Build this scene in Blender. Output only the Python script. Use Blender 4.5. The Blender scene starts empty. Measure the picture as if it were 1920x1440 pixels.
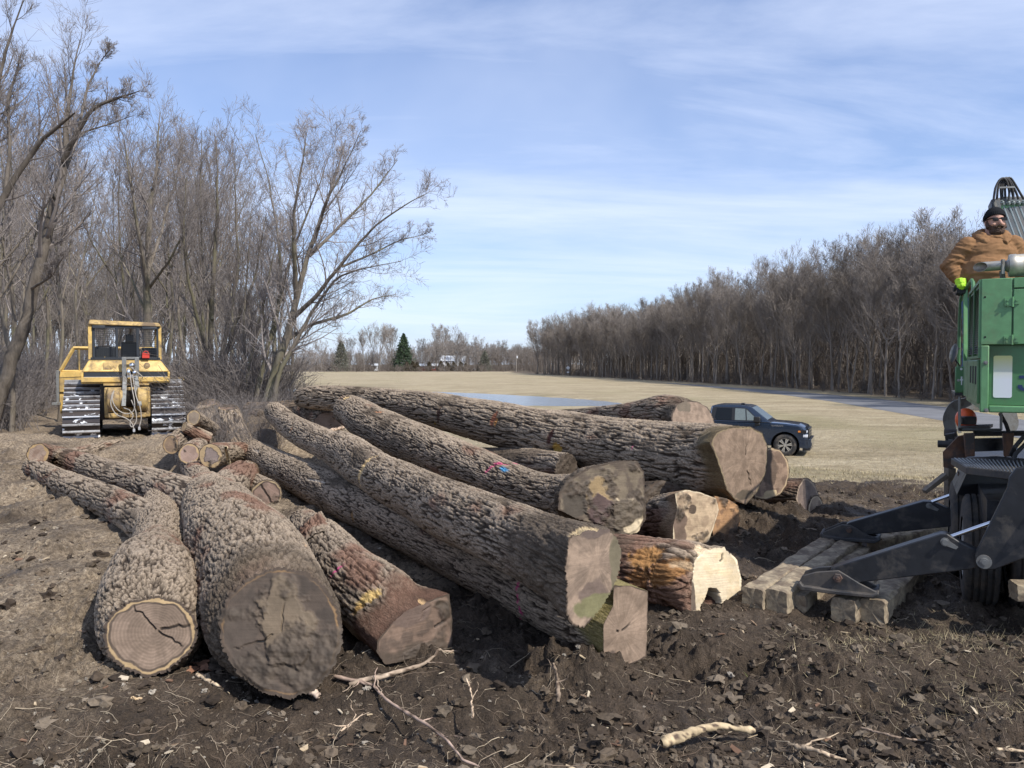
import bpy, math, random
import numpy as np
from mathutils import Vector, Matrix
R = math.radians
sc = bpy.context.scene
COL = sc.collection
rng = np.random.default_rng(7)
random.seed(7)

# ------------------------------------------------------------------ camera geometry (also used to survey the place)
FPX = 1440.0
CAMZ = 2.1
PITCH = math.atan((720 - 682) / FPX)
CAM = np.array([0.0, 0.0, CAMZ])

def ray(px, py):
    vx = (px - 960) / FPX; vz = -(py - 720) / FPX
    c, s = math.cos(PITCH), math.sin(PITCH)
    return np.array([vx, c + s * vz, -s + c * vz])

def P(px, py, d):                       # world point seen at pixel, at world depth y = d
    r = ray(px, py)
    return CAM + r * (d / r[1])

def PZ(px, py, z):                      # world point seen at pixel on the level z
    r = ray(px, py)
    return CAM + r * ((z - CAMZ) / r[2])

def PL(px, py, pt, n):                  # world point on a plane
    r = ray(px, py); n = np.asarray(n, float); pt = np.asarray(pt, float)
    t = np.dot(pt - CAM, n) / np.dot(r, n)
    return CAM + r * t

def nrm(v):
    v = np.asarray(v, float)
    return v / (np.linalg.norm(v, axis=-1, keepdims=True) + 1e-12)

def sstep(a, b, x):
    t = np.clip((x - a) / (b - a), 0, 1)
    return t * t * (3 - 2 * t)

# ------------------------------------------------------------------ noise
def _hash(ix, iy, iz, seed):
    h = (ix.astype(np.uint32) * np.uint32(374761393)) ^ (iy.astype(np.uint32) * np.uint32(668265263)) ^ (iz.astype(np.uint32) * np.uint32(2147483647 - 17)) ^ np.uint32((seed * 1274126177) & 0xffffffff)
    h ^= h >> np.uint32(13); h *= np.uint32(1274126177); h ^= h >> np.uint32(16); h *= np.uint32(2246822519); h ^= h >> np.uint32(13)
    return h
_G = np.array([[1,1,0],[-1,1,0],[1,-1,0],[-1,-1,0],[1,0,1],[-1,0,1],[1,0,-1],[-1,0,-1],[0,1,1],[0,-1,1],[0,1,-1],[0,-1,-1],[1,1,0],[-1,1,0],[0,-1,1],[0,-1,-1]], float)

def perlin(p, seed=0):
    p = np.asarray(p, float)
    i = np.floor(p).astype(np.int64); f = p - i
    u = f * f * f * (f * (f * 6 - 15) + 10)
    out = 0
    vals = []
    for dx in (0, 1):
        for dy in (0, 1):
            for dz in (0, 1):
                h = _hash(i[..., 0] + dx, i[..., 1] + dy, i[..., 2] + dz, seed) & np.uint32(15)
                g = _G[h]
                vals.append(g[..., 0] * (f[..., 0] - dx) + g[..., 1] * (f[..., 1] - dy) + g[..., 2] * (f[..., 2] - dz))
    ux, uy, uz = u[..., 0], u[..., 1], u[..., 2]
    l = lambda a, b, t: a + (b - a) * t
    return l(l(l(vals[0], vals[1], uz), l(vals[2], vals[3], uz), uy), l(l(vals[4], vals[5], uz), l(vals[6], vals[7], uz), uy), ux)

def fbm(p, octs=4, seed=0, gain=.5, lac=2.03):
    a = 1; s = 0; t = 0; p = np.asarray(p, float)
    for o in range(octs):
        s = s + a * perlin(p, seed + o * 11); t += a; a *= gain; p = p * lac + 3.7
    return s / t

def p2(x, y, sx, sy=None, z=0.0):
    sy = sx if sy is None else sy
    return np.stack([x * sx, y * sy, np.zeros_like(x) + z], -1)

# ------------------------------------------------------------------ mesh + object helpers
def mesh(name, V, faces, smooth=True, cols=None, vecs=None, mats=None, fmat=None):
    """V (N,3); faces: list of int arrays (M,k)"""
    me = bpy.data.meshes.new(name)
    V = np.asarray(V, np.float32)
    if not isinstance(faces, list): faces = [faces]
    faces = [np.asarray(f, np.int32) for f in faces if len(f)]
    me.vertices.add(len(V)); me.vertices.foreach_set('co', V.ravel())
    tot = sum(f.size for f in faces); n = sum(len(f) for f in faces)
    me.loops.add(tot); me.polygons.add(n)
    me.loops.foreach_set('vertex_index', np.concatenate([f.ravel() for f in faces]))
    starts = []; c = 0
    for f in faces:
        starts.append(c + np.arange(len(f)) * f.shape[1]); c += f.size
    me.polygons.foreach_set('loop_start', np.concatenate(starts).astype(np.int32))
    me.polygons.foreach_set('use_smooth', np.full(n, bool(smooth)))
    if fmat is not None: me.polygons.foreach_set('material_index', np.asarray(fmat, np.int32))
    me.update(calc_edges=True)
    if cols is not None:
        a = me.color_attributes.new('Col', 'FLOAT_COLOR', 'POINT')
        cc = np.ones((len(V), 4), np.float32); cc[:, :cols.shape[1]] = cols
        a.data.foreach_set('color', cc.ravel())
    if vecs is not None:
        a = me.attributes.new('bk', 'FLOAT_VECTOR', 'POINT')
        a.data.foreach_set('vector', np.asarray(vecs, np.float32).ravel())
    return me

def obj(name, me, mat=None, parent=None):
    o = bpy.data.objects.new(name, me); COL.objects.link(o)
    if mat is not None and me is not None and len(me.materials) == 0:
        for m in (mat if isinstance(mat, (list, tuple)) else [mat]): me.materials.append(m)
    if parent is not None: o.parent = parent
    return o

def tag(o, label=None, cat=None, group=None, kind=None):
    if label: o['label'] = label
    if cat: o['category'] = cat
    if group: o['group'] = group
    if kind: o['kind'] = kind
    return o

def empty(name, loc=(0, 0, 0), rz=0.0, label=None, cat=None, group=None):
    o = bpy.data.objects.new(name, None); COL.objects.link(o)
    o.location = [float(c) for c in loc]; o.rotation_euler = (0, 0, rz); o.empty_display_size = .2
    return tag(o, label, cat, group)

class MB:
    """collects simple solids and builds ONE mesh"""
    def __init__(s): s.v = []; s.f = {3: [], 4: []}; s.n = 0; s.ng = []
    def add(s, V, F):
        V = np.asarray(V, float)
        for f in F:
            if len(f) in (3, 4): s.f[len(f)].append([i + s.n for i in f])
            else: s.ng.append([i + s.n for i in f])
        s.v.append(V); s.n += len(V); return s
    def box(s, x0, x1, y0, y1, z0, z1, M=None):
        V = np.array([[x, y, z] for x in (x0, x1) for y in (y0, y1) for z in (z0, z1)], float)
        if M is not None: V = M(V)
        return s.add(V, [(0,1,3,2),(4,6,7,5),(0,4,5,1),(2,3,7,6),(0,2,6,4),(1,5,7,3)])
    def prism(s, pts, ext):             # pts: planar 3D outline; ext: extrusion vector
        pts = np.asarray(pts, float); n = len(pts); ext = np.asarray(ext, float)
        V = np.vstack([pts, pts + ext])
        nn = np.zeros(3)
        for i in range(n): nn += np.cross(pts[i], pts[(i + 1) % n])
        flip = np.dot(nn, ext) > 0
        a = list(range(n)); b = [i + n for i in range(n)]
        F = [a[::-1] if flip else a, b if flip else b[::-1]]
        for i in range(n):
            j = (i + 1) % n
            F.append((i, j, j + n, i + n) if flip else (j, i, i + n, j + n))
        return s.add(V, F)
    def tube(s, pts, r, n=8, cap=True):
        pts = np.asarray(pts, float); K = len(pts)
        r = np.broadcast_to(np.asarray(r, float), (K,))
        t = np.gradient(pts, axis=0); t = nrm(t)
        ref = np.array([0, 0, 1.0]) if abs(t[0, 2]) < .9 else np.array([1.0, 0, 0])
        V = []; a = nrm(np.cross(t[0], ref))
        for k in range(K):
            a = nrm(a - t[k] * np.dot(a, t[k])); b = np.cross(t[k], a)
            th = np.arange(n) * 2 * math.pi / n
            V.append(pts[k] + r[k] * (np.cos(th)[:, None] * a + np.sin(th)[:, None] * b))
        F = []
        for k in range(K - 1):
            for i in range(n):
                j = (i + 1) % n
                F.append((k * n + i, k * n + j, (k + 1) * n + j, (k + 1) * n + i))
        if cap: F.append(list(range(n))[::-1]); F.append([(K - 1) * n + i for i in range(n)])
        return s.add(np.vstack(V), F)
    def lathe(s, c, axis, prof, n=24, cap=True):  # prof: list of (h along axis, r)
        axis = nrm(axis); ref = np.array([0, 0, 1.0]) if abs(axis[2]) < .9 else np.array([1.0, 0, 0])
        a = nrm(np.cross(axis, ref)); b = np.cross(axis, a); c = np.asarray(c, float)
        th = np.arange(n) * 2 * math.pi / n; V = []
        for h, r in prof: V.append(c + axis * h + max(r, 1e-4) * (np.cos(th)[:, None] * a + np.sin(th)[:, None] * b))
        F = []; K = len(prof)
        for k in range(K - 1):
            for i in range(n):
                j = (i + 1) % n; F.append((k * n + i, k * n + j, (k + 1) * n + j, (k + 1) * n + i))
        if cap: F.append(list(range(n))[::-1]); F.append([(K - 1) * n + i for i in range(n)])
        return s.add(np.vstack(V), F)
    def ell(s, c, rx, ry, rz, n=16, m=10, M=None):
        V = []; F = []
        for i in range(m + 1):
            ph = math.pi * i / m
            for j in range(n):
                th = 2 * math.pi * j / n
                V.append([rx * math.sin(ph) * math.cos(th), ry * math.sin(ph) * math.sin(th), -rz * math.cos(ph)])
        V = np.array(V)
        if M is not None: V = V @ np.array(M).T
        V = V + np.asarray(c, float)
        for i in range(m):
            for j in range(n):
                k = (j + 1) % n; F.append((i * n + j, i * n + k, (i + 1) * n + k, (i + 1) * n + j))
        return s.add(V, F)
    def build(s, name, mat, parent=None, smooth=False, bevel=0.0, seg=2, auto=None):
        me = bpy.data.meshes.new(name)
        V = np.vstack(s.v)
        me.from_pydata(V.tolist(), [], [list(f) for f in s.f[3] + s.f[4] + s.ng])
        me.update()
        if smooth:
            me.polygons.foreach_set('use_smooth', np.full(len(me.polygons), True))
            me.set_sharp_from_angle(angle=R(auto or 40))
        o = obj(name, me, mat, parent)
        if bevel:
            b = o.modifiers.new('bevel', 'BEVEL'); b.width = bevel; b.segments = seg; b.limit_method = 'ANGLE'; b.angle_limit = R(35)
            me.polygons.foreach_set('use_smooth', np.full(len(me.polygons), True))
            me.set_sharp_from_angle(angle=R(40)); b.harden_normals = False
        return o

def rot(ax, deg):
    return np.array(Matrix.Rotation(R(deg), 3, ax))

# ------------------------------------------------------------------ materials
def newmat(name):
    m = bpy.data.materials.new(name); m.use_nodes = True
    nt = m.node_tree; nt.nodes.clear()
    out = nt.nodes.new('ShaderNodeOutputMaterial'); b = nt.nodes.new('ShaderNodeBsdfPrincipled')
    nt.links.new(b.outputs[0], out.inputs[0])
    return m, nt, b

def node(nt, t, **kw):
    n = nt.nodes.new(t)
    for k, v in kw.items():
        if k.startswith('i_'):
            key = k[2:]; n.inputs[int(key) if key.isdigit() else key.replace('_', ' ')].default_value = v
        else: setattr(n, k, v)
    return n

def noise(nt, vec, scale, detail=4, rough=.6, dist=0.0):
    n = node(nt, 'ShaderNodeTexNoise'); n.inputs['Scale'].default_value = scale; n.inputs['Detail'].default_value = detail
    n.inputs['Roughness'].default_value = rough; n.inputs['Distortion'].default_value = dist
    if vec is not None: nt.links.new(vec, n.inputs['Vector'])
    return n.outputs[0]

def ramp(nt, fac, stops):
    r = node(nt, 'ShaderNodeValToRGB'); e = r.color_ramp.elements
    e[0].position, e[0].color = stops[0][0], (*stops[0][1], 1) if len(stops[0][1]) == 3 else stops[0][1]
    e[1].position, e[1].color = stops[-1][0], (*stops[-1][1], 1)
    for p, c in stops[1:-1]:
        x = e.new(p); x.color = (*c, 1)
    nt.links.new(fac, r.inputs[0]); return r.outputs[0]

def mix(nt, fac, a, b, mode='MIX'):
    m = node(nt, 'ShaderNodeMix', data_type='RGBA', blend_type=mode)
    for sock, v in ((m.inputs[0], fac), (m.inputs[6], a), (m.inputs[7], b)):
        if hasattr(v, 'is_linked') or isinstance(v, bpy.types.NodeSocket): nt.links.new(v, sock)
        elif isinstance(v, (int, float)): sock.default_value = v
        else: sock.default_value = (*v[:3], 1)
    return m.outputs[2]

def bump(nt, b, h, strength=.3, dist=.02):
    n = node(nt, 'ShaderNodeBump'); n.inputs['Strength'].default_value = strength; n.inputs['Distance'].default_value = dist
    nt.links.new(h, n.inputs['Height']); nt.links.new(n.outputs[0], b.inputs['Normal']); return n

def g3(v): return (v, v, v)

def mat_attr(name, rough=.9, nscale=60, var=.35, bs=.4, bd=.01, spec=.25, coord='bk'):
    m, nt, b = newmat(name)
    a = node(nt, 'ShaderNodeAttribute', attribute_name='Col')
    if coord == 'bk': vec = node(nt, 'ShaderNodeAttribute', attribute_name='bk').outputs['Vector']
    else: vec = node(nt, 'ShaderNodeTexCoord').outputs['Object']
    n = noise(nt, vec, nscale, 6, .65)
    k = ramp(nt, n, [(.25, g3(1 - var)), (.75, g3(1 + var))])
    nt.links.new(mix(nt, 1.0, a.outputs['Color'], k, 'MULTIPLY'), b.inputs['Base Color'])
    b.inputs['Roughness'].default_value = rough; b.inputs['Specular IOR Level'].default_value = spec
    bump(nt, b, n, bs, bd)
    return m

def mat_plain(name, c, rough=.6, metal=0.0, dirt=None, dscale=6, dlo=.45, dhi=.65, var=.12, vscale=15, bs=.05, bd=.005, spec=.5, coat=0.0):
    m, nt, b = newmat(name)
    vec = node(nt, 'ShaderNodeTexCoord').outputs['Object']
    n1 = noise(nt, vec, vscale, 5, .6)
    k = ramp(nt, n1, [(.3, g3(1 - var)), (.7, g3(1 + var))])
    col = mix(nt, 1.0, c, k, 'MULTIPLY')
    b.inputs['Roughness'].default_value = rough
    if dirt is not None:
        n2 = noise(nt, vec, dscale, 7, .7, .3)
        f = ramp(nt, n2, [(dlo, g3(0)), (dhi, g3(1))])
        col = mix(nt, f, col, dirt)
        rr = node(nt, 'ShaderNodeMapRange'); rr.inputs[3].default_value = rough; rr.inputs[4].default_value = .9
        nt.links.new(f, rr.inputs[0]); nt.links.new(rr.outputs[0], b.inputs['Roughness'])
    nt.links.new(col, b.inputs['Base Color'])
    b.inputs['Metallic'].default_value = metal; b.inputs['Specular IOR Level'].default_value = spec
    if coat: b.inputs['Coat Weight'].default_value = coat; b.inputs['Coat Roughness'].default_value = .05
    if bs: bump(nt, b, n1, bs, bd)
    return m

# ------------------------------------------------------------------ camera, sky, sun
cd = bpy.data.cameras.new('camera'); cam = bpy.data.objects.new('camera', cd); COL.objects.link(cam)
cam.location = (0, 0, CAMZ); cam.rotation_euler = (math.pi / 2 - PITCH, 0, 0)
cd.sensor_width = 36; cd.lens = 36 * FPX / 1920; cd.clip_start = .1; cd.clip_end = 6000
sc.camera = cam
SUN_AZ = R(48)                          # from behind the camera (-Y) towards +X
SUN_EL = R(46)
tosun = Vector((math.sin(SUN_AZ) * math.cos(SUN_EL), -math.cos(SUN_AZ) * math.cos(SUN_EL), math.sin(SUN_EL)))
sl = bpy.data.lights.new('sun', 'SUN'); sl.energy = 4.2; sl.angle = R(.6); sl.color = (1.0, .955, .88)
so = bpy.data.objects.new('sun', sl); COL.objects.link(so); so.rotation_euler = tosun.to_track_quat('Z', 'Y').to_euler()
w = bpy.data.worlds.new('World'); sc.world = w; w.use_nodes = True
nt = w.node_tree; nt.nodes.clear()
wo = nt.nodes.new('ShaderNodeOutputWorld'); bg = nt.nodes.new('ShaderNodeBackground'); nt.links.new(bg.outputs[0], wo.inputs[0])
sky = node(nt, 'ShaderNodeTexSky', sky_type='NISHITA'); sky.sun_disc = False
sky.sun_elevation = SUN_EL; sky.sun_rotation = math.atan2(tosun.x, tosun.y); sky.altitude = 200; sky.air_density = 1.0; sky.dust_density = 1.2; sky.ozone_density = 2.0
tc = node(nt, 'ShaderNodeTexCoord')
sep = node(nt, 'ShaderNodeSeparateXYZ'); nt.links.new(tc.outputs['Generated'], sep.inputs[0])
def M(op, a, b=None):
    n = node(nt, 'ShaderNodeMath', operation=op)
    for i, v in enumerate((a, b)):
        if v is None: continue
        if isinstance(v, (int, float)): n.inputs[i].default_value = v
        else: nt.links.new(v, n.inputs[i])
    return n.outputs[0]
den = M('ADD', M('MAXIMUM', sep.outputs[2], 0.0), .16)
cu = M('DIVIDE', sep.outputs[0], den); cv = M('DIVIDE', sep.outputs[1], den)
cmb = node(nt, 'ShaderNodeCombineXYZ'); nt.links.new(cu, cmb.inputs[0]); nt.links.new(cv, cmb.inputs[1])
mp = node(nt, 'ShaderNodeMapping'); mp.inputs['Rotation'].default_value = (0, 0, R(-22)); mp.inputs['Scale'].default_value = (.45, 1.5, 1); mp.inputs['Location'].default_value = (1.3, .4, 0)
nt.links.new(cmb.outputs[0], mp.inputs[0])
veil = noise(nt, cmb.outputs[0], .75, 5, .55, .4)
veil = ramp(nt, veil, [(.30, g3(.05)), (.66, g3(.85))])
st = noise(nt, mp.outputs[0], 1.1, 9, .6, .5)
st = ramp(nt, st, [(.42, g3(0)), (.72, g3(1))])
hz = ramp(nt, sep.outputs[2], [(0.0, g3(1.0)), (.42, g3(0.0))])
cl = mix(nt, 1.0, M('MULTIPLY', veil, .42), M('MULTIPLY', st, .62), 'SCREEN')
cl = mix(nt, 1.0, cl, M('MULTIPLY', hz, .42), 'SCREEN')
skyc = mix(nt, 1.0, sky.outputs[0], (.74, .95, 1.25), 'MULTIPLY')
colr = mix(nt, cl, skyc, (6.7, 7.35, 8.95))
nt.links.new(colr, bg.inputs[0]); bg.inputs[1].default_value = .112
sc.view_settings.view_transform = 'Standard'; sc.view_settings.look = 'None'; sc.view_settings.exposure = .35; sc.view_settings.gamma = 1
sc.cycles.max_bounces = 6; sc.cycles.diffuse_bounces = 3; sc.cycles.glossy_bounces = 3; sc.cycles.transmission_bounces = 6
# ------------------------------------------------------------------ the lie of the land
def in_poly(x, y, poly):
    poly = np.asarray(poly); ins = np.zeros(x.shape, bool); n = len(poly)
    for i in range(n):
        x1, y1 = poly[i]; x2, y2 = poly[(i + 1) % n]
        c = ((y1 > y) != (y2 > y)) & (x < (x2 - x1) * (y - y1) / (y2 - y1 + 1e-12) + x1)
        ins ^= c
    return ins

def dist_poly(x, y, poly, closed=True):
    poly = np.asarray(poly, float); d = np.full(x.shape, 1e9); n = len(poly)
    for i in range(n if closed else n - 1):
        a = poly[i]; b = poly[(i + 1) % n]; ab = b - a
        t = np.clip(((x - a[0]) * ab[0] + (y - a[1]) * ab[1]) / (ab @ ab + 1e-12), 0, 1)
        d = np.minimum(d, np.hypot(x - a[0] - t * ab[0], y - a[1] - t * ab[1]))
    return d

FIELD = -1.4
def smooth_poly(pp, k=4):
    pp = np.asarray(pp, float)
    for _ in range(k):
        q = np.roll(pp, -1, 0); pp = np.stack([.75 * pp + .25 * q, .25 * pp + .75 * q], 1).reshape(-1, 2)
    return pp
pond_px = [(430, 733.5), (520, 728.5), (595, 729.5), (700, 733), (805, 733.5), (900, 737), (1000, 742), (1100, 748), (1172, 755.5), (1150, 760), (1050, 761), (900, 762), (700, 765), (500, 757), (430, 748)]
POND = smooth_poly([PZ(a, b, FIELD - .12)[:2] for a, b in pond_px], 3)
road_b = [(1250, 718.6), (1300, 722.6), (1373, 729.8), (1463, 739), (1560, 752), (1655, 768), (1770, 788), (1920, 822), (2150, 885)]
road_t = [(1250, 717.6), (1300, 720.6), (1373, 726.2), (1463, 732), (1560, 739.5), (1655, 748), (1779, 763), (1920, 786), (2150, 828)]
ROADB = [PZ(a, b, FIELD)[:2] for a, b in road_b]; ROADT = [PZ(a, b, FIELD)[:2] for a, b in road_t]
ROAD = np.array(ROADB + ROADT[::-1])

def slope_s(x, y): return (x + 7) * .53 + (y - 22) * .85
def base_z(x, y):
    s = slope_s(x, y)
    ratio = x / np.maximum(y, 1)
    w2 = sstep(-.52, -.37, ratio); w2 = np.where(y > 110, np.maximum(w2, sstep(110, 200, y)), w2)
    z = FIELD * sstep(-1, 13, s) * w2
    z = z + .12 * sstep(12, 24, y) * (1 - w2) + .5 * sstep(13, 24, -x) * (1 - sstep(90, 160, y)) * (1 - w2)
    return z
MOUNDS = [(-3.9, 6.6, .14, .8), (-2.9, 7.5, .10, .9), (-5.0, 9.0, .16, 1.0), (2.2, 7.2, .12, .5), (2.0, 8.3, .12, .6), (3.3, 9.6, .15, .7), (-.7, 5.6, .07, .35), (.2, 5.2, .05, .5), (-9.5, 13.5, .25, 1.2), (-12, 17.5, .4, 1.4),
          (1.35, 6.2, .09, .35), (2.6, 10.6, .18, .9), (-6.2, 11.5, .12, .8), (-7.2, 17.6, .35, 1.4), (-5.5, 16.9, .45, 1.3), (-4.4, 18, .4, 1.6), (-3.0, 4.4, .06, .7), (1.9, 5.9, .05, .3), (-3.2, 4.9, .05, .6)]

def ground_z(x, y, fine=False):
    x = np.asarray(x, float); y = np.asarray(y, float)
    z = base_z(x, y)
    for mx, my, h, s in MOUNDS: z = z + h * np.exp(-((x - mx) ** 2 + (y - my) ** 2) / (2 * s * s))
    rr = np.hypot(x, y)
    mud = mud_mask(x, y)
    z = z + fbm(p2(x, y, .33), 3, 3) * .13 * (1 - .5 * sstep(20, 60, rr))
    d = dist_poly(x, y, POND); ins = in_poly(x, y, POND)
    z = z - .55 * np.where(ins, sstep(0, 2.5, d), 0) - .22 * np.where(ins, 1, 1 - sstep(0, 2.2, d))
    dr = dist_poly(x, y, ROAD); insr = in_poly(x, y, ROAD)
    k = np.where(insr, 1, 1 - sstep(0, 3, dr))
    z = z * (1 - k) + (FIELD - .05) * k
    if fine:
        near = 1 - sstep(16, 40, rr)
        n1 = fbm(p2(x, y, 2.6), 4, 21)
        cl = np.abs(fbm(p2(x, y, 8.5), 3, 31, .6)); cl2 = fbm(p2(x, y, 24), 3, 41, .6)
        fl = fbm(p2(x, y, .8), 2, 51)
        rough = .55 + .9 * sstep(-.15, .25, fl)
        # wheel and track ruts across the mud in the foreground
        q = (x * .96 + y * .28)
        zz = (n1 * .17 + fbm(p2(x, y, 1.15), 3, 23) * .14 * near + (cl * .10 - .012) + cl2 * .016) * rough
        rut = np.exp(-((y - 4.55 - .16 * x + .1 * np.sin(x * 1.3)) / .22) ** 2) + .8 * np.exp(-((y - 5.7 - .1 * x) / .2) ** 2) * sstep(1.5, 2.4, x)
        zz = zz * (1 - .55 * np.clip(rut, 0, 1)) - .085 * rut + .018 * np.sin((x + .1 * y) * 42) * np.clip(rut, 0, 1)
        z = z + zz * mud * near + (1 - mud) * (fbm(p2(x, y, 1.2), 3, 61) * .06 + cl2 * .02) * near * (1 - k)
    return z

def mud_mask(x, y):
    s = slope_s(x, y)
    n = fbm(p2(x, y, .35), 4, 77) * 5.5
    m = 1 - sstep(-2.2, .8, s + n * .8 + 1.6 * fbm(p2(x, y, 1.6), 3, 79))
    patch = np.exp(-((s - 5.5) / 2.2) ** 2) * sstep(3, 6, x) * sstep(.0, .18, fbm(p2(x, y, .55, 1.0), 4, 78) + .06)
    m = np.maximum(m, .8 * patch)
    left = 1 - sstep(-.48, -.38, x / np.maximum(y, 1)); left = left * (1 - sstep(60, 90, y))
    m = np.maximum(m, left * (1 - sstep(-1, 8, np.abs(x + 0.62 * y) - 4 - .25 * np.maximum(y - 20, 0) * 0)) * 1.0)
    m = np.maximum(m, left * .45)
    return np.clip(m, 0, 1)

def build_ground():
    ad = np.linspace(R(-44), R(44), 1000)
    ao = np.linspace(R(44), R(316), 90)[1:-1]
    ang = np.concatenate([ad, ao]); NA = len(ang)
    rr = np.concatenate([[.02, .6, 1.3, 2.1, 2.8], np.geomspace(3.4, 60, 800), np.geomspace(61, 3500, 90)])
    NR = len(rr)
    A, RR = np.meshgrid(ang, rr)
    x = np.sin(A) * RR; y = np.cos(A) * RR
    z = ground_z(x, y, True)
    V = np.stack([x, y, z], -1).reshape(-1, 3)
    i = np.arange(NR - 1)[:, None] * NA; j = np.arange(NA)[None, :]; j2 = (j + 1) % NA
    Fq = np.stack([i + j, i + j2, i + NA + j2, i + NA + j], -1).reshape(-1, 4)[:, ::-1]
    mud = mud_mask(x, y)
    # R: mud  G: dry pale soil  B: green tint / leaf litter
    dry = sstep(-.1, .25, fbm(p2(x, y, .55), 4, 90) + .42 * sstep(1.8, 3.6, -x) - .22 * sstep(-1.5, 1.2, x) + .12 * sstep(6, 9, y) - .4 * np.exp(-((y - 4.3) / .7) ** 2))
    dry = dry * (1 - .75 * sstep(-.5, 1.0, x) )
    for mx, my, h, s in MOUNDS[:3]: dry = np.maximum(dry, .95 * np.exp(-((x - mx) ** 2 + (y - my) ** 2) / (1.2 * s * s)))
    litter = sstep(14, 22, -x + .0 * y) * (1 - sstep(80, 140, y))
    fx_ = np.interp(y, [52, 60, 70, 84, 97, 112, 143, 168, 229, 262, 300], [39.7, 40, 39.9, 40.5, 40.4, 39.1, 33.8, 28, 15.9, 7.3, 0])
    litter = np.maximum(litter, sstep(-1.5, 1.5, x - fx_) * (y > 20) * sstep(40, 50, y))
    litter = np.maximum(litter, sstep(330, 350, y) * (1 - sstep(5, 20, x)))
    green = sstep(.08, .35, fbm(p2(x, y, .06, .1), 3, 95)) * .5 + .6 * np.exp(-((dist_poly(x, y, [PZ(1380, 770, FIELD)[:2], PZ(1500, 785, FIELD)[:2], PZ(1560, 800, FIELD)[:2]], False)) / 2.5) ** 2)
    cols = np.stack([mud, dry, np.clip(green, 0, 1), np.clip(litter, 0, 1)], -1).reshape(-1, 4)
    return mesh('ground', V, Fq, True, cols=cols)

def mat_ground():
    m, nt, b = newmat('soil_and_turf')
    geo = node(nt, 'ShaderNodeNewGeometry'); pos = geo.outputs['Position']
    a = node(nt, 'ShaderNodeAttribute', attribute_name='Col')
    sp = node(nt, 'ShaderNodeSeparateColor'); nt.links.new(a.outputs['Color'], sp.inputs[0])
    nA = noise(nt, pos, 3.0, 8, .68, .3); nB = noise(nt, pos, 22, 6, .7); nC = noise(nt, pos, 90, 3, .7); nL = noise(nt, pos, .8, 5, .6)
    mud = ramp(nt, nA, [(.3, (.042, .030, .020)), (.55, (.088, .063, .043)), (.75, (.16, .12, .085))])
    dry = ramp(nt, nB, [(.3, (.18, .132, .088)), (.55, (.34, .262, .18)), (.75, (.50, .405, .285))])
    dm = mix(nt, 1.0, sp.outputs[1], ramp(nt, nL, [(.33, g3(.15)), (.56, g3(1))]), 'MULTIPLY')
    soil = mix(nt, dm, mud, dry)
    soil = mix(nt, .8, soil, ramp(nt, nC, [(.3, g3(.45)), (.5, g3(1.0)), (.68, g3(1.5))]), 'MULTIPLY')
    soil = mix(nt, .7, soil, ramp(nt, nB, [(.32, g3(.5)), (.55, g3(1.1)), (.7, g3(1.3))]), 'MULTIPLY')
    vo = node(nt, 'ShaderNodeTexVoronoi'); vo.inputs['Scale'].default_value = 26; nt.links.new(pos, vo.inputs['Vector'])
    grit = ramp(nt, vo.outputs['Distance'], [(.06, g3(1)), (.15, g3(0))])
    gm = mix(nt, 1.0, grit, ramp(nt, nA, [(.5, g3(0)), (.6, g3(.8))]), 'MULTIPLY')
    soil = mix(nt, gm, soil, (.24, .19, .135))
    mp = node(nt, 'ShaderNodeMapping'); mp.inputs['Scale'].default_value = (.35, .9, 1); nt.links.new(pos, mp.inputs[0])
    g1 = noise(nt, mp.outputs[0], .45, 7, .62, .5); g2 = noise(nt, pos, 5, 8, .75)
    grass = ramp(nt, g1, [(.3, (.33, .262, .160)), (.5, (.45, .365, .232)), (.7, (.55, .455, .305))])
    g4 = noise(nt, mp.outputs[0], 2.2, 6, .7, .3); grass = mix(nt, .8, grass, ramp(nt, g2, [(.28, g3(.3)), (.6, g3(1.0)), (.75, g3(1.35))]), 'MULTIPLY')
    grass = mix(nt, .8, grass, ramp(nt, g4, [(.3, (.62, .60, .52)), (.55, g3(1.0)), (.72, g3(1.25))]), 'MULTIPLY')
    grass = mix(nt, mix(nt, 1.0, sp.outputs[2], ramp(nt, g2, [(.4, g3(0)), (.6, g3(.8))]), 'MULTIPLY'), grass, (.17, .175, .055))
    edge = mix(nt, 1.0, sp.outputs[0], ramp(nt, nB, [(.3, g3(-.25)), (.7, g3(.25))]), 'ADD')
    f = ramp(nt, edge, [(.38, g3(0)), (.62, g3(1))])
    col = mix(nt, f, grass, soil)
    lit = noise(nt, pos, 9, 8, .8)
    col = mix(nt, a.outputs['Alpha'], col, ramp(nt, lit, [(.3, (.06, .045, .03)), (.5, (.12, .09, .06)), (.7, (.22, .17, .12))]))
    nt.links.new(col, b.inputs['Base Color'])
    wet = ramp(nt, nL, [(.36, g3(.45)), (.5, g3(.92))])
    wm = mix(nt, f, g3(.95), mix(nt, dm, wet, g3(.95)))
    nt.links.new(wm, b.inputs['Roughness']); b.inputs['Specular IOR Level'].default_value = .3
    hb = mix(nt, .4, nB, nC)
    bump(nt, b, hb, 1.0, .07)
    return m

tag(obj('ground', build_ground(), mat_ground()), kind='structure')

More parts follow.
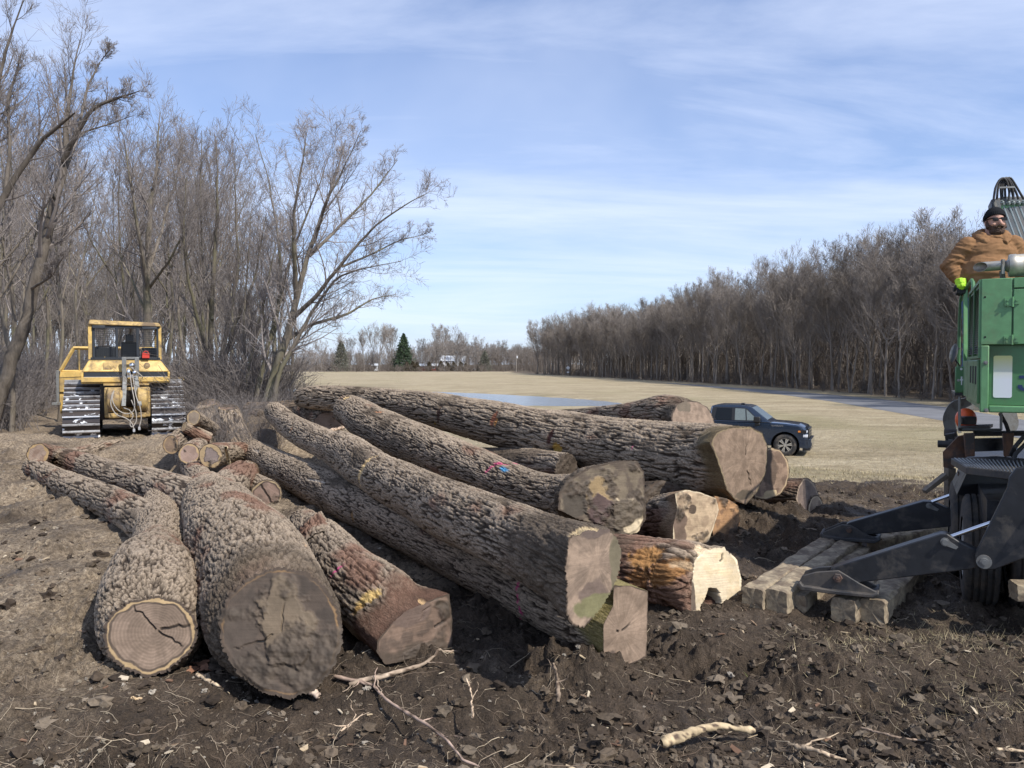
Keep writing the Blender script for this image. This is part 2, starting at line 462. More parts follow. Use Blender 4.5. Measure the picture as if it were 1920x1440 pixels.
# pond
def build_pond():
    pp = POND; c = pp.mean(0)
    V = [[*c, FIELD - .19]] + [[*(c + (p - c) * 1.05), FIELD - .19] for p in pp]
    n = len(pp)
    return mesh('pond', np.array(V), [np.array([[0, 1 + i, 1 + (i + 1) % n] for i in range(n)])], False)
mw, nt, b = newmat('pond_water')
pos = node(nt, 'ShaderNodeNewGeometry').outputs['Position']
mp = node(nt, 'ShaderNodeMapping'); mp.inputs['Scale'].default_value = (1, 2.4, 1); nt.links.new(pos, mp.inputs[0])
b.inputs['Base Color'].default_value = (.20, .22, .235, 1); b.inputs['Roughness'].default_value = .16; b.inputs['IOR'].default_value = 1.33
bump(nt, b, noise(nt, mp.outputs[0], 2.2, 5, .7), .25, .15)
tag(obj('pond_water', build_pond(), mw), kind='structure')

# road
def build_road():
    B = np.array(ROADB); T = np.array(ROADT); V = []; F = []
    for k in range(len(B)):
        for t in np.linspace(0, 1, 5):
            p = B[k] * (1 - t) + T[k] * t; V.append([p[0], p[1], FIELD - .040 + .05 * math.sin(math.pi * t)])
    for k in range(len(B) - 1):
        for i in range(4): F.append([k * 5 + i, k * 5 + i + 1, (k + 1) * 5 + i + 1, (k + 1) * 5 + i])
    return mesh('road', np.array(V), [np.array(F)[:, ::-1]])
mr, nt, b = newmat('asphalt')
pos = node(nt, 'ShaderNodeNewGeometry').outputs['Position']
n1 = noise(nt, pos, .5, 6, .6); n2 = noise(nt, pos, 30, 3, .6)
c = ramp(nt, n1, [(.3, (.13, .13, .135)), (.7, (.185, .185, .19))])
nt.links.new(mix(nt, .5, c, ramp(nt, n2, [(.3, g3(.7)), (.7, g3(1.2))]), 'MULTIPLY'), b.inputs['Base Color'])
vk = node(nt, 'ShaderNodeTexVoronoi', feature='DISTANCE_TO_EDGE'); vk.inputs['Scale'].default_value = .35; nt.links.new(pos, vk.inputs[0])
b.inputs['Roughness'].default_value = .85
tag(obj('road', build_road(), mr), kind='structure')
# ------------------------------------------------------------------ logs
mat_bark = mat_attr('bark', .95, 110, .5, 1.0, .012, .12)
mat_wood = mat_attr('cut_wood', .72, 45, .14, .25, .004, .3)

def Gp(px, py, r, lift=0.0):
    p = PZ(px, py, r + lift); return (*p, r)
def Qp(px, py, d, r):
    p = P(px, py, d); return (*p, r)

def resample(path, ds):
    path = np.asarray(path, float)
    # chord-length Catmull-Rom
    pts = np.vstack([2 * path[0] - path[1], path, 2 * path[-1] - path[-2]])
    out = []
    for i in range(1, len(pts) - 2):
        p0, p1, p2_, p3 = pts[i - 1:i + 3]
        L = np.linalg.norm(p2_[:3] - p1[:3]); n = max(2, int(L / ds * 2))
        t = np.linspace(0, 1, n, endpoint=False)[:, None]
        out.append(.5 * ((2 * p1) + (-p0 + p2_) * t + (2 * p0 - 5 * p1 + 4 * p2_ - p3) * t ** 2 + (-p0 + 3 * p1 - 3 * p2_ + p3) * t ** 3))
    out.append(path[-1:]); q = np.vstack(out)
    s = np.concatenate([[0], np.cumsum(np.linalg.norm(np.diff(q[:, :3], axis=0), axis=1))])
    n = max(4, int(s[-1] / ds)); u = np.linspace(0, s[-1], n)
    return np.stack([np.interp(u, s, q[:, k]) for k in range(4)], -1), u

def frames(C):
    t = nrm(np.gradient(C, axis=0))
    side = nrm(np.cross(t, [0, 0, 1.0])); up = np.cross(side, t)
    return t, side, up

BARK_HI = np.array([.36, .282, .205]); BARK_LO = np.array([.042, .030, .022]); BARK_RED = np.array([.15, .075, .05]); MUD = np.array([.075, .057, .041])

def bark_fields(Pk, seed, big=1.0, depth=.022, plate=.18):
    """Pk (...,3): cylinder coordinates in metres. returns height 0..1 and colour"""
    q = Pk.copy()
    wob = np.stack([fbm(q * 3.1, 2, seed + 5), fbm(q * 3.1 + 7, 2, seed + 6), fbm(q * 2.0 + 3, 2, seed + 7) * .4], -1) * .55
    a = np.stack([q[..., 0] * 17 / big, q[..., 1] * 17 / big, q[..., 2] * (1.75 if plate < .4 else 3.2) / big], -1) + wob
    n1 = perlin(a, seed); n2 = perlin(a * np.array([1.9, 1.9, 2.2]) + 9, seed + 1)
    f1 = sstep(0.02, .19, np.abs(n1)); f2 = sstep(0.0, .15, np.abs(n2))
    # cross cracks that break the ridges into plates
    c = perlin(np.stack([q[..., 0] * 13, q[..., 1] * 13, q[..., 2] * 15], -1) + 4, seed + 2)
    f3 = 1 - plate + plate * sstep(0.0, .12, np.abs(c))
    h = f1 * (.55 + .45 * f2) * f3
    fine = fbm(np.stack([q[..., 0] * 60, q[..., 1] * 60, q[..., 2] * 22], -1), 2, seed + 3)
    f4 = fbm(np.stack([q[..., 0] * 38, q[..., 1] * 38, q[..., 2] * 9], -1), 2, seed + 14)
    h = np.clip(h + fine * .3 + f4 * .35, 0, 1)
    return h, fine

def make_bark_mesh(path, seed, ds=.013, du=.011, big=1.0, depth=.02, near=None, far=None, patches=(), paint=(), mud=.06, red=.25, cutpos=None, tint=None, lump=.05, plate=.18):
    """returns mesh of bark, and the end outlines (ring centre, frame, ring points)"""
    ring, s = resample(path, ds)
    C = ring[:, :3]; r0 = ring[:, 3]
    t, side, up = frames(C)
    rm = r0.max(); nT = int(np.clip(2 * math.pi * rm / du, 40, 330))
    th = np.arange(nT) * 2 * math.pi / nT
    TH, S = np.meshgrid(th, s)
    Rr = np.repeat(r0[:, None], nT, 1)
    # out-of-round body
    q0 = np.stack([np.cos(TH) * .8, np.sin(TH) * .8, S * .7], -1)
    Rr = Rr * (1 + fbm(q0, 3, seed + 40) * lump * 3.2)
    bend = np.zeros_like(Rr)
    smooth_amt = np.zeros_like(Rr)
    ends = {}
    for which, e in (('near', near), ('far', far)):
        idx = len(s) - 1 if which == 'near' else 0
        c = C[idx]; tt = t[idx] if which == 'near' else -t[idx]
        e = e or {}
        n = nrm(np.array(e.get('n', tt), float))
        if np.dot(n, tt) < 0.25: n = nrm(n + tt * .6)
        dist = (s[-1] - S) if which == 'near' else S
        bl = e.get('blend', .35)
        k = (1 - sstep(0, bl, dist))
        if 'poly' in e:
            ap = c + n * e.get('off', 0.0)
            Q = np.array([PL(a, b_, ap, n) for a, b_ in e['poly']]) - c
            qx = Q @ side[idx]; qy = Q @ up[idx]
            # densify then polar
            m = len(qx); tt2 = np.linspace(0, 1, 12, endpoint=False)
            X = np.concatenate([qx[i] + (qx[(i + 1) % m] - qx[i]) * tt2 for i in range(m)]); Y = np.concatenate([qy[i] + (qy[(i + 1) % m] - qy[i]) * tt2 for i in range(m)])
            an = np.arctan2(Y, X) % (2 * math.pi); o = np.argsort(an); an = an[o]; rd = np.hypot(X, Y)[o]
            Re = np.interp(th, np.concatenate([an - 2 * math.pi, an, an + 2 * math.pi]), np.tile(rd, 3))
            kk = k ** e.get('pow', 1.0)
            Rr = Rr * (1 - kk) + Re[None, :] * kk * (1 + .0)
        if 'trim' in e: smooth_amt = np.maximum(smooth_amt, (1 - sstep(e['trim'] * .6, e['trim'], dist + .10 * np.sin(3 * TH + seed))))
        # tilt of the cut plane
        E = np.cos(th)[:, None] * side[idx] + np.sin(th)[:, None] * up[idx]
        lam = -(E @ n) * Rr[idx] / np.dot(n, tt)
        sg = 1 if which == 'near' else -1
        kb = 1 - sstep(0, max(bl, 2.2 * np.abs(lam).max() + .05), dist)
        bend = bend + lam[None, :] * kb * sg
        ends[which] = (c, n, tt, idx)
    Pk = np.stack([np.cos(TH) * Rr, np.sin(TH) * Rr, S + seed * 3.1], -1)
    h, fine = bark_fields(Pk, seed, big, depth, plate)
    mudf = sstep(-.05, .25, fbm(Pk * np.array([2.2, 2.2, 1.2]), 4, seed + 60) + mud - .25)
    for which, e in (('near', near), ('far', far)):
        if e and 'mud' in e:
            dist = (s[-1] - S) if which == 'near' else S
            mudf = np.maximum(mudf, (1 - sstep(e['mud'] * .5, e['mud'], dist + .2 * fbm(Pk * 3, 2, seed + 8))) * .9)
    keep = 1 - np.maximum(smooth_amt * .92, mudf * .45)
    Rd = Rr + (h - .7) * depth * keep + fine * .006
    X = C[:, None, :] + (np.cos(TH) * Rd)[..., None] * side[:, None, :] + (np.sin(TH) * Rd)[..., None] * up[:, None, :] + bend[..., None] * t[:, None, :]
    # projected pixel of every vertex, used once to survey where a scar or paint mark sits on the bark
    def pix(W):
        d = W - CAM; cs, sn = math.cos(PITCH), math.sin(PITCH)
        zc = d[..., 1] * cs - d[..., 2] * sn; yc = d[..., 1] * sn + d[..., 2] * cs
        return 960 + FPX * d[..., 0] / zc, 720 - FPX * yc / zc
    col = BARK_LO + (BARK_HI - BARK_LO) * (h ** 1.35)[..., None]
    hue = fbm(Pk * np.array([1.5, 1.5, .8]), 3, seed + 70)
    col = col * (1 + .35 * hue[..., None])
    if tint is not None: col = col * np.array(tint)
    rd_ = sstep(.02, .3, fbm(Pk * np.array([2.4, 2.4, 1.1]) + 3, 4, seed + 80) + red - .3)
    col = col * (1 - .75 * rd_[..., None]) + (BARK_RED * (.5 + .9 * h[..., None])) * .75 * rd_[..., None]
    mcol = MUD * (1 + .8 * fbm(Pk * 9, 3, seed + 90)[..., None]) * (1 + .9 * sstep(.0, .3, hue)[..., None])
    col = col * (1 - mudf[..., None] * .85) + mcol * mudf[..., None] * .85
    trimc = np.array([.17, .115, .07]) * (1 + .9 * fbm(Pk * 6, 3, seed + 95)[..., None])
    if near and 'trimc' in near: trimc = np.array(near['trimc']) * (1 + .9 * fbm(Pk * 6, 3, seed + 95)[..., None])
    col = col * (1 - smooth_amt[..., None] * .8) + trimc * smooth_amt[..., None] * .8
    if patches or paint:
        PXs, PYs = pix(X); vis = ((X - CAM) * (X - C[:, None, :])).sum(-1) < 0
        ii, jj = np.meshgrid(np.arange(len(s)), np.arange(nT), indexing='ij')
        for (px, py, w_, l_, ang, colr) in list(patches) + list(paint):
            dd = np.where(vis, np.hypot(PXs - px, PYs - py), 1e9); k0 = np.unravel_index(np.argmin(dd), dd.shape)
            ds_ = (S - s[k0[0]]); da = (((TH - th[k0[1]] + math.pi) % (2 * math.pi)) - math.pi) * r0[k0[0]]
            ca, sa = math.cos(R(ang)), math.sin(R(ang))
            u_ = ds_ * ca + da * sa; v_ = -ds_ * sa + da * ca
            nn = fbm(Pk * 14, 3, seed + 33) * .9 + fbm(Pk * 45, 2, seed + 35) * .5
            if len(colr) == 4:          # spray paint: soft, speckled, on the ridges
                m_ = (1 - sstep(.4, 1.15, np.sqrt((u_ / l_) ** 2 + (v_ / w_) ** 2) + nn * .5)) * (.45 + .55 * sstep(.3, .7, h)) * colr[3]
            else:
                m_ = 1 - sstep(.75, 1.0, np.sqrt((u_ / l_) ** 2 + (v_ / w_) ** 2) + nn * .6)
                X = X - (m_ * .012)[..., None] * (np.cos(TH)[..., None] * side[:, None, :] + np.sin(TH)[..., None] * up[:, None, :])
            cc = np.array(colr[:3]) * (1 + .4 * fbm(Pk * np.array([20, 20, 5]), 2, seed + 36)[..., None])
            col = col * (1 - m_[..., None]) + cc * m_[..., None]
    nS = len(s)
    i = np.arange(nS - 1)[:, None] * nT; j = np.arange(nT)[None, :]; j2 = (j + 1) % nT
    F = np.stack([i + j, i + j2, i + nT + j2, i + nT + j], -1).reshape(-1, 4)
    me = mesh('bark', X.reshape(-1, 3), F[:, ::-1], True, cols=np.clip(col, .01, 1).reshape(-1, 3), vecs=Pk.reshape(-1, 3) * np.array([1, 1, .35]))
    res = {}
    for w_, (c, n, tt, idx) in ends.items(): res[w_] = (X[idx].copy(), X[idx].mean(0), n, side[idx], up[idx])
    return me, res

def make_face(end, style, seed, J=90):
    ringp, c, n, side, up = end; side = -side
    st = dict(heart=(.215, .15, .105), heart2=(.165, .112, .078), sap=(.36, .25, .13), sapw=.14, rim=.04, rings=.12, ringf=34, mud=-1.0, radial=0.0, cracks=(), pith=(0, 0), crackw=.012, dark=None, band=.0, scale=1.0)
    st.update(style); nT = len(ringp)
    rf = np.linspace(0, 1, J + 1) ** .85
    pc = c + side * st['pith'][0] + up * st['pith'][1]
    rsm = sum(np.roll(ringp, k_, 0) for k_ in range(-5, 6)) / 11 * .985 + c * .015
    bl_ = (rf ** 26)[:, None, None]; X = pc + ((rsm[None] * (1 - bl_) + ringp[None] * bl_) - pc) * rf[:, None, None]
    loc = X - pc; U = loc @ side; Vv = loc @ up
    RF = np.repeat(rf[:, None], nT, 1); TH = np.arctan2(Vv, U + 1e-9)
    L = np.stack([U, Vv, np.full_like(U, seed * 1.7)], -1)
    nn = fbm(L * 9, 3, seed); wob = fbm(L * 4, 2, seed + 1)
    heart = np.array(st['heart']); heart2 = np.array(st['heart2']); sap = np.array(st['sap'])
    col = heart + (heart2 - heart) * sstep(-.15, .2, nn)[..., None]
    rad = np.linalg.norm(loc, axis=-1); rmax = np.linalg.norm(ringp - pc, axis=-1)[None]
    ringw = .5 + .5 * np.sin((RF * .6 + .4 * rad / rmax.max() + .07 * wob) * 2 * math.pi * st['ringf'] + 2 * nn)
    col = col * (1 - st['rings'] * ringw[..., None])
    # radial and saw marks
    saw = fbm(np.stack([U * 4, Vv * 90, U * 0], -1) if seed % 2 else np.stack([(U + Vv) * 60, (U - Vv) * 3, U * 0], -1), 2, seed + 4)
    rdl = sstep(.0, .5, RF)* fbm(np.stack([np.cos(TH) * 9, np.sin(TH) * 9, rad * 4 + seed], -1), 3, seed + 15) + .6 * fbm(np.stack([np.cos(TH) * 26, np.sin(TH) * 26, rad * 5 + seed], -1), 2, seed + 16)
    big_ = fbm(L * 5, 4, seed + 17)
    saw = saw * (1 - min(1, 2 * st['radial'])); col = col * (1 + .22 * saw[..., None]) * (1 + 1.4 * st['radial'] * rdl[..., None]) * (1 + .45 * big_[..., None])
    sw = st['sapw'] * (1 + 1.3 * fbm(np.stack([np.cos(TH) * 1.6, np.sin(TH) * 1.6, TH * 0 + seed], -1), 2, seed + 6))
    edge = 1 - RF + .035 * fbm(L * 14, 2, seed + 7)
    k = 1 - sstep(sw - .018, sw + .018, edge) if st['sapw'] > 0 else RF * 0
    bandk = (sstep(sw - .01, sw + .01, edge) * (1 - sstep(sw + st['band'], sw + st['band'] + .03, edge))) if st['band'] > 0 else 0 * k
    col = col * (1 - k[..., None]) + sap * (1 + .3 * saw[..., None]) * (1 + .3 * nn[..., None]) * k[..., None]
    col = col * (1 - .55 * np.asarray(bandk)[..., None])
    rk = 1 - sstep(st['rim'] - .012, st['rim'] + .012, edge)
    col = col * (1 - rk[..., None]) + np.array([.07, .05, .036]) * rk[..., None]
    depth = .004 * nn + .0015 * saw
    for (a, r1, r2) in st['cracks']:
        aw = (TH - R(a) + .25 * fbm(np.stack([rad * 12, rad * 0 + a, rad * 0], -1), 2, seed + 9) + math.pi) % (2 * math.pi) - math.pi
        d = np.abs(aw) * rad
        kk = (1 - sstep(st['crackw'] * .35, st['crackw'], d)) * sstep(r1 - .02, r1 + .02, RF) * (1 - sstep(r2 - .15, r2, RF)) * (np.cos(aw) > 0)
        col = col * (1 - .85 * kk[..., None]); depth = depth - .012 * kk
    for dk in (st['dark'] or []):        # stained or muddy areas with shapes of their own: (u, v, ru, rv, colour)
        m_ = 1 - sstep(.85, 1.05, np.sqrt(((U - dk[0]) / dk[2]) ** 2 + ((Vv - dk[1]) / dk[3]) ** 2) + .7 * fbm(L * 7, 4, seed + 12))
        col = col * (1 - m_[..., None]) + np.array(dk[4]) * (1 + .4 * nn[..., None]) * m_[..., None]
        if len(dk) > 5: depth = depth + dk[5] * m_
    if st['mud'] > -1:
        mm = sstep(-.03, .12, fbm(L * 3.2, 5, seed + 20) + st['mud'])
        md = np.array([.068, .051, .037]) * (1 + 1.0 * fbm(L * 16, 3, seed + 21)[..., None])
        col = col * (1 - mm[..., None] * .93) + md * mm[..., None] * .93
        depth = depth + mm * (.012 + .03 * fbm(L * 12, 3, seed + 22))
    taper = 1 - sstep(.93, 1.0, RF)
    outp = ((X - c) @ n); X = X - (outp * taper)[..., None] * n
    X = X + (depth * taper)[..., None] * n
    i = np.arange(J)[:, None] * nT; j = np.arange(nT)[None, :]; j2 = (j + 1) % nT
    F = np.stack([i + j, i + j2, i + nT + j2, i + nT + j], -1).reshape(-1, 4)
    # orient
    a, b_, c_ = X.reshape(-1, 3)[F[nT * (J - 2), :3]]
    if np.dot(np.cross(b_ - a, c_ - a), n) < 0: F = F[:, ::-1]
    return mesh('cut_face', X.reshape(-1, 3), F, True, cols=np.clip(col, .012, 1).reshape(-1, 3), vecs=L.reshape(-1, 3) * 1.2 + np.array([seed, 0, 0]))

LOGGROUP = 'felled logs in the log pile'
_seed = [100]
def make_log(name, label, path, near=None, far=None, nstyle=None, fstyle=None, limbs=(), cat='log', group=LOGGROUP, **kw):
    _seed[0] += 7; sd = kw.pop('seed', _seed[0])
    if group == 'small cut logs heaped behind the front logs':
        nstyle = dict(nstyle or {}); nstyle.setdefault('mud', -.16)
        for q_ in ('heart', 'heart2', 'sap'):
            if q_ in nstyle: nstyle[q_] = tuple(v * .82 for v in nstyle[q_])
    root = empty(name, path[-1][:3], 0, label, cat, group)
    off = Matrix.Translation(-Vector([float(v) for v in path[-1][:3]]))
    def part(nm, me, m):
        me.transform(off); return obj(nm, me, m, root)
    me, ends = make_bark_mesh(path, sd, near=near, far=far, **kw)
    part('bark', me, mat_bark)
    part('cut_face', make_face(ends['near'], nstyle or {}, sd), mat_wood)
    part('cut_face', make_face(ends['far'], fstyle or {}, sd + 1, 20), mat_wood)
    for lb in limbs:
        lb = dict(lb); lp = lb.pop('path'); st = lb.pop('style', {}); sd += 3
        me, ends = make_bark_mesh(lp, sd, **lb)
        lo = part('limb', me, mat_bark)
        fm = make_face(ends['near'], st, sd, 32); fm.transform(off); obj('cut_face', fm, mat_wood, lo)
        if 'far' in lb: pass
    return root

PALE = (.62, .44, .22); ORANGE = (.40, .22, .07); CREAM = (.66, .54, .37); PINKISH = (.265, .19, .135); PINK2 = (.20, .142, .10)
mudbrown = (.085, .062, .045)
# A: front left
make_log('forked_log', 'short forked log at front left, brown end ringed by pale sapwood',
    [Gp(297, 945, .22), Gp(301, 985, .26), Gp(302, 1025, .275), Gp(294, 1058, .30), Gp(284, 1085, .355, -.02), Gp(283, 1120, .36, -.02), Gp(285, 1190, .325, -.03)],
    near=dict(poly=[(193, 1180), (205, 1150), (240, 1128), (290, 1118), (330, 1124), (356, 1143), (371, 1170), (369, 1200), (350, 1232), (318, 1258), (275, 1270), (235, 1258), (205, 1232), (195, 1205)], n=(.0, -.86, .42), blend=.22),
    nstyle=dict(sapw=.11, band=.04, rings=.2, ringf=15, radial=.15, heart=(.245, .175, .125), heart2=(.19, .135, .095), cracks=((135, .0, .93), (-30, .05, .85), (10, 0.1, .95)), crackw=.010, pith=(.03, .03), rim=.05),
    patches=[(250, 962, .035, .16, 70, PALE)], depth=.02, big=.52, red=.2, plate=.5, seed=11,
    limbs=[dict(path=[Gp(305, 1000, .24, .02), Gp(250, 965, .235, .01), Gp(195, 938, .215), Gp(120, 906, .20), Gp(62, 878, .185)], depth=.024, big=.9, near=dict(n=(-.75, .6, .1)))])
# B: centre front, big, muddy end
make_log('forked_log', 'thickest forked log in front, its round end caked in dark mud',
    [Gp(384, 925, .30, .02), Gp(402, 950, .36, .02), Gp(436, 1010, .44, -.02), Gp(478, 1085, .45, -.03), Gp(528, 1188, .415, -.03)],
    near=dict(poly=[(408, 1170), (425, 1120), (470, 1080), (520, 1062), (575, 1072), (615, 1105), (640, 1155), (643, 1205), (625, 1255), (590, 1295), (545, 1311), (490, 1298), (445, 1262), (418, 1220)], n=(.05, -.88, .38), blend=.3, mud=.75),
    nstyle=dict(heart=(.088, .064, .047), heart2=(.06, .045, .034), sapw=.05, sap=(.25, .15, .07), rings=.08, mud=.04, cracks=((200, .15, .95), (80, .0, .5)), crackw=.008,
                dark=[(.02, .05, .16, .26, (.135, .10, .066), .02), (-.22, -.02, .10, .2, (.075, .056, .042))]),
    depth=.024, big=.6, red=.3, plate=.55, seed=23, du=.010,
    patches=[(590, 1010, .03, .10, 10, (.40, .27, .17))],
    limbs=[dict(path=[Gp(420, 985, .31, .04), Gp(370, 950, .30, .04), Gp(290, 915, .27, .02), Gp(210, 893, .25), Gp(140, 868, .225, .03), Qp(108, 858, 14.9, .21), Qp(84, 853, 14.4, .205), Qp(71, 852, 13.8, .20)], depth=.02, red=.3, near=dict(n=(-.25, -.95, .12), blend=.05), style=dict(sapw=.22, rim=.05, heart=(.36, .26, .19), heart2=(.3, .2, .14), sap=(.45, .3, .14))),
           dict(path=[Gp(130, 862, .18, .06), Gp(180, 845, .17, .06), Gp(232, 834, .15, .08)], depth=.018, big=.7, near=dict(n=(.7, .6, .1))),
           dict(path=[Gp(392, 945, .22, .06), Gp(376, 905, .20, .04), Gp(352, 868, .18, .02), Gp(320, 838, .15, .04)], depth=.02, big=.7, near=dict(n=(-.3, .8, .1))),
           dict(path=[Gp(395, 950, .27, .15), Gp(425, 915, .25, .15), Gp(450, 893, .235, .13)], depth=.016, big=.7, red=.5, near=dict(n=(.62, -.72, .2), blend=.1, trim=.1), style=dict(heart=PINKISH, sapw=.13, sap=(.38, .28, .15)), patches=[(405, 893, .07, .07, 0, PALE)]),
           dict(path=[Gp(378, 925, .10, .30), Gp(381, 905, .075, .36), Gp(383, 890, .05, .42)], depth=.012, big=.6, tint=(.5, .45, .42), near=dict(n=(0, -.3, .9)))])
# C: front right of the three, dark slanted end, torn top
make_log('torn_log', 'grey front log with torn rotten top, dark slanted lower end and pink mark',
    [Gp(566, 985, .20), Gp(600, 1022, .25), Gp(650, 1080, .275), Gp(705, 1125, .29, -.02), Gp(776, 1180, .275, -.04)],
    near=dict(poly=[(733, 1171), (758, 1148), (800, 1128), (842, 1113), (848, 1160), (848, 1214), (800, 1232), (722, 1246), (706, 1222), (708, 1200)], n=(.55, -.83, .08), blend=.5, trim=.42, mud=.3, trimc=(.12, .066, .045)),
    nstyle=dict(heart=(.175, .118, .085), heart2=(.10, .07, .052), sapw=.0, rings=.05, rim=.03, cracks=((5, .5, .9), (60, .4, .85)), dark=[(.0, -.2, .3, .14, mudbrown), (-.05, .14, .2, .09, (.13, .09, .07))], mud=-.18),
    patches=[(690, 1118, .05, .13, 60, (.55, .38, .15)), (668, 1140, .03, .08, 60, (.36, .22, .08)), (800, 1125, .025, .10, 10, (.5, .33, .17)), (588, 985, .09, .12, 0, (.30, .17, .12))],
    paint=[(634, 1070, .02, .10, 60, (.65, .08, .25, .9))], depth=.02, big=.6, red=.22, seed=37,
    limbs=[dict(path=[Gp(603, 1030, .17, .18), Gp(590, 1000, .15, .26), Gp(583, 975, .13, .34)], big=.7, depth=.02, red=.5, near=dict(n=(-.5, -.5, .6), blend=.12), style=dict(heart=(.28, .16, .10), heart2=(.12, .07, .05), sapw=0, rim=.0, rings=.3, mud=-.1, dark=[(0, -.04, .05, .07, (.02, .015, .012), -.06)]))])
# D: long straight log on the ground
make_log('long_log', 'long straight log on the ground with pink dashes painted near its end',
    [Gp(434, 828, .27, .02), Gp(470, 850, .28, .02), Gp(500, 865, .285), Gp(620, 921, .285), Gp(740, 975, .28), Gp(850, 1028, .275), Gp(950, 1072, .28), Gp(1060, 1123, .29), Gp(1172, 1176, .29, -.02)],
    near=dict(poly=[(1150, 1098), (1182, 1098), (1215, 1108), (1214, 1170), (1212, 1232), (1175, 1250), (1137, 1258), (1131, 1215), (1131, 1170), (1150, 1135)], n=(.55, -.83, .05), blend=.42, trim=.3, trimc=(.20, .165, .06)),
    nstyle=dict(heart=PINKISH, heart2=PINK2, radial=.28, pith=(-.05, -.02), sapw=0, rim=.02, rings=.05, cracks=((20, .05, .4), (160, .1, .3)), dark=[(-.12, -.26, .12, .15, (.12, .085, .065)), (-.2, .1, .05, .2, (.13, .095, .06))]),
    patches=[(660, 970, .05, .10, 70, (.32, .2, .1)), (480, 845, .03, .25, 0, (.42, .35, .27)), (590, 900, .02, .4, 5, (.40, .34, .27))],
    paint=[(973, 1100, .022, .045, 80, (.6, .06, .2, .9)), (973, 1122, .024, .045, 80, (.6, .06, .2, .9)), (974, 1145, .026, .05, 80, (.6, .06, .2, .9)), (976, 1160, .016, .03, 80, (.6, .06, .2, .9))],
    depth=.015, big=.5, red=.02, lump=.025, seed=41, du=.0085, ds=.011)
# E: dirt covered log lying on D
make_log('long_log', 'long dirt sided log with a pale torn scar, lying on the straight log',
    [Qp(515, 772, 16.0, .21), Qp(550, 802, 13.9, .23), Qp(618, 838, 11.9, .24), Qp(640, 845, 11.4, .285), Qp(700, 884, 9.55, .265), Qp(780, 925, 8.2, .265), Qp(850, 960, 7.1, .268), Qp(930, 992, 6.25, .263), Qp(1000, 1022, 5.65, .265), Qp(1060, 1050, 5.08, .275), Qp(1112, 1080, 4.65, .29)],
    near=dict(poly=[(1067, 1008), (1100, 990), (1144, 993), (1160, 1015), (1166, 1040), (1160, 1075), (1150, 1105), (1125, 1142), (1095, 1178), (1070, 1170), (1062, 1150), (1062, 1096), (1058, 1062)], n=(.55, -.83, .05), blend=.5, mud=1.3, pow=1.0),
    nstyle=dict(heart=(.29, .21, .15), heart2=(.20, .145, .105), radial=.28, pith=(.04, .06), sapw=.0, rim=.02, rings=.03, dark=[(.0, .24, .2, .08, (.11, .08, .065)), (-.02, -.17, .13, .08, (.16, .115, .09)), (.14, -.04, .05, .24, (.15, .125, .08)), (.02, -.25, .2, .075, (.165, .15, .075))]),
    patches=[(680, 876, .06, .24, 78, PALE), (745, 860, .02, .04, 0, ORANGE), (1095, 990, .1, .06, 0, (.5, .38, .22)), (545, 805, .05, .07, 60, (.38, .22, .13))],
    depth=.019, big=.55, mud=.08, red=.05, seed=53, du=.009, ds=.011)
# F: root-flared log in the middle
make_log('flared_log', 'log with pink and blue paint on its back and a flared dirty end',
    [Qp(652, 768, 14.6, .28), Qp(672, 778, 14.1, .31), Qp(700, 798, 13.3, .34), Qp(800, 842, 11.8, .335), Qp(900, 884, 10.4, .29), Qp(1000, 925, 9.2, .27), Qp(1060, 938, 8.7, .29), Qp(1132, 944, 8.1, .37)],
    near=dict(poly=[(1064, 900), (1105, 876), (1160, 864), (1196, 864), (1207, 885), (1211, 930), (1211, 975), (1196, 998), (1170, 1007), (1150, 1006), (1120, 985), (1080, 972), (1046, 955), (1048, 925)], n=(.35, -.93, .12), blend=.55, mud=.6, pow=1.2),
    nstyle=dict(heart=(.16, .125, .085), heart2=(.10, .075, .055), sapw=.0, sap=CREAM, rim=.03, rings=.03, mud=.02,
                dark=[(.22, -.2, .2, .2, (.62, .50, .33), .02), (-.10, -.02, .16, .24, (.25, .175, .09), .01), (-.09, -.10, .15, .20, (.085, .055, .048), .012), (-.36, -.02, .14, .15, (.075, .06, .045))]),
    patches=[(650, 745, .07, .08, 0, PALE), (712, 772, .03, .12, 30, (.45, .22, .12))],
    paint=[(940, 871, .035, .17, 15, (.75, .12, .25, 1.)), (918, 880, .035, .12, 60, (.75, .12, .25, .9)), (946, 880, .035, .12, 0, (.1, .35, .6, 1.)), (968, 868, .03, .1, 0, (.75, .12, .25, .9)), (1100, 935, .01, .03, 0, (.7, .15, .3, .9))],
    depth=.02, big=.55, red=.14, seed=61, du=.009)
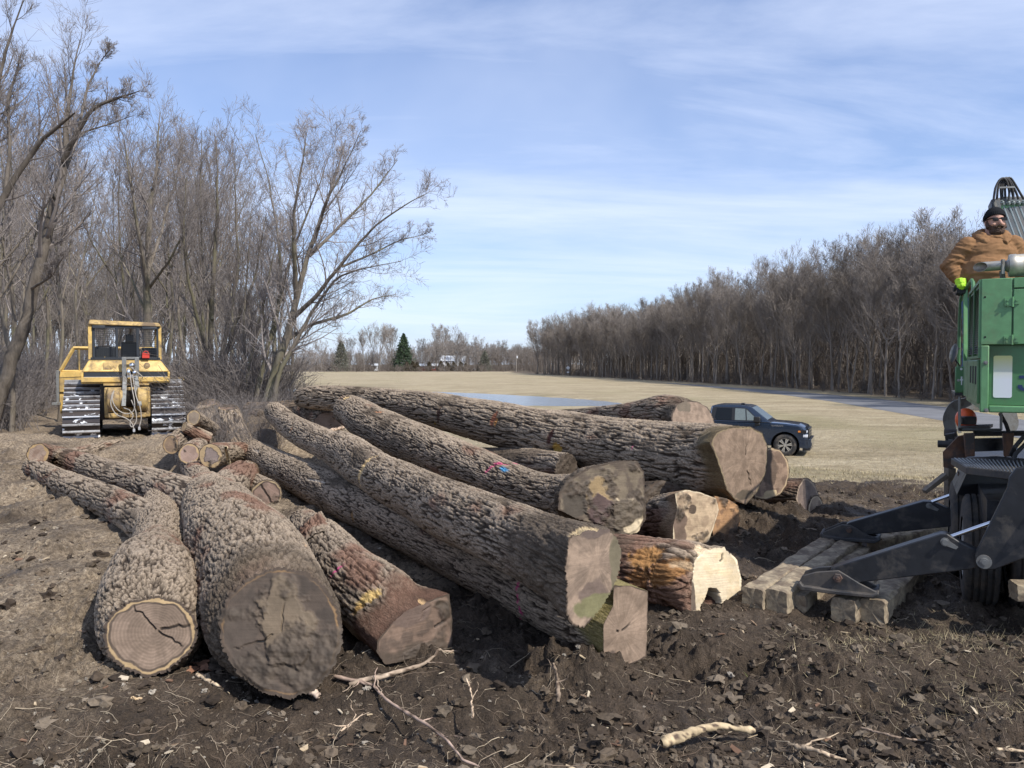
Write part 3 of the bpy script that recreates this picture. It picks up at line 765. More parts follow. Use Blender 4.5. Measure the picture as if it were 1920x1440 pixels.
# G: the long log across the top
make_log('long_log', 'longest log across the top of the pile with a broad brown end',
    [Qp(566, 746, 17.6, .22), Qp(600, 746, 17, .26), Qp(700, 751, 15.8, .265), Qp(800, 767, 14.5, .32), Qp(900, 788, 13.3, .355), Qp(1000, 809, 12.3, .375), Qp(1100, 828, 11.4, .40), Qp(1200, 845, 10.5, .415), Qp(1290, 858, 9.75, .43), Qp(1340, 864, 9.35, .44), Qp(1392, 870, 8.95, .42)],
    near=dict(poly=[(1340, 850), (1330, 830), (1345, 808), (1373, 800), (1407, 800), (1429, 811), (1440, 838), (1437, 884), (1420, 922), (1399, 946), (1380, 940), (1362, 918), (1352, 885)], n=(.62, -.78, .0), blend=.5, trim=.38, trimc=(.16, .12, .065), mud=.25),
    nstyle=dict(heart=PINKISH, heart2=PINK2, radial=.25, pith=(.05, .04), sapw=.03, sap=(.3, .24, .13), rim=.02, rings=.04, cracks=((80, .1, .5), (-70, .3, .8)), crackw=.012, dark=[(.02, -.42, .2, .06, (.11, .085, .06))]),
    patches=[(926, 785, .06, .16, 85, (.24, .10, .06)), (928, 792, .04, .08, 85, (.38, .19, .07)), (1045, 842, .10, .11, 10, (.42, .27, .07)), (1030, 820, .05, .16, 70, (.10, .05, .04)), (815, 795, .05, .06, 0, (.30, .2, .05)), (822, 780, .05, .2, 80, (.10, .06, .045))],
    paint=[(1185, 838, .01, .04, 80, (.7, .1, .25, 1.))], depth=.032, big=.85, red=.02, seed=71, du=.012, ds=.016, lump=.03)
# H: behind G
make_log('butt_log', 'brown log resting behind the top log, its dirty end tilted to the sky',
    [Qp(985, 780, 19.5, .15), Qp(1080, 781, 17.2, .17), Qp(1180, 779, 15, .25), Qp(1240, 775, 14, .34), Qp(1298, 782, 13.2, .34)],
    near=dict(poly=[(1258, 782), (1268, 760), (1285, 752), (1308, 753), (1328, 764), (1338, 785), (1342, 806), (1300, 812), (1262, 806)], n=(.6, -.7, .35), blend=.4, mud=.5),
    nstyle=dict(heart=PINKISH, heart2=PINK2, sapw=.0, rim=.03, rings=.03, dark=[(-.15, .2, .2, .1, (.13, .1, .07))]), mud=.12, red=.3, depth=.024, seed=83)
# I: beside G's end
make_log('butt_log', 'mottled brown log end just right of the broad end of the top log',
    [Qp(1200, 862, 13.2, .28), Qp(1320, 876, 11.2, .30), Qp(1446, 888, 9.7, .31)],
    near=dict(poly=[(1420, 845), (1445, 839), (1463, 843), (1477, 862), (1481, 885), (1475, 910), (1462, 928), (1440, 936), (1415, 934), (1403, 890)], n=(.6, -.8, .0), blend=.3, trim=.15),
    nstyle=dict(heart=(.29, .20, .14), heart2=(.18, .12, .085), sapw=.06, sap=(.45, .33, .2), rim=.02, rings=.1, dark=[(.02, .08, .07, .08, (.24, .175, .13)), (.0, .04, .14, .2, (.13, .09, .065)), (.0, -.25, .15, .05, (.55, .42, .25))]), seed=89)
make_log('butt_log', 'dark barked log at the right foot of the pile, narrow grey brown end',
    [Qp(1385, 936, 11.4, .28), Qp(1450, 937, 10.9, .285), Qp(1506, 938, 10.4, .29)],
    near=dict(poly=[(1492, 935), (1497, 912), (1506, 897), (1516, 897), (1528, 906), (1536, 930), (1540, 950), (1534, 968), (1524, 978), (1512, 974), (1500, 958)], n=(.8, -.6, .05), blend=.3),
    nstyle=dict(heart=(.20, .15, .12), heart2=(.16, .12, .1), sapw=.10, sap=(.33, .25, .18), rings=.2, rim=.03), tint=(.62, .58, .55), seed=97)
make_log('butt_log', 'low pale edged log half hidden behind the narrow grey brown log end',
    [Qp(1455, 960, 11.6, .22), Qp(1500, 962, 11.1, .24), Qp(1530, 962, 10.75, .25)],
    near=dict(n=(.75, -.65, .0), blend=.2), nstyle=dict(heart=(.33, .25, .18), heart2=(.25, .18, .13), sapw=.15, sap=(.5, .4, .27), mud=-.15), seed=101)
# K: cream ended short log
make_log('short_log', 'short orange barked log, its bright cream end hollowed at the foot',
    [Gp(1135, 1058, .26), Gp(1180, 1064, .275), Gp(1250, 1073, .285), Gp(1300, 1079, .29), Gp(1340, 1086, .285, -.02)],
    near=dict(poly=[(1302, 1050), (1322, 1028), (1358, 1026), (1382, 1050), (1391, 1089), (1388, 1128), (1372, 1145), (1345, 1152), (1315, 1160), (1296, 1162), (1296, 1120), (1298, 1080)], n=(.6, -.8, .06), blend=.2),
    nstyle=dict(heart=CREAM, heart2=(.62, .49, .31), sapw=.05, sap=(.72, .60, .42), rim=.0, rings=.03, mud=-.6, dark=[(-.05, -.22, .10, .13, (.035, .025, .018), -.20), (-.22, -.1, .035, .3, (.13, .095, .07))], cracks=((70, .6, .95),)),
    patches=[(1215, 1045, .12, .25, 10, (.36, .19, .075)), (1240, 1075, .12, .22, 30, (.33, .17, .07)), (1320, 1030, .08, .10, 0, (.62, .48, .32)), (1200, 1085, .1, .15, 0, (.28, .14, .06)), (1290, 1060, .05, .1, 0, (.4, .28, .17))],
    depth=.02, red=.6, mud=.12, seed=103, lump=.05)
make_log('short_log', 'upright butt with a mottled cream face in the shade under the top log',
    [Qp(1190, 985, 9.6, .27), Qp(1250, 978, 8.9, .30), Qp(1300, 972, 8.4, .31)],
    near=dict(poly=[(1265, 925), (1285, 918), (1310, 922), (1342, 934), (1348, 955), (1338, 990), (1326, 1020), (1290, 1024), (1262, 1022), (1262, 985), (1270, 955)], n=(.45, -.9, .05), blend=.3, trim=.25, trimc=(.3, .2, .12)),
    nstyle=dict(heart=(.50, .37, .24), heart2=(.36, .26, .17), sapw=.03, sap=CREAM, rim=.0, rings=.03, dark=[(-.02, .1, .05, .05, (.10, .07, .05)), (-.2, -.1, .1, .25, (.16, .11, .08))], mud=-.12), red=.5, seed=107)
make_log('short_log', 'orange brown butt just right of the mottled cream one in the shade',
    [Qp(1300, 975, 9.6, .25), Qp(1345, 974, 9.1, .28), Qp(1372, 974, 8.8, .29)],
    near=dict(poly=[(1340, 930), (1362, 934), (1384, 948), (1388, 975), (1380, 1000), (1366, 1022), (1340, 1022), (1334, 980)], n=(.5, -.86, .05), blend=.3, trim=.3, trimc=(.32, .17, .08)),
    nstyle=dict(heart=(.42, .24, .12), heart2=(.24, .14, .08), sapw=.0, rim=.0, rings=.1, mud=-.1), red=.6, seed=109)
make_log('rooty_log', 'dark root covered butt in the shade between the flared end and the mottled cream butt',
    [Qp(1180, 950, 10.6, .30), Qp(1215, 955, 9.6, .34), Qp(1245, 958, 9.0, .36)],
    near=dict(n=(.3, -.9, .1), blend=.3, mud=.9), nstyle=dict(heart=(.1, .07, .05), heart2=(.06, .045, .035), sapw=0, mud=.2), mud=.4, seed=113, tint=(.5, .45, .4))
# small wood by the bulldozer
SMALL = 'small cut logs heaped behind the front logs'
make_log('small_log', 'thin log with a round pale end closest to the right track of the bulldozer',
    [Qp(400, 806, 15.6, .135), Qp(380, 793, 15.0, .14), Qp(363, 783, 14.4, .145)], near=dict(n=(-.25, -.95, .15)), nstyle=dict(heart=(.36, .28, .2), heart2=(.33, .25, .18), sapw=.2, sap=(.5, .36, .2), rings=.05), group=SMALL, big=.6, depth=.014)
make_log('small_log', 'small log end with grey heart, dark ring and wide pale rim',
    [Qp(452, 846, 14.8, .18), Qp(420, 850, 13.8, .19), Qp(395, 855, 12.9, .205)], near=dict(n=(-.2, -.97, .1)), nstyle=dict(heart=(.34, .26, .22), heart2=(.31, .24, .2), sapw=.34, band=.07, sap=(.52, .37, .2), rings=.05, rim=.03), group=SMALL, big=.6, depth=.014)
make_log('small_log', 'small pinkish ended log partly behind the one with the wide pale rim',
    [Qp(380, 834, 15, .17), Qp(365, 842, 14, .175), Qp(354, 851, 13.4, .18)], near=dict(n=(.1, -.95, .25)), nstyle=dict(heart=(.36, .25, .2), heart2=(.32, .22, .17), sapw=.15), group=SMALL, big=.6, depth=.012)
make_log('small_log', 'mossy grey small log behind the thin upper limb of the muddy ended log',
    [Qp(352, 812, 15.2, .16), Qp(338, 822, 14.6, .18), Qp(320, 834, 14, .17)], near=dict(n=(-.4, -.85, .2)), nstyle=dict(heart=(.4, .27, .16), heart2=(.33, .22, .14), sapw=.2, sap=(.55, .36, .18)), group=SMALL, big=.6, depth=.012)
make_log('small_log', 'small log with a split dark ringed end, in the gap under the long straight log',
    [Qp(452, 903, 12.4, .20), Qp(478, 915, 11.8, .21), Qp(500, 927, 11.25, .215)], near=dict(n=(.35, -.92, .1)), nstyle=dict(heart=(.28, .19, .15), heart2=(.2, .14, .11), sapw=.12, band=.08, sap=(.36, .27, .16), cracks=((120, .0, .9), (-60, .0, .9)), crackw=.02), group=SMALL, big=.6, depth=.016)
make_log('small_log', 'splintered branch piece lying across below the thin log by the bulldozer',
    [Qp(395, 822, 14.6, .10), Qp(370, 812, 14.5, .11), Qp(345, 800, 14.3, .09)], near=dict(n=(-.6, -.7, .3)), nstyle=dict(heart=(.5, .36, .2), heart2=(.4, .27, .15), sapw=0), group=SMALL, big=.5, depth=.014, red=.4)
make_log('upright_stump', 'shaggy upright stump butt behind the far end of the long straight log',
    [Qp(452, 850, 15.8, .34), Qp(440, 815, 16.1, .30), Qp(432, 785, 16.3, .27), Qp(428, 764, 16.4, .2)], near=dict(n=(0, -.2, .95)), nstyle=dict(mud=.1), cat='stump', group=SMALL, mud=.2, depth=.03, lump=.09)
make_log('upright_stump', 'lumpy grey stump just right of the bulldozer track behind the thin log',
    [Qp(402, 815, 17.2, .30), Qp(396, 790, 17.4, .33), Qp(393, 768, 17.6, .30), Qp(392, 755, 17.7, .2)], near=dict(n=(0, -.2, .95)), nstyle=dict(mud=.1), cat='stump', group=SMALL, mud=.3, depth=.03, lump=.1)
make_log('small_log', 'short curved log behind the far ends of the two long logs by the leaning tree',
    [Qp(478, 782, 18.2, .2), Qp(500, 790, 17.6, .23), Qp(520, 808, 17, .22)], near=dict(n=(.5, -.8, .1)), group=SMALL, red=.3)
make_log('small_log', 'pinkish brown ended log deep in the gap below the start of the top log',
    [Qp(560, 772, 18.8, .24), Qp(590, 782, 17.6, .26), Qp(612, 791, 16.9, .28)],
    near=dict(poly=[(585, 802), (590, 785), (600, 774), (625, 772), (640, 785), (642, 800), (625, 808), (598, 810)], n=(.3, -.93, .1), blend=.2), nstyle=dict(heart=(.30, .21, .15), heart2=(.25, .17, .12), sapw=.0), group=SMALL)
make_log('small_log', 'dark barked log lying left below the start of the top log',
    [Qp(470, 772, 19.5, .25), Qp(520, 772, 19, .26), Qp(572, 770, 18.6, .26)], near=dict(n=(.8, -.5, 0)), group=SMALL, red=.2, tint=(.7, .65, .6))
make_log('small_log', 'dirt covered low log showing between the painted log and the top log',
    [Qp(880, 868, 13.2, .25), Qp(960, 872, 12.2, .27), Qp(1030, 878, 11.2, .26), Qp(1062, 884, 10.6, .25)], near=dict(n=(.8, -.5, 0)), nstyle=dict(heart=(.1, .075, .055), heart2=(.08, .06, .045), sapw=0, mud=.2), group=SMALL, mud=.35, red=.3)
# ------------------------------------------------------------------ bare trees
def tubes(pts, rad, sides, ref=np.array([.31, .17, .93])):
    """pts (M,K,3) rad (M,K) -> V, F"""
    M_, K, _ = pts.shape
    t = nrm(np.gradient(pts, axis=1))
    a = np.cross(t, ref); bad = np.linalg.norm(a, axis=-1) < .15
    a[bad] = np.cross(t[bad], [1, 0, 0]); a = nrm(a); b = np.cross(t, a)
    th = np.arange(sides) * 2 * math.pi / sides
    V = pts[:, :, None, :] + rad[:, :, None, None] * (np.cos(th)[None, None, :, None] * a[:, :, None, :] + np.sin(th)[None, None, :, None] * b[:, :, None, :])
    m = np.arange(M_)[:, None, None] * K * sides; k = np.arange(K - 1)[None, :, None] * sides; i = np.arange(sides)[None, None, :]; i2 = (i + 1) % sides
    F = np.stack([m + k + i, m + k + i2, m + k + sides + i2, m + k + sides + i], -1).reshape(-1, 4)
    return V.reshape(-1, 3), F

def grow(st, dr, ln, r0, r1, K, wander, up, g):
    M_ = len(st); pts = np.zeros((M_, K + 1, 3)); pts[:, 0] = st; d = nrm(dr)
    for k in range(K):
        d = nrm(d + wander * g.normal(size=(M_, 3)) + np.array([0, 0, up]))
        pts[:, k + 1] = pts[:, k] + d * (ln / K)[:, None]
    rad = r0[:, None] + (r1 - r0)[:, None] * np.linspace(0, 1, K + 1)[None] ** .8
    return pts, rad

def spawn(pts, rad, n, tmin, ang, angj, lfrac, lens, g, rfrac=.62, tpow=.8, upb=0.0):
    M_, K1, _ = pts.shape
    t = tmin + (1 - tmin) * g.random((M_, n)) ** tpow; f = t * (K1 - 1); i = np.minimum(f.astype(int), K1 - 2); w_ = f - i
    m = np.arange(M_)[:, None]
    p = pts[m, i] * (1 - w_[..., None]) + pts[m, i + 1] * w_[..., None]
    r = rad[m, i] * (1 - w_) + rad[m, i + 1] * w_
    d = nrm(pts[m, i + 1] - pts[m, i])
    a = nrm(np.cross(d, g.normal(size=d.shape))); ph = R(ang) + R(angj) * g.normal(size=t.shape)
    dd = d * np.cos(ph)[..., None] + a * np.sin(ph)[..., None]; dd[..., 2] += upb
    ln = lens[:, None] * lfrac * (1.15 - .6 * t) * g.uniform(.6, 1.25, t.shape)
    return p.reshape(-1, 3), nrm(dd).reshape(-1, 3), ln.ravel(), (r * rfrac * g.uniform(.7, 1.1, r.shape)).ravel()

def tree_parts(seed, stems, counts=(14, 7, 6, 5), lf=(.5, .5, .5, .5), ang=(48, 45, 42, 40), up=(.10, .08, .05, .03), tmin=(.3, .15, .1, .1), sides=(8, 5, 4, 3), twig_r=.004, wander=.085, ldr=1.0):
    """stems: list of (polyline Kx3, radii K). returns trunk (V,F), crown list"""
    g = np.random.default_rng(seed)
    TV, TF, n0 = [], [], 0
    S = []
    for pl, rd in stems:
        pl = np.asarray(pl, float); rd = np.asarray(rd, float)
        s = np.concatenate([[0], np.cumsum(np.linalg.norm(np.diff(pl, axis=0), axis=1))]); u = np.linspace(0, s[-1], 25)
        q = np.stack([np.interp(u, s, pl[:, k]) for k in range(3)], -1)
        q[1:-1] = .25 * q[:-2] + .5 * q[1:-1] + .25 * q[2:]
        L = s[-1]; jit = np.cumsum(g.normal(size=(25, 3)) * .006 * L / 3, axis=0); jit -= np.linspace(0, 1, 25)[:, None] * jit[-1]
        q = q + jit * np.array([1, 1, .2])
        S.append((q, np.interp(u, s, rd), L))
    P0 = np.stack([q for q, _, _ in S]); R0 = np.stack([r for _, r, _ in S]); L0 = np.array([l for _, _, l in S])
    R0 = R0 * .82; V, F = tubes(P0, R0, sides[0]); trunk = (V, F)
    cV, cF, off = [], [], 0
    pts, rad, lens = P0, R0, L0
    for l, n in enumerate(counts):
        st, d, ln, r = spawn(pts, rad, n, tmin[l], ang[l], 11, lf[l], lens, g, .6 if l else .5, upb=.12)
        r = np.maximum(r, twig_r); r1 = np.maximum(r * .28, twig_r * .7)
        pts, rad = grow(st, d, ln, r, r1, (9, 7, 5, 3, 3)[l], wander, up[l], g); lens = ln
        V, F = tubes(pts, rad, sides[min(l + 1, 3)] if l < 2 else 3)
        cV.append(V); cF.append(F + off); off += len(V)
    return trunk, (np.vstack(cV), np.vstack(cF))

def mat_treebark(name, a, b_, moss=None, sc_=6):
    m, nt, bs = newmat(name)
    pos = node(nt, 'ShaderNodeNewGeometry').outputs['Position']
    oi = node(nt, 'ShaderNodeObjectInfo')
    mp = node(nt, 'ShaderNodeMapping'); mp.inputs['Scale'].default_value = (1, 1, .25); nt.links.new(pos, mp.inputs[0])
    n = noise(nt, mp.outputs[0], sc_, 6, .7)
    c = ramp(nt, n, [(.3, a), (.7, b_)])
    c = mix(nt, 1.0, c, ramp(nt, oi.outputs['Random'], [(0, g3(.7)), (1, g3(1.3))]), 'MULTIPLY')
    if moss is not None:
        n2 = noise(nt, pos, .8, 4, .6); c = mix(nt, ramp(nt, n2, [(.48, g3(0)), (.6, g3(.55))]), c, moss)
    nt.links.new(c, bs.inputs['Base Color']); bs.inputs['Roughness'].default_value = .9; bs.inputs['Specular IOR Level'].default_value = .15
    bump(nt, bs, n, .6, .03)
    return m
mat_trunk = mat_treebark('tree_bark', (.10, .082, .064), (.25, .215, .175), (.16, .15, .085))
mat_trunk_dark = mat_treebark('dark_tree_bark', (.055, .045, .036), (.17, .145, .12))
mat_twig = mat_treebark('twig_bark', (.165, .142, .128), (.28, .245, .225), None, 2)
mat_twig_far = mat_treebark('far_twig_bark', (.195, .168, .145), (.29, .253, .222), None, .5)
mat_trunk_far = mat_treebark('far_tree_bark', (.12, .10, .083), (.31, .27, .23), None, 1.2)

def make_tree(name, label, base, parts, group, cat='tree', mats=None, rz=0, scale=1.0):
    (tv, tf), (cv, cf) = parts
    root = empty(name, base, rz, label, cat, group); root.scale = (scale,) * 3
    mats = mats or (mat_trunk, mat_twig)
    obj('trunk', mesh('trunk', tv, tf), mats[0], root); obj('crown', mesh('crown', cv, cf, False), mats[1], root)
    return root

def copy_thing(src, loc, rz, s, label=None, sz=None):
    r = src.copy(); COL.objects.link(r); r.location = [float(v) for v in loc]; r.rotation_euler = (0, 0, rz); r.scale = (s, s, sz or s)
    if label: r['label'] = label
    for ch in src.children:
        c = ch.copy(); COL.objects.link(c); c.parent = r
        for gc in ch.children:
            d = gc.copy(); COL.objects.link(d); d.parent = c
    return r

def hero(seed, name, label, base_px, d, stems_px, cat='tree', group=None, mats=None, **kw):
    """stems measured as (px, py, depth, radius) lists; ground end is dropped to the soil"""
    b0 = P(*base_px, d); base = np.array([b0[0], b0[1], float(ground_z(b0[0:1], b0[1:2])[0]) - .1])
    stems = []
    for st in stems_px:
        pl = [P(a, b_, dd) for a, b_, dd, r in st]; rd = [r for *_, r in st]
        stems.append((np.array(pl) - base, rd))
    return make_tree(name, label, base, tree_parts(seed, stems, **kw), group, cat, mats)

# leaning multi-stemmed tree right of the bulldozer
D4 = 20.5
hero(5, 'bare_tree', 'bare many stemmed tree leaning and fanning out over the log pile', (492, 790), D4, [
    [(490, 812, D4, .18), (500, 745, D4, .155), (535, 640, D4, .125), (556, 560, D4, .10), (580, 480, D4, .075), (606, 410, D4 + .5, .06), (630, 330, D4 + .7, .035), (648, 262, D4 + 1, .012)],
    [(556, 562, D4, .09), (556, 480, D4 - .6, .065), (553, 400, D4 - 1, .045), (566, 320, D4 - 1.2, .025), (575, 248, D4 - 1.3, .01)],
    [(545, 600, D4, .085), (590, 560, D4 - .4, .07), (640, 500, D4 - .8, .05), (700, 430, D4 - 1, .032), (760, 385, D4 - 1.2, .02), (802, 362, D4 - 1.3, .008)],
    [(580, 480, D4, .06), (640, 420, D4 + .8, .045), (690, 370, D4 + 1.1, .03), (745, 300, D4 + 1.4, .01)],
    [(535, 640, D4, .075), (580, 610, D4 + .4, .06), (650, 590, D4 + 1, .04), (700, 560, D4 + 1.4, .022), (742, 552, D4 + 1.6, .008)],
    [(516, 700, D4, .09), (515, 620, D4 + .6, .06), (530, 520, D4 + 1, .05), (520, 420, D4 + 1.2, .035), (505, 330, D4 + 1.4, .02), (478, 250, D4 + 1.5, .008)],
    [(470, 815, D4 + .4, .10), (492, 700, D4 + .4, .085), (520, 590, D4 + .5, .065), (548, 470, D4 + .6, .045), (590, 360, D4 + .7, .025), (622, 275, D4 + .8, .008)],
    [(500, 815, D4 - .3, .09), (520, 700, D4 - .3, .075), (575, 600, D4 - .3, .055), (630, 520, D4 - .3, .035), (700, 500, D4 - .3, .018), (752, 490, D4 - .3, .008)],
    [(590, 452, D4, .05), (610, 380, D4 - .8, .035), (640, 320, D4 - 1, .02), (676, 246, D4 - 1.2, .008)],
    [(640, 500, D4 - .8, .04), (690, 480, D4 - .6, .03), (750, 450, D4 - .2, .018), (795, 440, D4, .008)]],
    counts=(20, 9, 6), lf=(.245, .58, .62), tmin=(.15, .08, .08), ang=(42, 48, 46), up=(.05, .03, .01), twig_r=.0032, wander=.075)
hero(15, 'bare_tree', 'slim pale stemmed sapling clump just left of the leaning tree', (455, 800), 21.5, [
    [(440, 830, 21.5, .08), (462, 720, 21.5, .07), (478, 640, 21.5, .05), (500, 540, 21.3, .035), (520, 440, 21.2, .008)],
    [(452, 830, 21.8, .07), (455, 700, 21.8, .055), (450, 600, 22, .04), (462, 500, 22.2, .03), (470, 400, 22.3, .008)],
    [(500, 820, 22.4, .07), (520, 700, 22.4, .055), (528, 600, 22.5, .04), (545, 480, 22.6, .008)],
    [(545, 800, 23, .06), (545, 690, 23, .05), (552, 600, 23, .03), (560, 500, 23, .008)]],
    counts=(15, 8, 4), lf=(.26, .56, .62), tmin=(.15, .1, .1), ang=(34, 34, 34), up=(.05, .04, .02), twig_r=.0035, wander=.07)
# tall leaning tree at the left edge
D1 = 21
hero(6, 'bare_tree', 'tall forked tree at the left edge leaning right above the bulldozer', (-20, 740), D1, [
    [(-20, 790, D1, .26), (8, 690, D1, .23), (52, 560, D1, .19), (80, 450, D1, .165), (100, 370, D1, .14), (118, 300, D1, .12), (122, 230, D1 + .4, .08), (128, 160, D1 + .6, .045), (150, 75, D1 + .8, .012)],
    [(118, 302, D1, .09), (150, 235, D1 - .4, .08), (178, 200, D1 - .6, .06), (215, 185, D1 - .7, .04), (262, 170, D1 - .8, .012)],
    [(150, 235, D1 - .4, .05), (165, 160, D1 + .3, .035), (190, 110, D1 + .5, .02), (210, 90, D1 + .5, .008)],
    [(100, 372, D1, .08), (130, 300, D1 + .8, .05), (150, 250, D1 + 1.2, .04), (210, 232, D1 + 1.4, .02), (255, 215, D1 + 1.5, .008)],
    [(60, 540, D1, .05), (95, 520, D1 - .8, .03), (120, 480, D1 - 1, .01)]],
    counts=(22, 9, 6), lf=(.2, .6, .65), tmin=(.38, .1, .1), ang=(44, 46, 44), twig_r=.0035, wander=.07, mats=(mat_trunk_dark, mat_twig))
D2 = 18
hero(7, 'bare_tree', 'limb heavy tree mostly cut off by the left edge of the picture', (-120, 760), D2, [
    [(-130, 830, D2, .2), (-90, 600, D2, .16), (-50, 500, D2, .12), (-5, 400, D2, .10), (40, 320, D2, .08), (68, 275, D2, .065), (110, 235, D2 - .3, .045), (140, 212, D2 - .5, .02)],
    [(-50, 500, D2, .12), (-30, 300, D2 + .5, .09), (-5, 160, D2 + .8, .06), (20, 60, D2 + 1, .03), (50, -10, D2 + 1, .012)],
    [(10, 372, D2, .07), (22, 280, D2 + .6, .05), (15, 180, D2 + .8, .04), (40, 100, D2 + 1, .012)]],
    counts=(20, 9, 6), lf=(.2, .58, .62), tmin=(.3, .1, .1), twig_r=.0035, wander=.07, mats=(mat_trunk_dark, mat_twig))
D3 = 29
hero(8, 'bare_tree', 'upright bare tree rising straight behind the bulldozer cab with a vase shaped crown', (278, 740), D3, [
    [(277, 770, D3, .20), (278, 600, D3, .17), (281, 480, D3, .14), (288, 400, D3, .10), (296, 320, D3, .07), (300, 210, D3, .012)],
    [(279, 560, D3, .09), (262, 450, D3 - 1, .07), (245, 350, D3 - 1.5, .045), (230, 250, D3 - 2, .01)],
    [(281, 500, D3, .09), (305, 420, D3 + 1, .06), (330, 330, D3 + 1.5, .04), (345, 235, D3 + 2, .01)],
    [(279, 590, D3, .07), (235, 500, D3 + 1, .05), (190, 420, D3 + 1.5, .03), (165, 350, D3 + 2, .01)],
    [(280, 540, D3, .07), (320, 490, D3 - 1, .05), (365, 400, D3 - 1.4, .03), (385, 320, D3 - 1.6, .01)]],
    counts=(20, 9, 5), lf=(.27, .56, .62), tmin=(.2, .1, .1), ang=(38, 44, 42), twig_r=.0045, wander=.06)
hero(9, 'bare_tree', 'slender many stemmed tree between the bulldozer cab and the leaning tree', (400, 770), 24, [
    [(398, 800, 24, .13), (392, 650, 24, .10), (400, 500, 24, .08), (410, 380, 24, .05), (402, 250, 24, .01)],
    [(398, 760, 24, .1), (425, 620, 24.6, .08), (445, 480, 25, .05), (440, 290, 25, .01)],
    [(392, 680, 24, .08), (360, 560, 23.5, .06), (345, 450, 23, .04), (350, 330, 23, .01)],
    [(404, 740, 24, .09), (440, 620, 23, .07), (480, 520, 22.8, .04), (500, 400, 22.6, .01)],
    [(398, 600, 24, .06), (375, 470, 25, .04), (372, 350, 25.4, .03), (378, 245, 25.6, .01)]],
    counts=(20, 9, 5), lf=(.24, .56, .62), tmin=(.15, .1, .1), ang=(38, 44, 42), twig_r=.004, wander=.06)

# --- a few grown sorts, each copied many times
def sort_tree(seed, H, r, lean=.03, ang=(47, 44, 42, 40), vase=False, ns=1, counts=(16, 7, 5), tw=.008, lf=.30, tm=.34):
    g = np.random.default_rng(seed); stems = []
    for k in range(ns):
        a = g.uniform(0, 6.28); off = np.array([math.cos(a), math.sin(a), 0]) * (.25 if ns > 1 else 0)
        top = off * 4 * H / 10 + np.array([g.normal() * lean * H, g.normal() * lean * H, H * g.uniform(.85, 1)])
        mid = off * 1.3 + top * .45 + np.array([g.normal(), g.normal(), 0]) * .02 * H
        stems.append((np.array([off + [0, 0, -.3], mid * .5 + off * .4, mid, top * .75, top]), [r, r * .82, r * .62, r * .3, .012]))
    if not vase: pass
    for k in range(3):                      # main forks
        q = stems[0][0]; t0 = g.uniform(.35, .6); p0 = q[1] * (1 - t0) + q[3] * t0
        a = g.uniform(0, 6.28); sp = g.uniform(.12, .24) * H
        stems.append((np.array([p0, p0 + [math.cos(a) * sp * .5, math.sin(a) * sp * .5, H * .16], p0 + [math.cos(a) * sp, math.sin(a) * sp, (H - p0[2]) * .92]]), [r * .45, r * .32, .012]))
    return tree_parts(seed, stems, counts=counts, lf=(lf, .55, .6, .6), tmin=(tm, .12, .1, .1), ang=ang, wander=.07, twig_r=tw, sides=(7, 4, 3, 3), up=(.1, .08, .05, .03))

HIDE = []
WOODS_G = 'bare trees along the edge of the woods across the road'
SORTS = []
for k, (sd, H, r, tw) in enumerate([(201, 17, .24, .012), (202, 18, .2, .012), (203, 16, .19, .012), (204, 18.5, .3, .013), (205, 15, .15, .012), (206, 17.5, .22, .012)]):
    SORTS.append(sort_tree(sd, H, r, tw=tw, counts=(20, 9, 5), lf=.34, tm=.24))
# woods edge: pixel and distance of its foot
def foot(px):
    X_ = np.array([960, 1000, 1060, 1200, 1300, 1463, 1560, 1655, 1780, 1920, 2060])
    D_ = np.array([300, 262, 229, 168, 143, 112, 97, 84, 70, 60, 52.0])
    return float(np.interp(px, X_, D_))
KINDS_ = ['grey barked', 'brown twigged', 'slim', 'thick stemmed', 'thin young', 'pale barked']
LBL = 'bare {} tree standing in the long woods edge across the road'
first = {}
g = np.random.default_rng(77)
cnt = 0
def wood_tree(x, y, grp, lbl, smin=.78, smax=1.1, k=None, z=None, mats=None):
    global cnt
    k = int(g.integers(0, 6)) if k is None else k
    s = g.uniform(smin, smax); rz = g.uniform(0, 6.28)
    z = float(ground_z(np.array([x]), np.array([y]))[0]) - .15 if z is None else z
    key = (k, grp)
    if k not in first:
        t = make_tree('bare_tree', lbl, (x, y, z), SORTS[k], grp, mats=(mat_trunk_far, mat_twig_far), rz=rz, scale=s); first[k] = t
    else:
        t = copy_thing(first[k], (x, y, z), rz, s, lbl); t['group'] = grp
    cnt += 1
    return t
# walk along the edge in world space
edge = []
for px in np.linspace(1000, 2090, 400):
    d = foot(min(px, 2060)); edge.append(((px - 960) / 1440 * d, d))
edge = np.array(edge); es = np.concatenate([[0], np.cumsum(np.hypot(*np.diff(edge, axis=0).T))])
rows = [(1.0, 3.0, .93), (5.5, 3.3, 1.0), (11, 3.9, 1.04)]
for (back, step, hs) in rows:
    u = 0.0
    while u < es[-1]:
        x = np.interp(u, es, edge[:, 0]); y = np.interp(u, es, edge[:, 1])
        x2 = np.interp(u + 1, es, edge[:, 0]); y2 = np.interp(u + 1, es, edge[:, 1])
        tx, ty = nrm([x2 - x, y2 - y + 1e-6]); nx, ny = -ty, tx
        if nx < 0: nx, ny = -nx, -ny
        b_ = back + g.uniform(-1.5, 1.5)
        near_h = np.interp(y, [52, 70, 90, 115, 170, 230], [.80, .86, .99, 1.09, .93, .96])
        wood_tree(x + nx * b_, y + ny * b_, WOODS_G, LBL, .80 * hs * near_h, 1.12 * hs * near_h, z=FIELD)
        u += step * g.uniform(.7, 1.3)
print('woods trees', cnt)
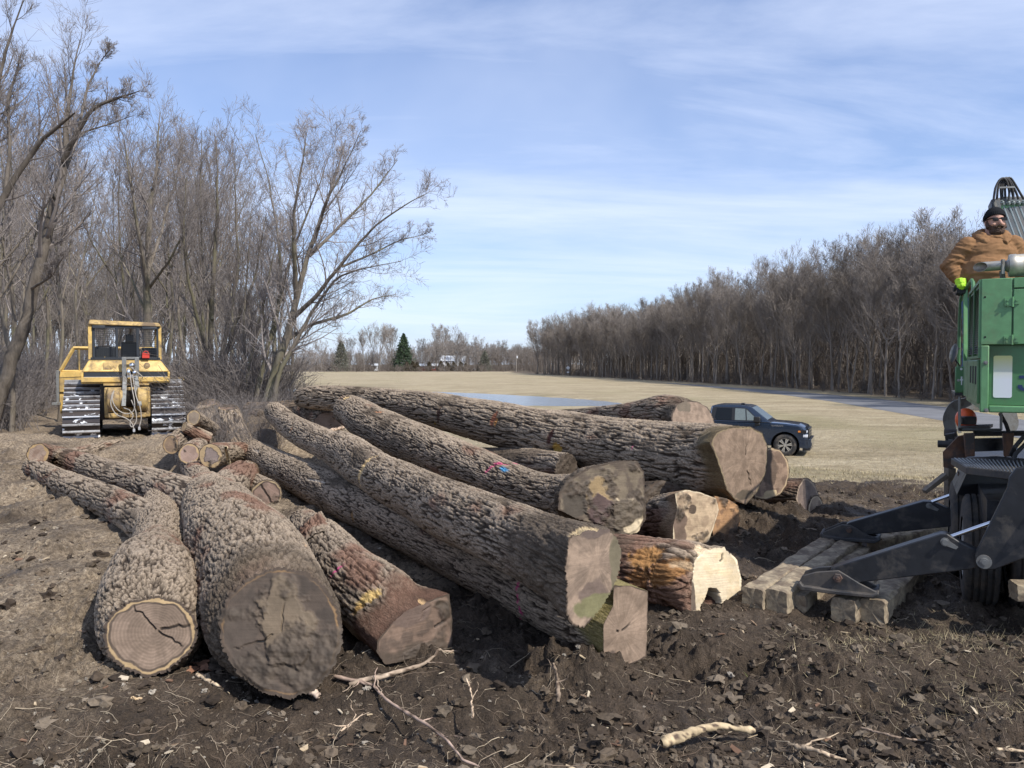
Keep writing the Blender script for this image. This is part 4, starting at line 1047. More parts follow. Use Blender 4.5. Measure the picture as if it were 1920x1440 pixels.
# ------------------------------------------------------------------ wood behind the bulldozer
LEFT_G = 'bare trees of the wood behind the bulldozer'
LLBL = 'bare tree of the grey wood behind and beside the yellow bulldozer'
SORTS2 = [sort_tree(301, 12, .12, tw=.006, counts=(15, 7, 4), lf=.34, tm=.15, ang=(46, 48, 46)), sort_tree(302, 13.5, .14, tw=.006, counts=(16, 7, 4), lf=.32, tm=.2, ang=(48, 48, 46)), sort_tree(303, 11, .09, tw=.006, counts=(14, 7, 4), lf=.34, tm=.12, ns=2, ang=(44, 48, 46))]
f2 = {}
spots = [(205, 33, 1.0), (150, 38, 1.0), (235, 42, 1.02), (335, 31, .95), (365, 37, .95), (430, 32, .88), (458, 27, .72), (350, 26, .75), (40, 26, 1.0), (85, 30, 1.0), (10, 33, 1.15), (-30, 27, 1.0), (120, 45, 1.0), (60, 42, 1.1), (180, 52, 1.05), (260, 50, 1.0), (310, 46, .95), (390, 47, .85), (470, 42, .7), (-10, 48, 1.3), (30, 60, 1.4), (100, 64, 1.2), (150, 70, 1.1), (215, 66, 1.05), (280, 62, 1.0), (345, 60, .95), (420, 60, .8), (66, 23.5, .55), (108, 26, .5), (22, 22, .6), (480, 24, .55), (330, 24, .5), (-60, 36, 1.2), (5, 40, 1.2), (75, 52, 1.2), (240, 80, 1.2), (170, 88, 1.2), (90, 85, 1.3), (320, 80, 1.1), (400, 78, .95), (300, 37, .9), (385, 29, .8)]
for i, (px, d, s) in enumerate([q for j_, q in enumerate(spots) if j_ % 4 != 3]):
    x = (px - 960) / 1440 * d; k = i % 3; z = float(ground_z(np.array([x]), np.array([d]))[0]) - .1
    top = np.interp(px, [-60, 0, 60, 110, 150, 200, 300, 400, 440, 500], [90, 140, 235, 290, 285, 265, 240, 275, 315, 450])
    H_ = (682 - top) * d / 1440 + CAMZ - z; s = H_ / (12.2, 13.6, 11.2)[k] * (g.uniform(.88, 1.0) if d < 40 or px > 370 else g.uniform(.62, .92))
    if k not in f2: f2[k] = make_tree('bare_tree', LLBL, (x, d, z), SORTS2[k], LEFT_G, rz=g.uniform(0, 6), scale=s)
    else: copy_thing(f2[k], (x, d, z), g.uniform(0, 6.28), s)

def scatter(parts, spots_, gseed, tilt=.05):
    """many transformed copies in one mesh, for growth nobody could count"""
    gg = np.random.default_rng(gseed); VV = []; FF = []; o = 0
    for (x, y, z, s) in spots_:
        (v, f) = parts[int(gg.integers(0, len(parts)))]
        a = gg.uniform(0, 6.28); c_, s_ = math.cos(a), math.sin(a); sz = s * gg.uniform(.85, 1.15)
        w_ = np.stack([(v[:, 0] * c_ - v[:, 1] * s_) * s, (v[:, 0] * s_ + v[:, 1] * c_) * s, v[:, 2] * sz], -1)
        w_[:, 0] += w_[:, 2] * gg.normal() * tilt; w_[:, 1] += w_[:, 2] * gg.normal() * tilt
        VV.append(w_ + [x, y, z]); FF.append(f + o); o += len(v)
    return np.vstack(VV), np.vstack(FF)
def joined(p):
    (a, b_), (c, d) = p; return np.vstack([a, c]), np.vstack([b_, d + len(a)])

light = [joined(sort_tree(400 + k, 17, .22, tw=.022, counts=(11, 5, 2), lf=.36, tm=.12)) for k in range(3)]
gg = np.random.default_rng(5); sp = []
for _ in range(190):
    u = gg.uniform(0, es[-1]); x = np.interp(u, es, edge[:, 0]); y = np.interp(u, es, edge[:, 1])
    b_ = 14 + gg.uniform(0, 1) * 34
    sp.append((x + b_ * .93, y + b_ * .38, FIELD, gg.uniform(.85, 1.1)))
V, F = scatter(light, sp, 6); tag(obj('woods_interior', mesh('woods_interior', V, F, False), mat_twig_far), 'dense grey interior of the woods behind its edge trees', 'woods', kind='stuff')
sp = []
for _ in range(150):
    d = gg.uniform(60, 130); px = gg.uniform(-80, 500); tp_ = np.interp(px, [-80, 60, 130, 330, 430, 500], [400, 440, 500, 480, 510, 580]); sp.append(((px - 960) / 1440 * d, d, FIELD + 1.2, ((682 - tp_) * d / 1440 + 2) / 17 * gg.uniform(.7, 1.05)))
V, F = scatter(light, sp, 7); tag(obj('woods_interior', mesh('woods_interior', V, F, False), mat_twig_far), 'grey depth of the wood far behind the bulldozer', 'woods', kind='stuff')
lighter = [joined(sort_tree(410 + k, 17, .22, tw=.04, counts=(10, 4, 2), lf=.36, tm=.12)) for k in range(3)]
sp = []
for _ in range(330):
    px = gg.uniform(560, 1120); d = gg.uniform(370, 520)
    if px < 790 and gg.random() < .12: continue
    if px > 1000: d = gg.uniform(270, 400)
    hh = np.interp(px, [560, 700, 790, 830, 900, 1000, 1060], [.55, .55, .62, .85, .72, .62, .7]) * d / 400
    sp.append(((px - 960) / 1440 * d, d, FIELD, hh * gg.uniform(.85, 1.1)))
for _ in range(230):
    u = gg.uniform(0, es[-1]); x = np.interp(u, es, edge[:, 0]); y = np.interp(u, es, edge[:, 1]); b_ = gg.uniform(45, 120)
    sp.append((x + b_ * .93, y + b_ * .38, FIELD, gg.uniform(.8, 1.0)))
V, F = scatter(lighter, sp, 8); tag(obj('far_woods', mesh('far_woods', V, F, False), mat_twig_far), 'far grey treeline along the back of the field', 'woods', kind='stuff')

# shrubs and whips
def whip(seed, H, n, tw=.006, spread=.35):
    gq = np.random.default_rng(seed)
    st = gq.normal(size=(n, 3)) * [.25, .25, 0]; dr = np.stack([gq.normal(size=n) * spread, gq.normal(size=n) * spread, np.ones(n)], -1)
    pts, rad = grow(st, dr, H * gq.uniform(.5, 1, n), np.full(n, tw * 2.6), np.full(n, tw), 6, .12, .02, gq)
    V1, F1 = tubes(pts, rad, 4); s_, d_, l_, r_ = spawn(pts, rad, 5, .15, 40, 12, .5, H * np.ones(n), gq)
    p2_, r2_ = grow(s_, d_, l_, np.maximum(r_, tw), np.full(len(l_), tw * .6), 4, .15, .05, gq); V2, F2 = tubes(p2_, r2_, 3)
    s_, d_, l_, r_ = spawn(p2_, r2_, 3, .1, 40, 12, .5, l_, gq); p3_, r3_ = grow(s_, d_, l_, np.full(len(l_), tw * .7), np.full(len(l_), tw * .5), 3, .15, .05, gq); V3, F3 = tubes(p3_, r3_, 3)
    return np.vstack([V1, V2, V3]), np.vstack([F1, F2 + len(V1), F3 + len(V1) + len(V2)])
WH = [whip(500 + k, 2.6, 7) for k in range(4)]
WF = [whip(520 + k, 3.0, 6, .022) for k in range(3)]
sp = []
for _ in range(420):
    px = gg.uniform(330, 585); d = gg.uniform(20.5, 34)
    if px > 540 and d < 24 or px < 372 and d < 23.5: continue
    x = (px - 960) / 1440 * d; sp.append((x, d, float(ground_z(np.array([x]), np.array([d]))[0]), gg.uniform(.35, 1.25) * (1 if px < 500 else .6)))
for _ in range(230):
    px = gg.uniform(-60, 120); d = gg.uniform(22, 40) ; x = (px - 960) / 1440 * d
    if px > 60 and d < 30: continue
    sp.append((x, d, float(ground_z(np.array([x]), np.array([d]))[0]), gg.uniform(.3, 1.1)))
for _ in range(130):
    px = gg.uniform(375, 640); d = gg.uniform(14.8, 19); x = (px - 960) / 1440 * d
    if px > 520 and d < 17.4: continue
    sp.append((x, d, float(ground_z(np.array([x]), np.array([d]))[0]), gg.uniform(.12, .36)))
for _ in range(140):
    px = gg.uniform(60, 330); d = gg.uniform(44, 70); x = (px - 960) / 1440 * d
    sp.append((x, d, float(ground_z(np.array([x]), np.array([d]))[0]), gg.uniform(.6, 1.4)))
V, F = scatter(WH, sp, 9, .25); tag(obj('brush', mesh('brush', V, F, False), mat_twig), 'tangle of bare brush and saplings around the bulldozer and leaning tree', 'brush', kind='stuff')
sp = []
for _ in range(1000):
    u = gg.uniform(0, es[-1]); x = np.interp(u, es, edge[:, 0]); y = np.interp(u, es, edge[:, 1]); b_ = gg.uniform(-1.5, 34)
    sp.append((x + b_ * .93, y + b_ * .38, FIELD - .05, gg.uniform(.35, 1.0) * np.interp(b_, [-1.5, 3, 16, 34], [.45, .8, 1.3, 2.4])))
for _ in range(260):
    px = gg.uniform(600, 1070); d = gg.uniform(330, 400); sp.append(((px - 960) / 1440 * d, d, FIELD, gg.uniform(.6, 1.3)))
WP = [whip(540 + k, 10, 4, .03, .07) for k in range(3)]
for _ in range(900):
    u = gg.uniform(0, es[-1]); x = np.interp(u, es, edge[:, 0]); y = np.interp(u, es, edge[:, 1]); b_ = gg.uniform(6, 60)
    sp.append((x + b_ * .93, y + b_ * .38, FIELD - .05, -gg.uniform(.6, 1.3)))
for _ in range(560):
    px = gg.uniform(545, 1060); d = gg.uniform(375, 470) if px < 1000 else gg.uniform(290, 400); sp.append(((px - 960) / 1440 * d, d, FIELD - .1, -gg.uniform(.5, 1.0) * (1.25 if px > 860 else .9)))
mat_brush = mat_treebark('understory_bark', (.10, .082, .068), (.175, .148, .126), None, .6)
V, F = scatter(WF, [q for q in sp if q[3] > 0], 10, .1); V2, F2 = scatter(WP, [(*q[:3], -q[3]) for q in sp if q[3] < 0], 11, .04); V, F = np.vstack([V, V2]), np.vstack([F, F2 + len(V)]); tag(obj('brush', mesh('brush', V, F, False), mat_brush), 'low bare understory along the foot of the woods', 'brush', kind='stuff')

# individual far trees
FAR_G = 'bare trees by the far farmhouse'
for i, (px, d, s, k) in enumerate([(603, 330, .78, 0), (640, 350, .88, 1), (655, 360, .95, 2), (683, 350, 1.05, 0), (700, 350, 1.1, 1), (712, 345, 1.12, 3), (728, 372, 1.35, 4), (738, 380, 1.3, 2), (785, 385, 1.05, 4), (818, 395, 1.25, 3), (832, 410, 1.3, 0), (852, 420, 1.2, 1), (873, 430, 1.15, 5), (895, 430, 1.05, 0), (920, 400, .85, 2), (945, 380, .85, 5)]):
    t = copy_thing(first[k], ((px - 960) / 1440 * d, d, FIELD - .1), g.uniform(0, 6), s, 'bare far tree standing in the row around the white farmhouse'); t['group'] = FAR_G

# evergreens
def conifer(seed, H, R_, n, droop=.25, base=.08, shape=1.0, clump=.5, rough=.25):
    gq = np.random.default_rng(seed); V = []; 
    t = gq.random(n) ** .8; z = H * (base + (1 - base) * t)
    lay = np.floor(t * 14) / 14
    rmax = R_ * (1 - t) ** shape * (1 - rough + rough * 2 * np.abs(np.sin(t * 44 + seed))) + .12
    a = gq.uniform(0, 6.28, n); rad = rmax * gq.uniform(.25, 1.05, n) ** .6
    rad *= 1 + .22 * np.sin(a * 5 + np.floor(t * 14) * 2.1)
    c = np.stack([np.cos(a) * rad, np.sin(a) * rad, z - droop * rad], -1)
    s = clump * gq.uniform(.5, 1.2, n)
    u = nrm(gq.normal(size=(n, 3)) + np.stack([np.cos(a), np.sin(a), -.2 * np.ones(n)], -1) * 1.2); w_ = nrm(np.cross(u, gq.normal(size=(n, 3))))
    q = np.stack([c - u * s[:, None] * .6 - w_ * s[:, None] * .16, c + u * s[:, None] * .7, c - u * s[:, None] * .6 + w_ * s[:, None] * .16, c - u * s[:, None] * .75], 1)
    V = q.reshape(-1, 3); F = np.arange(n * 4).reshape(-1, 4)
    tv, tf = tubes(np.array([[[0, 0, -.2], [0, 0, H * .5], [0, 0, H * .97]]]), np.array([[H * .018, H * .012, .02]]), 7)
    return (tv, tf), (V, F)
def mat_leaf(name, a, b_):
    m, nt, bs = newmat(name); pos = node(nt, 'ShaderNodeNewGeometry').outputs['Position']
    nt.links.new(ramp(nt, noise(nt, pos, 1.2, 4, .7), [(.35, a), (.65, b_)]), bs.inputs['Base Color']); bs.inputs['Roughness'].default_value = .7; bs.inputs['Specular IOR Level'].default_value = .2
    return m
m_pine = mat_leaf('pine_needles', (.035, .06, .035), (.075, .105, .055)); m_cedar = mat_leaf('rusty_cedar_foliage', (.055, .045, .028), (.10, .075, .045)); m_dull = mat_leaf('dull_needles', (.11, .11, .085), (.17, .165, .125))
def far_con(px, d, H, R_, label, mat, name='pine_tree', cat='tree', grp=None, **kw):
    x = (px - 960) / 1440 * d; make_tree(name, label, (x, d, FIELD), conifer(int(px * 7), H, R_, **kw), grp, cat, (mat_trunk_far, mat))
far_con(757, 380, 18.2, 5.6, 'tall dark green pine standing left of the white farmhouse', m_pine, n=5200, clump=1.0, shape=.75, rough=.3)
far_con(640, 345, 13.5, 4, 'dull grey green evergreen in the far tree row left of the pine', m_dull, n=2200, clump=.9, shape=.6)
far_con(909, 360, 9.5, 3.4, 'lone grey green spruce in front of the far treeline right of the farmhouse', m_dull, n=2200, clump=.7, shape=.7)
for i, (px, w_, h) in enumerate([(763, 5, 4.3), (774, 5, 4.6), (782, 5, 4.2), (805, 4, 4.4), (827, 6, 4.9), (840, 4.5, 4), (851, 6, 4.2), (864, 5, 4.4), (873, 4, 3.6), (900, 4, 3.4)]):
    far_con(px, 362 + i, h, w_ * .26 * 1.0 + .6, 'round rusty green shrub in the row before the farmhouse', m_cedar, 'evergreen_shrub', 'shrub', 'evergreen shrubs before the farmhouse', n=700, clump=.6, shape=.5, base=.02)

# ------------------------------------------------------------------ farm far away
m_white = mat_plain('white_siding', (.74, .75, .76), .6, var=.05); m_roofw = mat_plain('pale_metal_roof', (.62, .65, .68), .4, var=.1); m_red = mat_plain('red_barn_boards', (.25, .06, .05), .8, var=.2)
m_pane = mat_plain('dark_window_glass', (.03, .035, .04), .08, bs=0); m_pole = mat_plain('grey_pole_wood', (.33, .29, .25), .85)
def gable(mb, x0, x1, y0, y1, ze, zr, over=.4, axis='x'):
    if axis == 'x':
        ym = (y0 + y1) / 2
        for s_, ya in ((-1, y0 - over), (1, y1 + over)):
            mb.prism([(x0 - over, ya, ze - .15), (x1 + over, ya, ze - .15), (x1 + over, ym, zr), (x0 - over, ym, zr)], (0, 0, .18))
    else:
        xm = (x0 + x1) / 2
        for s_, xa in ((-1, x0 - over), (1, x1 + over)):
            mb.prism([(xa, y0 - over, ze - .15), (xa, y1 + over, ze - .15), (xm, y1 + over, zr), (xm, y0 - over, zr)], (0, 0, .18))
def house(px, d, w_, dp, ze, zr, label, wallm, roofm, name='farmhouse', wing=True, wins=3, cat='house'):
    x = (px - 960) / 1440 * d
    r = empty(name, (x, d, FIELD), 0, label, cat)
    mb = MB(); mb.prism([(-w_ / 2, 0, -.3), (w_ / 2, 0, -.3), (w_ / 2, 0, ze), (-w_ / 2, 0, ze)], (0, dp, 0))
    for sx in (-w_ / 2, w_ / 2 - .1): mb.prism([(sx, 0, ze), (sx, dp, ze), (sx, dp / 2, zr - .05)], (.1, 0, 0))
    wl = mb.build('wall', wallm, r)
    rf = MB(); gable(rf, -w_ / 2, w_ / 2, 0, dp, ze, zr); rf.build('roof', roofm, r)
    for k in range(wins):
        for zz in ((1.0, 3.6) if ze > 4 else (1.0,)):
            xx = -w_ / 2 + w_ * (k + .7) / (wins + .4)
            wn = MB().box(xx - .55, xx + .55, -.06, .01, zz - .1, zz + 1.45).build('window', m_white if wallm != m_white else m_pole, r)
            MB().box(xx - .45, xx + .45, -.085, -.065, zz, zz + 1.35).build('pane', m_pane, wn)
    if wing:
        a, b_ = w_ * .02, w_ * .55
        mb = MB(); mb.box(a, b_, -5, -.02, -.3, 2.8); mb.prism([(a, -5, 2.8), (b_, -5, 2.8), ((a + b_) / 2, -5, 5.2)], (0, .1, 0)); mb.build('wing', wallm, r)
        rf = MB(); gable(rf, a, b_, -5, .0, 2.8, 5.3, axis='y'); rf.build('roof', roofm, r)
        wn = MB().box((a + b_) / 2 - .8, (a + b_) / 2 + .8, -5.07, -4.99, .8, 2.2).build('window', m_pole, r)
        MB().box((a + b_) / 2 - .7, (a + b_) / 2 + .7, -5.1, -5.075, .9, 2.1).build('pane', m_pane, wn)
        dk = MB().box(-.9, -.0, -.08, .01, 0, 2.1).build('door', m_red, r)
    return r
house(850, 402, 12.5, 8, 5.0, 7.6, 'white farmhouse with pale metal roof across the field', m_white, m_roofw)
house(805, 398, 10.5, 6, 2.4, 3.4, 'low red farm building with pale roof left of the farmhouse', m_red, m_roofw, 'barn', False, 2, 'barn')
house(703, 396, 2.4, 2.4, 2.4, 3.4, 'tiny white shed at the far left end of the field', m_white, m_roofw, 'shed', False, 1, 'shed')
x = (885 - 960) / 1440 * 400
cr = empty('parked_car', (x, 396, FIELD), 0, 'distant pale parked car right of the farmhouse', 'car')
MB().prism([(-2.2, 0, .3), (2.2, 0, .3), (2.2, 0, .95), (1.3, 0, 1.0), (.7, 0, 1.5), (-1.1, 0, 1.5), (-1.9, 0, 1.0), (-2.2, 0, .9)], (0, 1.7, 0)).build('body', m_white, cr, bevel=.08)
for sx in (-1.4, 1.4): MB().lathe((sx, -.03, .32), (0, 1, 0), [(0, .2), (0, .32), (.2, .32), (.2, .1)], 14).build('wheel', m_pane, cr)
x = (968 - 960) / 1440 * 330
pr = empty('utility_pole', (x, 330, FIELD), 0, 'lone wooden utility pole at the back of the field', 'pole')
MB().tube([(0, 0, -.3), (0, 0, 7.6)], [.17, .12], 8).build('pole', m_pole, pr, smooth=True); MB().lathe((.35, -.1, 5.9), (0, 0, 1), [(0, .05), (0, .26), (.9, .26), (.95, .1)], 12).build('transformer', m_white, pr, smooth=True)
MB().box(-.8, .8, -.2, -.1, 7.1, 7.25).build('crossarm', m_pole, pr)
m_sign = mat_plain('sign_metal', (.72, .73, .74), .45, var=.05)
x = (1065 - 960) / 1440 * 222
sr = empty('road_sign', (x, 222, FIELD), 0, 'pale diamond road sign with a smaller plate below, by the woods', 'road sign')
MB().box(-.04, .04, 0, .04, 0, 2.7).build('post', m_pole, sr)
MB().prism([(0, -.02, 1.75), (.6, -.02, 2.32), (0, -.02, 2.9), (-.6, -.02, 2.32)], (0, -.015, 0)).build('diamond_plate', m_sign, sr)
MB().prism([(0, -.02, .75), (.38, -.02, 1.0), (.38, -.02, 1.25), (-.38, -.02, 1.25), (-.38, -.02, 1.0)], (0, -.015, 0)).build('lower_plate', m_sign, sr)
# ------------------------------------------------------------------ litter on the ground
gl = np.random.default_rng(99)
def ground_at(x, y): return ground_z(x, y, True)
LOGXY = []
def blades(n, region, h, w_, lean, seed):
    gq = np.random.default_rng(seed); x, y = region(gq, n)
    z = ground_z(x, y, True); a = gq.uniform(0, 6.28, len(x)); hh = h * gq.uniform(.35, 1.2, len(x)); b_ = gq.uniform(0, 6.28, len(x)); ln = lean * gq.uniform(.3, 1.3, len(x))
    p = np.stack([x, y, z - .01], -1); s = np.stack([np.cos(a), np.sin(a), a * 0], -1) * (w_ * gq.uniform(.6, 1.3, len(x)))[:, None]
    d = np.stack([np.cos(b_) * ln, np.sin(b_) * ln, np.sqrt(np.clip(1 - ln ** 2 * .9, .02, 1))], -1)
    tip = p + d * hh[:, None]; tip[:, 2] = np.maximum(tip[:, 2], z + .01)
    V = np.stack([p - s, p + s, tip], 1).reshape(-1, 3); F = np.arange(len(x) * 3).reshape(-1, 3)
    c = gq.uniform(.6, 1.15, (len(x), 1)) * np.array([.47, .385, .235]); gr = gq.random(len(x)) < .03; c[gr] = [.16, .18, .06]
    return V, F, np.repeat(c, 3, 0)
def reg_field(gq, n):
    u = gq.random(n); d = 9.5 + 40 * u ** 1.6; x = (gq.uniform(1180, 2250, n) - 960) / 1440 * d
    m = mud_mask(x, d); k = gq.random(n) > m * 1.02; k &= ~in_poly(x, d, ROAD)
    return x[k], d[k]
mat_grass = mat_attr('dry_grass', .85, 8, .15, 0.0, .01, .15, 'object')
V, F, c = blades(150000, reg_field, .085, .006, .95, 12)
tag(obj('dry_grass', mesh('dry_grass', V, F, False, cols=c), mat_grass), 'short straw coloured grass on the field edge', 'grass', kind='stuff')
def reg_straw(gq, n):
    cs = [(3.35, 6.0, .45, .2), (2.9, 5.6, .5, .18), (3.6, 5.2, .7, .3), (5.3, 8.9, .5, .5), (6.6, 12, .8, .5), (3.3, 4.8, .8, .25)]
    xs = []; ys = []
    for cx, cy, sx, sy in cs: xs.append(gq.normal(cx, sx, n // 6)); ys.append(gq.normal(cy, sy, n // 6))
    return np.concatenate(xs), np.concatenate(ys)
V, F, c = blades(5000, reg_straw, .10, .0022, 1.25, 13)
tag(obj('strewn_hay', mesh('strewn_hay', V, F, False, cols=c), mat_grass), 'loose hay trampled in the mud beside the timbers', 'hay', kind='stuff')

def in_view(n, gq, dmin=3.9, dmax=16, p=1.5):
    d = dmin + (dmax - dmin) * gq.random(n) ** p; return gq.uniform(-.72, .72, n) * d, d
def twigs(n, seed, L, r, dmax=14, p=1.7):
    gq = np.random.default_rng(seed); x, y = in_view(n, gq, 3.8, dmax, p); m = mud_mask(x, y) > .5; x, y = x[m], y[m]; n = len(x)
    a = gq.uniform(0, 6.28, n); ln = L * gq.uniform(.25, 1.2, n) ** 1.3
    dr = np.stack([np.cos(a), np.sin(a), gq.normal(size=n) * .22], -1)
    pts, rad = grow(np.stack([x, y, ground_at(x, y) + .006], -1), dr, ln, r * gq.uniform(.5, 1.2, n), np.full(n, r * .4), 5, .22, 0.0, gq)
    zz = ground_z(pts[..., 0], pts[..., 1], False)
    gz = ground_at(pts[..., 0], pts[..., 1]); lift = np.maximum(pts[..., 2], gz + .004); mixk = gq.uniform(0, 1, (n, 1)); pts[..., 2] = np.maximum(gz + .003, lift * mixk + (gz + .006) * (1 - mixk))
    V, F = tubes(pts, rad, 4); c = np.array([[.30, .235, .17], [.19, .14, .10], [.42, .34, .24], [.13, .095, .07]])[gq.integers(0, 4, n)] * gq.uniform(.7, 1.2, (n, 1))
    return V, F, np.repeat(c, 6 * 4, 0)
mat_litter = mat_attr('dead_root_and_twig', .85, 30, .25, .2, .004, .2, 'object')
V, F, c = twigs(5200, 21, .13, .0016, 12); V2, F2, c2 = twigs(520, 22, .34, .0032, 12)
tag(obj('root_litter', mesh('root_litter', np.vstack([V, V2]), np.vstack([F, F2 + len(V)]), True, cols=np.vstack([c, c2])), mat_litter), 'fine roots and broken twigs strewn over the mud', 'twigs', kind='stuff')

def lumps(n, seed, smin, smax, flat, cols_, dmax, p=1.6, sel=None, sink=.35):
    gq = np.random.default_rng(seed); x, y = in_view(n, gq, 3.8, dmax, p)
    if sel is not None: k = sel(x, y, gq); x, y = x[k], y[k]
    n = len(x); z = ground_at(x, y)
    # low poly ball
    ph = (1 + 5 ** .5) / 2; iv = nrm(np.array([[-1, ph, 0], [1, ph, 0], [-1, -ph, 0], [1, -ph, 0], [0, -1, ph], [0, 1, ph], [0, -1, -ph], [0, 1, -ph], [ph, 0, -1], [ph, 0, 1], [-ph, 0, -1], [-ph, 0, 1]], float))
    fi = np.array([[0, 11, 5], [0, 5, 1], [0, 1, 7], [0, 7, 10], [0, 10, 11], [1, 5, 9], [5, 11, 4], [11, 10, 2], [10, 7, 6], [7, 1, 8], [3, 9, 4], [3, 4, 2], [3, 2, 6], [3, 6, 8], [3, 8, 9], [4, 9, 5], [2, 4, 11], [6, 2, 10], [8, 6, 7], [9, 8, 1]])
    # one subdivision
    ed = {}; vs = [v for v in iv]; ff = []
    for a, b_, c_ in fi:
        mids = []
        for q, w_ in ((a, b_), (b_, c_), (c_, a)):
            key = (min(q, w_), max(q, w_))
            if key not in ed: ed[key] = len(vs); vs.append(nrm(iv[q] + iv[w_]))
            mids.append(ed[key])
        ab, bc, ca = mids; ff += [[a, ab, ca], [b_, bc, ab], [c_, ca, bc], [ab, bc, ca]]
    iv = np.array(vs); fi = np.array(ff); nv = len(iv)
    s = smin * (smax / smin) ** (gq.random(n) ** 2.2)
    sh = 1 + .42 * gq.normal(size=(n, nv)); sc_ = np.stack([gq.uniform(.7, 1.3, n), gq.uniform(.6, 1.1, n), flat * gq.uniform(.7, 1.2, n)], -1) * s[:, None]
    a = gq.uniform(0, 6.28, n); ca, sa = np.cos(a), np.sin(a)
    v = iv[None] * np.clip(sh, .55, 1.5)[..., None] * sc_[:, None, :]
    V = np.stack([v[..., 0] * ca[:, None] - v[..., 1] * sa[:, None] + x[:, None], v[..., 0] * sa[:, None] + v[..., 1] * ca[:, None] + y[:, None], v[..., 2] + (z + sc_[:, 2] * sink)[:, None]], -1).reshape(-1, 3)
    F = (fi[None] + (np.arange(n) * nv)[:, None, None]).reshape(-1, 3)
    cc = np.array(cols_)[gq.integers(0, len(cols_), n)] * gq.uniform(.75, 1.25, (n, 1))
    return V, F, np.repeat(cc, nv, 0)
mat_clod = mat_attr('clods', .9, 35, .35, .6, .01, .2, 'object')
sel = lambda x, y, q: (mud_mask(x, y) > .5) & (q.random(len(x)) < .35 + .65 * sstep(-.5, .9, x))
V, F, c = lumps(9500, 31, .006, .058, .6, [(.06, .044, .031), (.10, .076, .054), (.045, .033, .024), (.14, .11, .08)], 13, sel=sel)
tag(obj('mud_clods', mesh('mud_clods', V, F, False, cols=c), mat_clod), 'broken clods of dark mud churned up around the logs', 'mud', kind='stuff')
sel = lambda x, y, q: (mud_mask(x, y) > .5) & (q.random(len(x)) < .25 + .75 * sstep(.3, -1.5, x))
V, F, c = lumps(4500, 32, .004, .022, .7, [(.17, .135, .10), (.21, .175, .13), (.13, .10, .073), (.27, .235, .19)], 14, sel=sel)
tag(obj('gravel', mesh('gravel', V, F, False, cols=c), mat_clod), 'pale grit and small stones in the drier soil', 'gravel', kind='stuff')
# chips of wood and bark
def chips(n, seed):
    gq = np.random.default_rng(seed); x, y = in_view(n, gq, 3.9, 10, 1.5); z = ground_at(x, y) + .008; a = gq.uniform(0, 6.28, n); l = .026 * gq.uniform(.3, 1.5, n) ** 1.3; w_ = l * gq.uniform(.12, .5, n)
    u = np.stack([np.cos(a), np.sin(a), gq.normal(size=n) * .25], -1); v = np.stack([-np.sin(a), np.cos(a), gq.normal(size=n) * .4], -1); p = np.stack([x, y, z], -1); up_ = np.array([0, 0, .006])
    q = [p - u * l[:, None] - v * w_[:, None], p + u * l[:, None] - v * w_[:, None] * .3, p + u * l[:, None] * .8 + v * w_[:, None], p - u * l[:, None] * .7 + v * w_[:, None]]
    V = np.stack(q + [k + up_ for k in q], 1).reshape(-1, 3); b0 = np.arange(n)[:, None, None] * 8
    F = (np.array([[3, 2, 1, 0], [4, 5, 6, 7], [0, 1, 5, 4], [1, 2, 6, 5], [2, 3, 7, 6], [3, 0, 4, 7]])[None] + b0).reshape(-1, 4)
    c = np.array([[.44, .34, .22], [.22, .15, .10], [.17, .10, .065], [.52, .43, .31]])[gq.integers(0, 4, n)]
    return V, F, np.repeat(c, 8, 0)
V, F, c = chips(300, 33)
tag(obj('wood_chips', mesh('wood_chips', V, F, False, cols=c), mat_litter), 'pale chips and flakes of bark scattered on the soil', 'wood chips', kind='stuff')

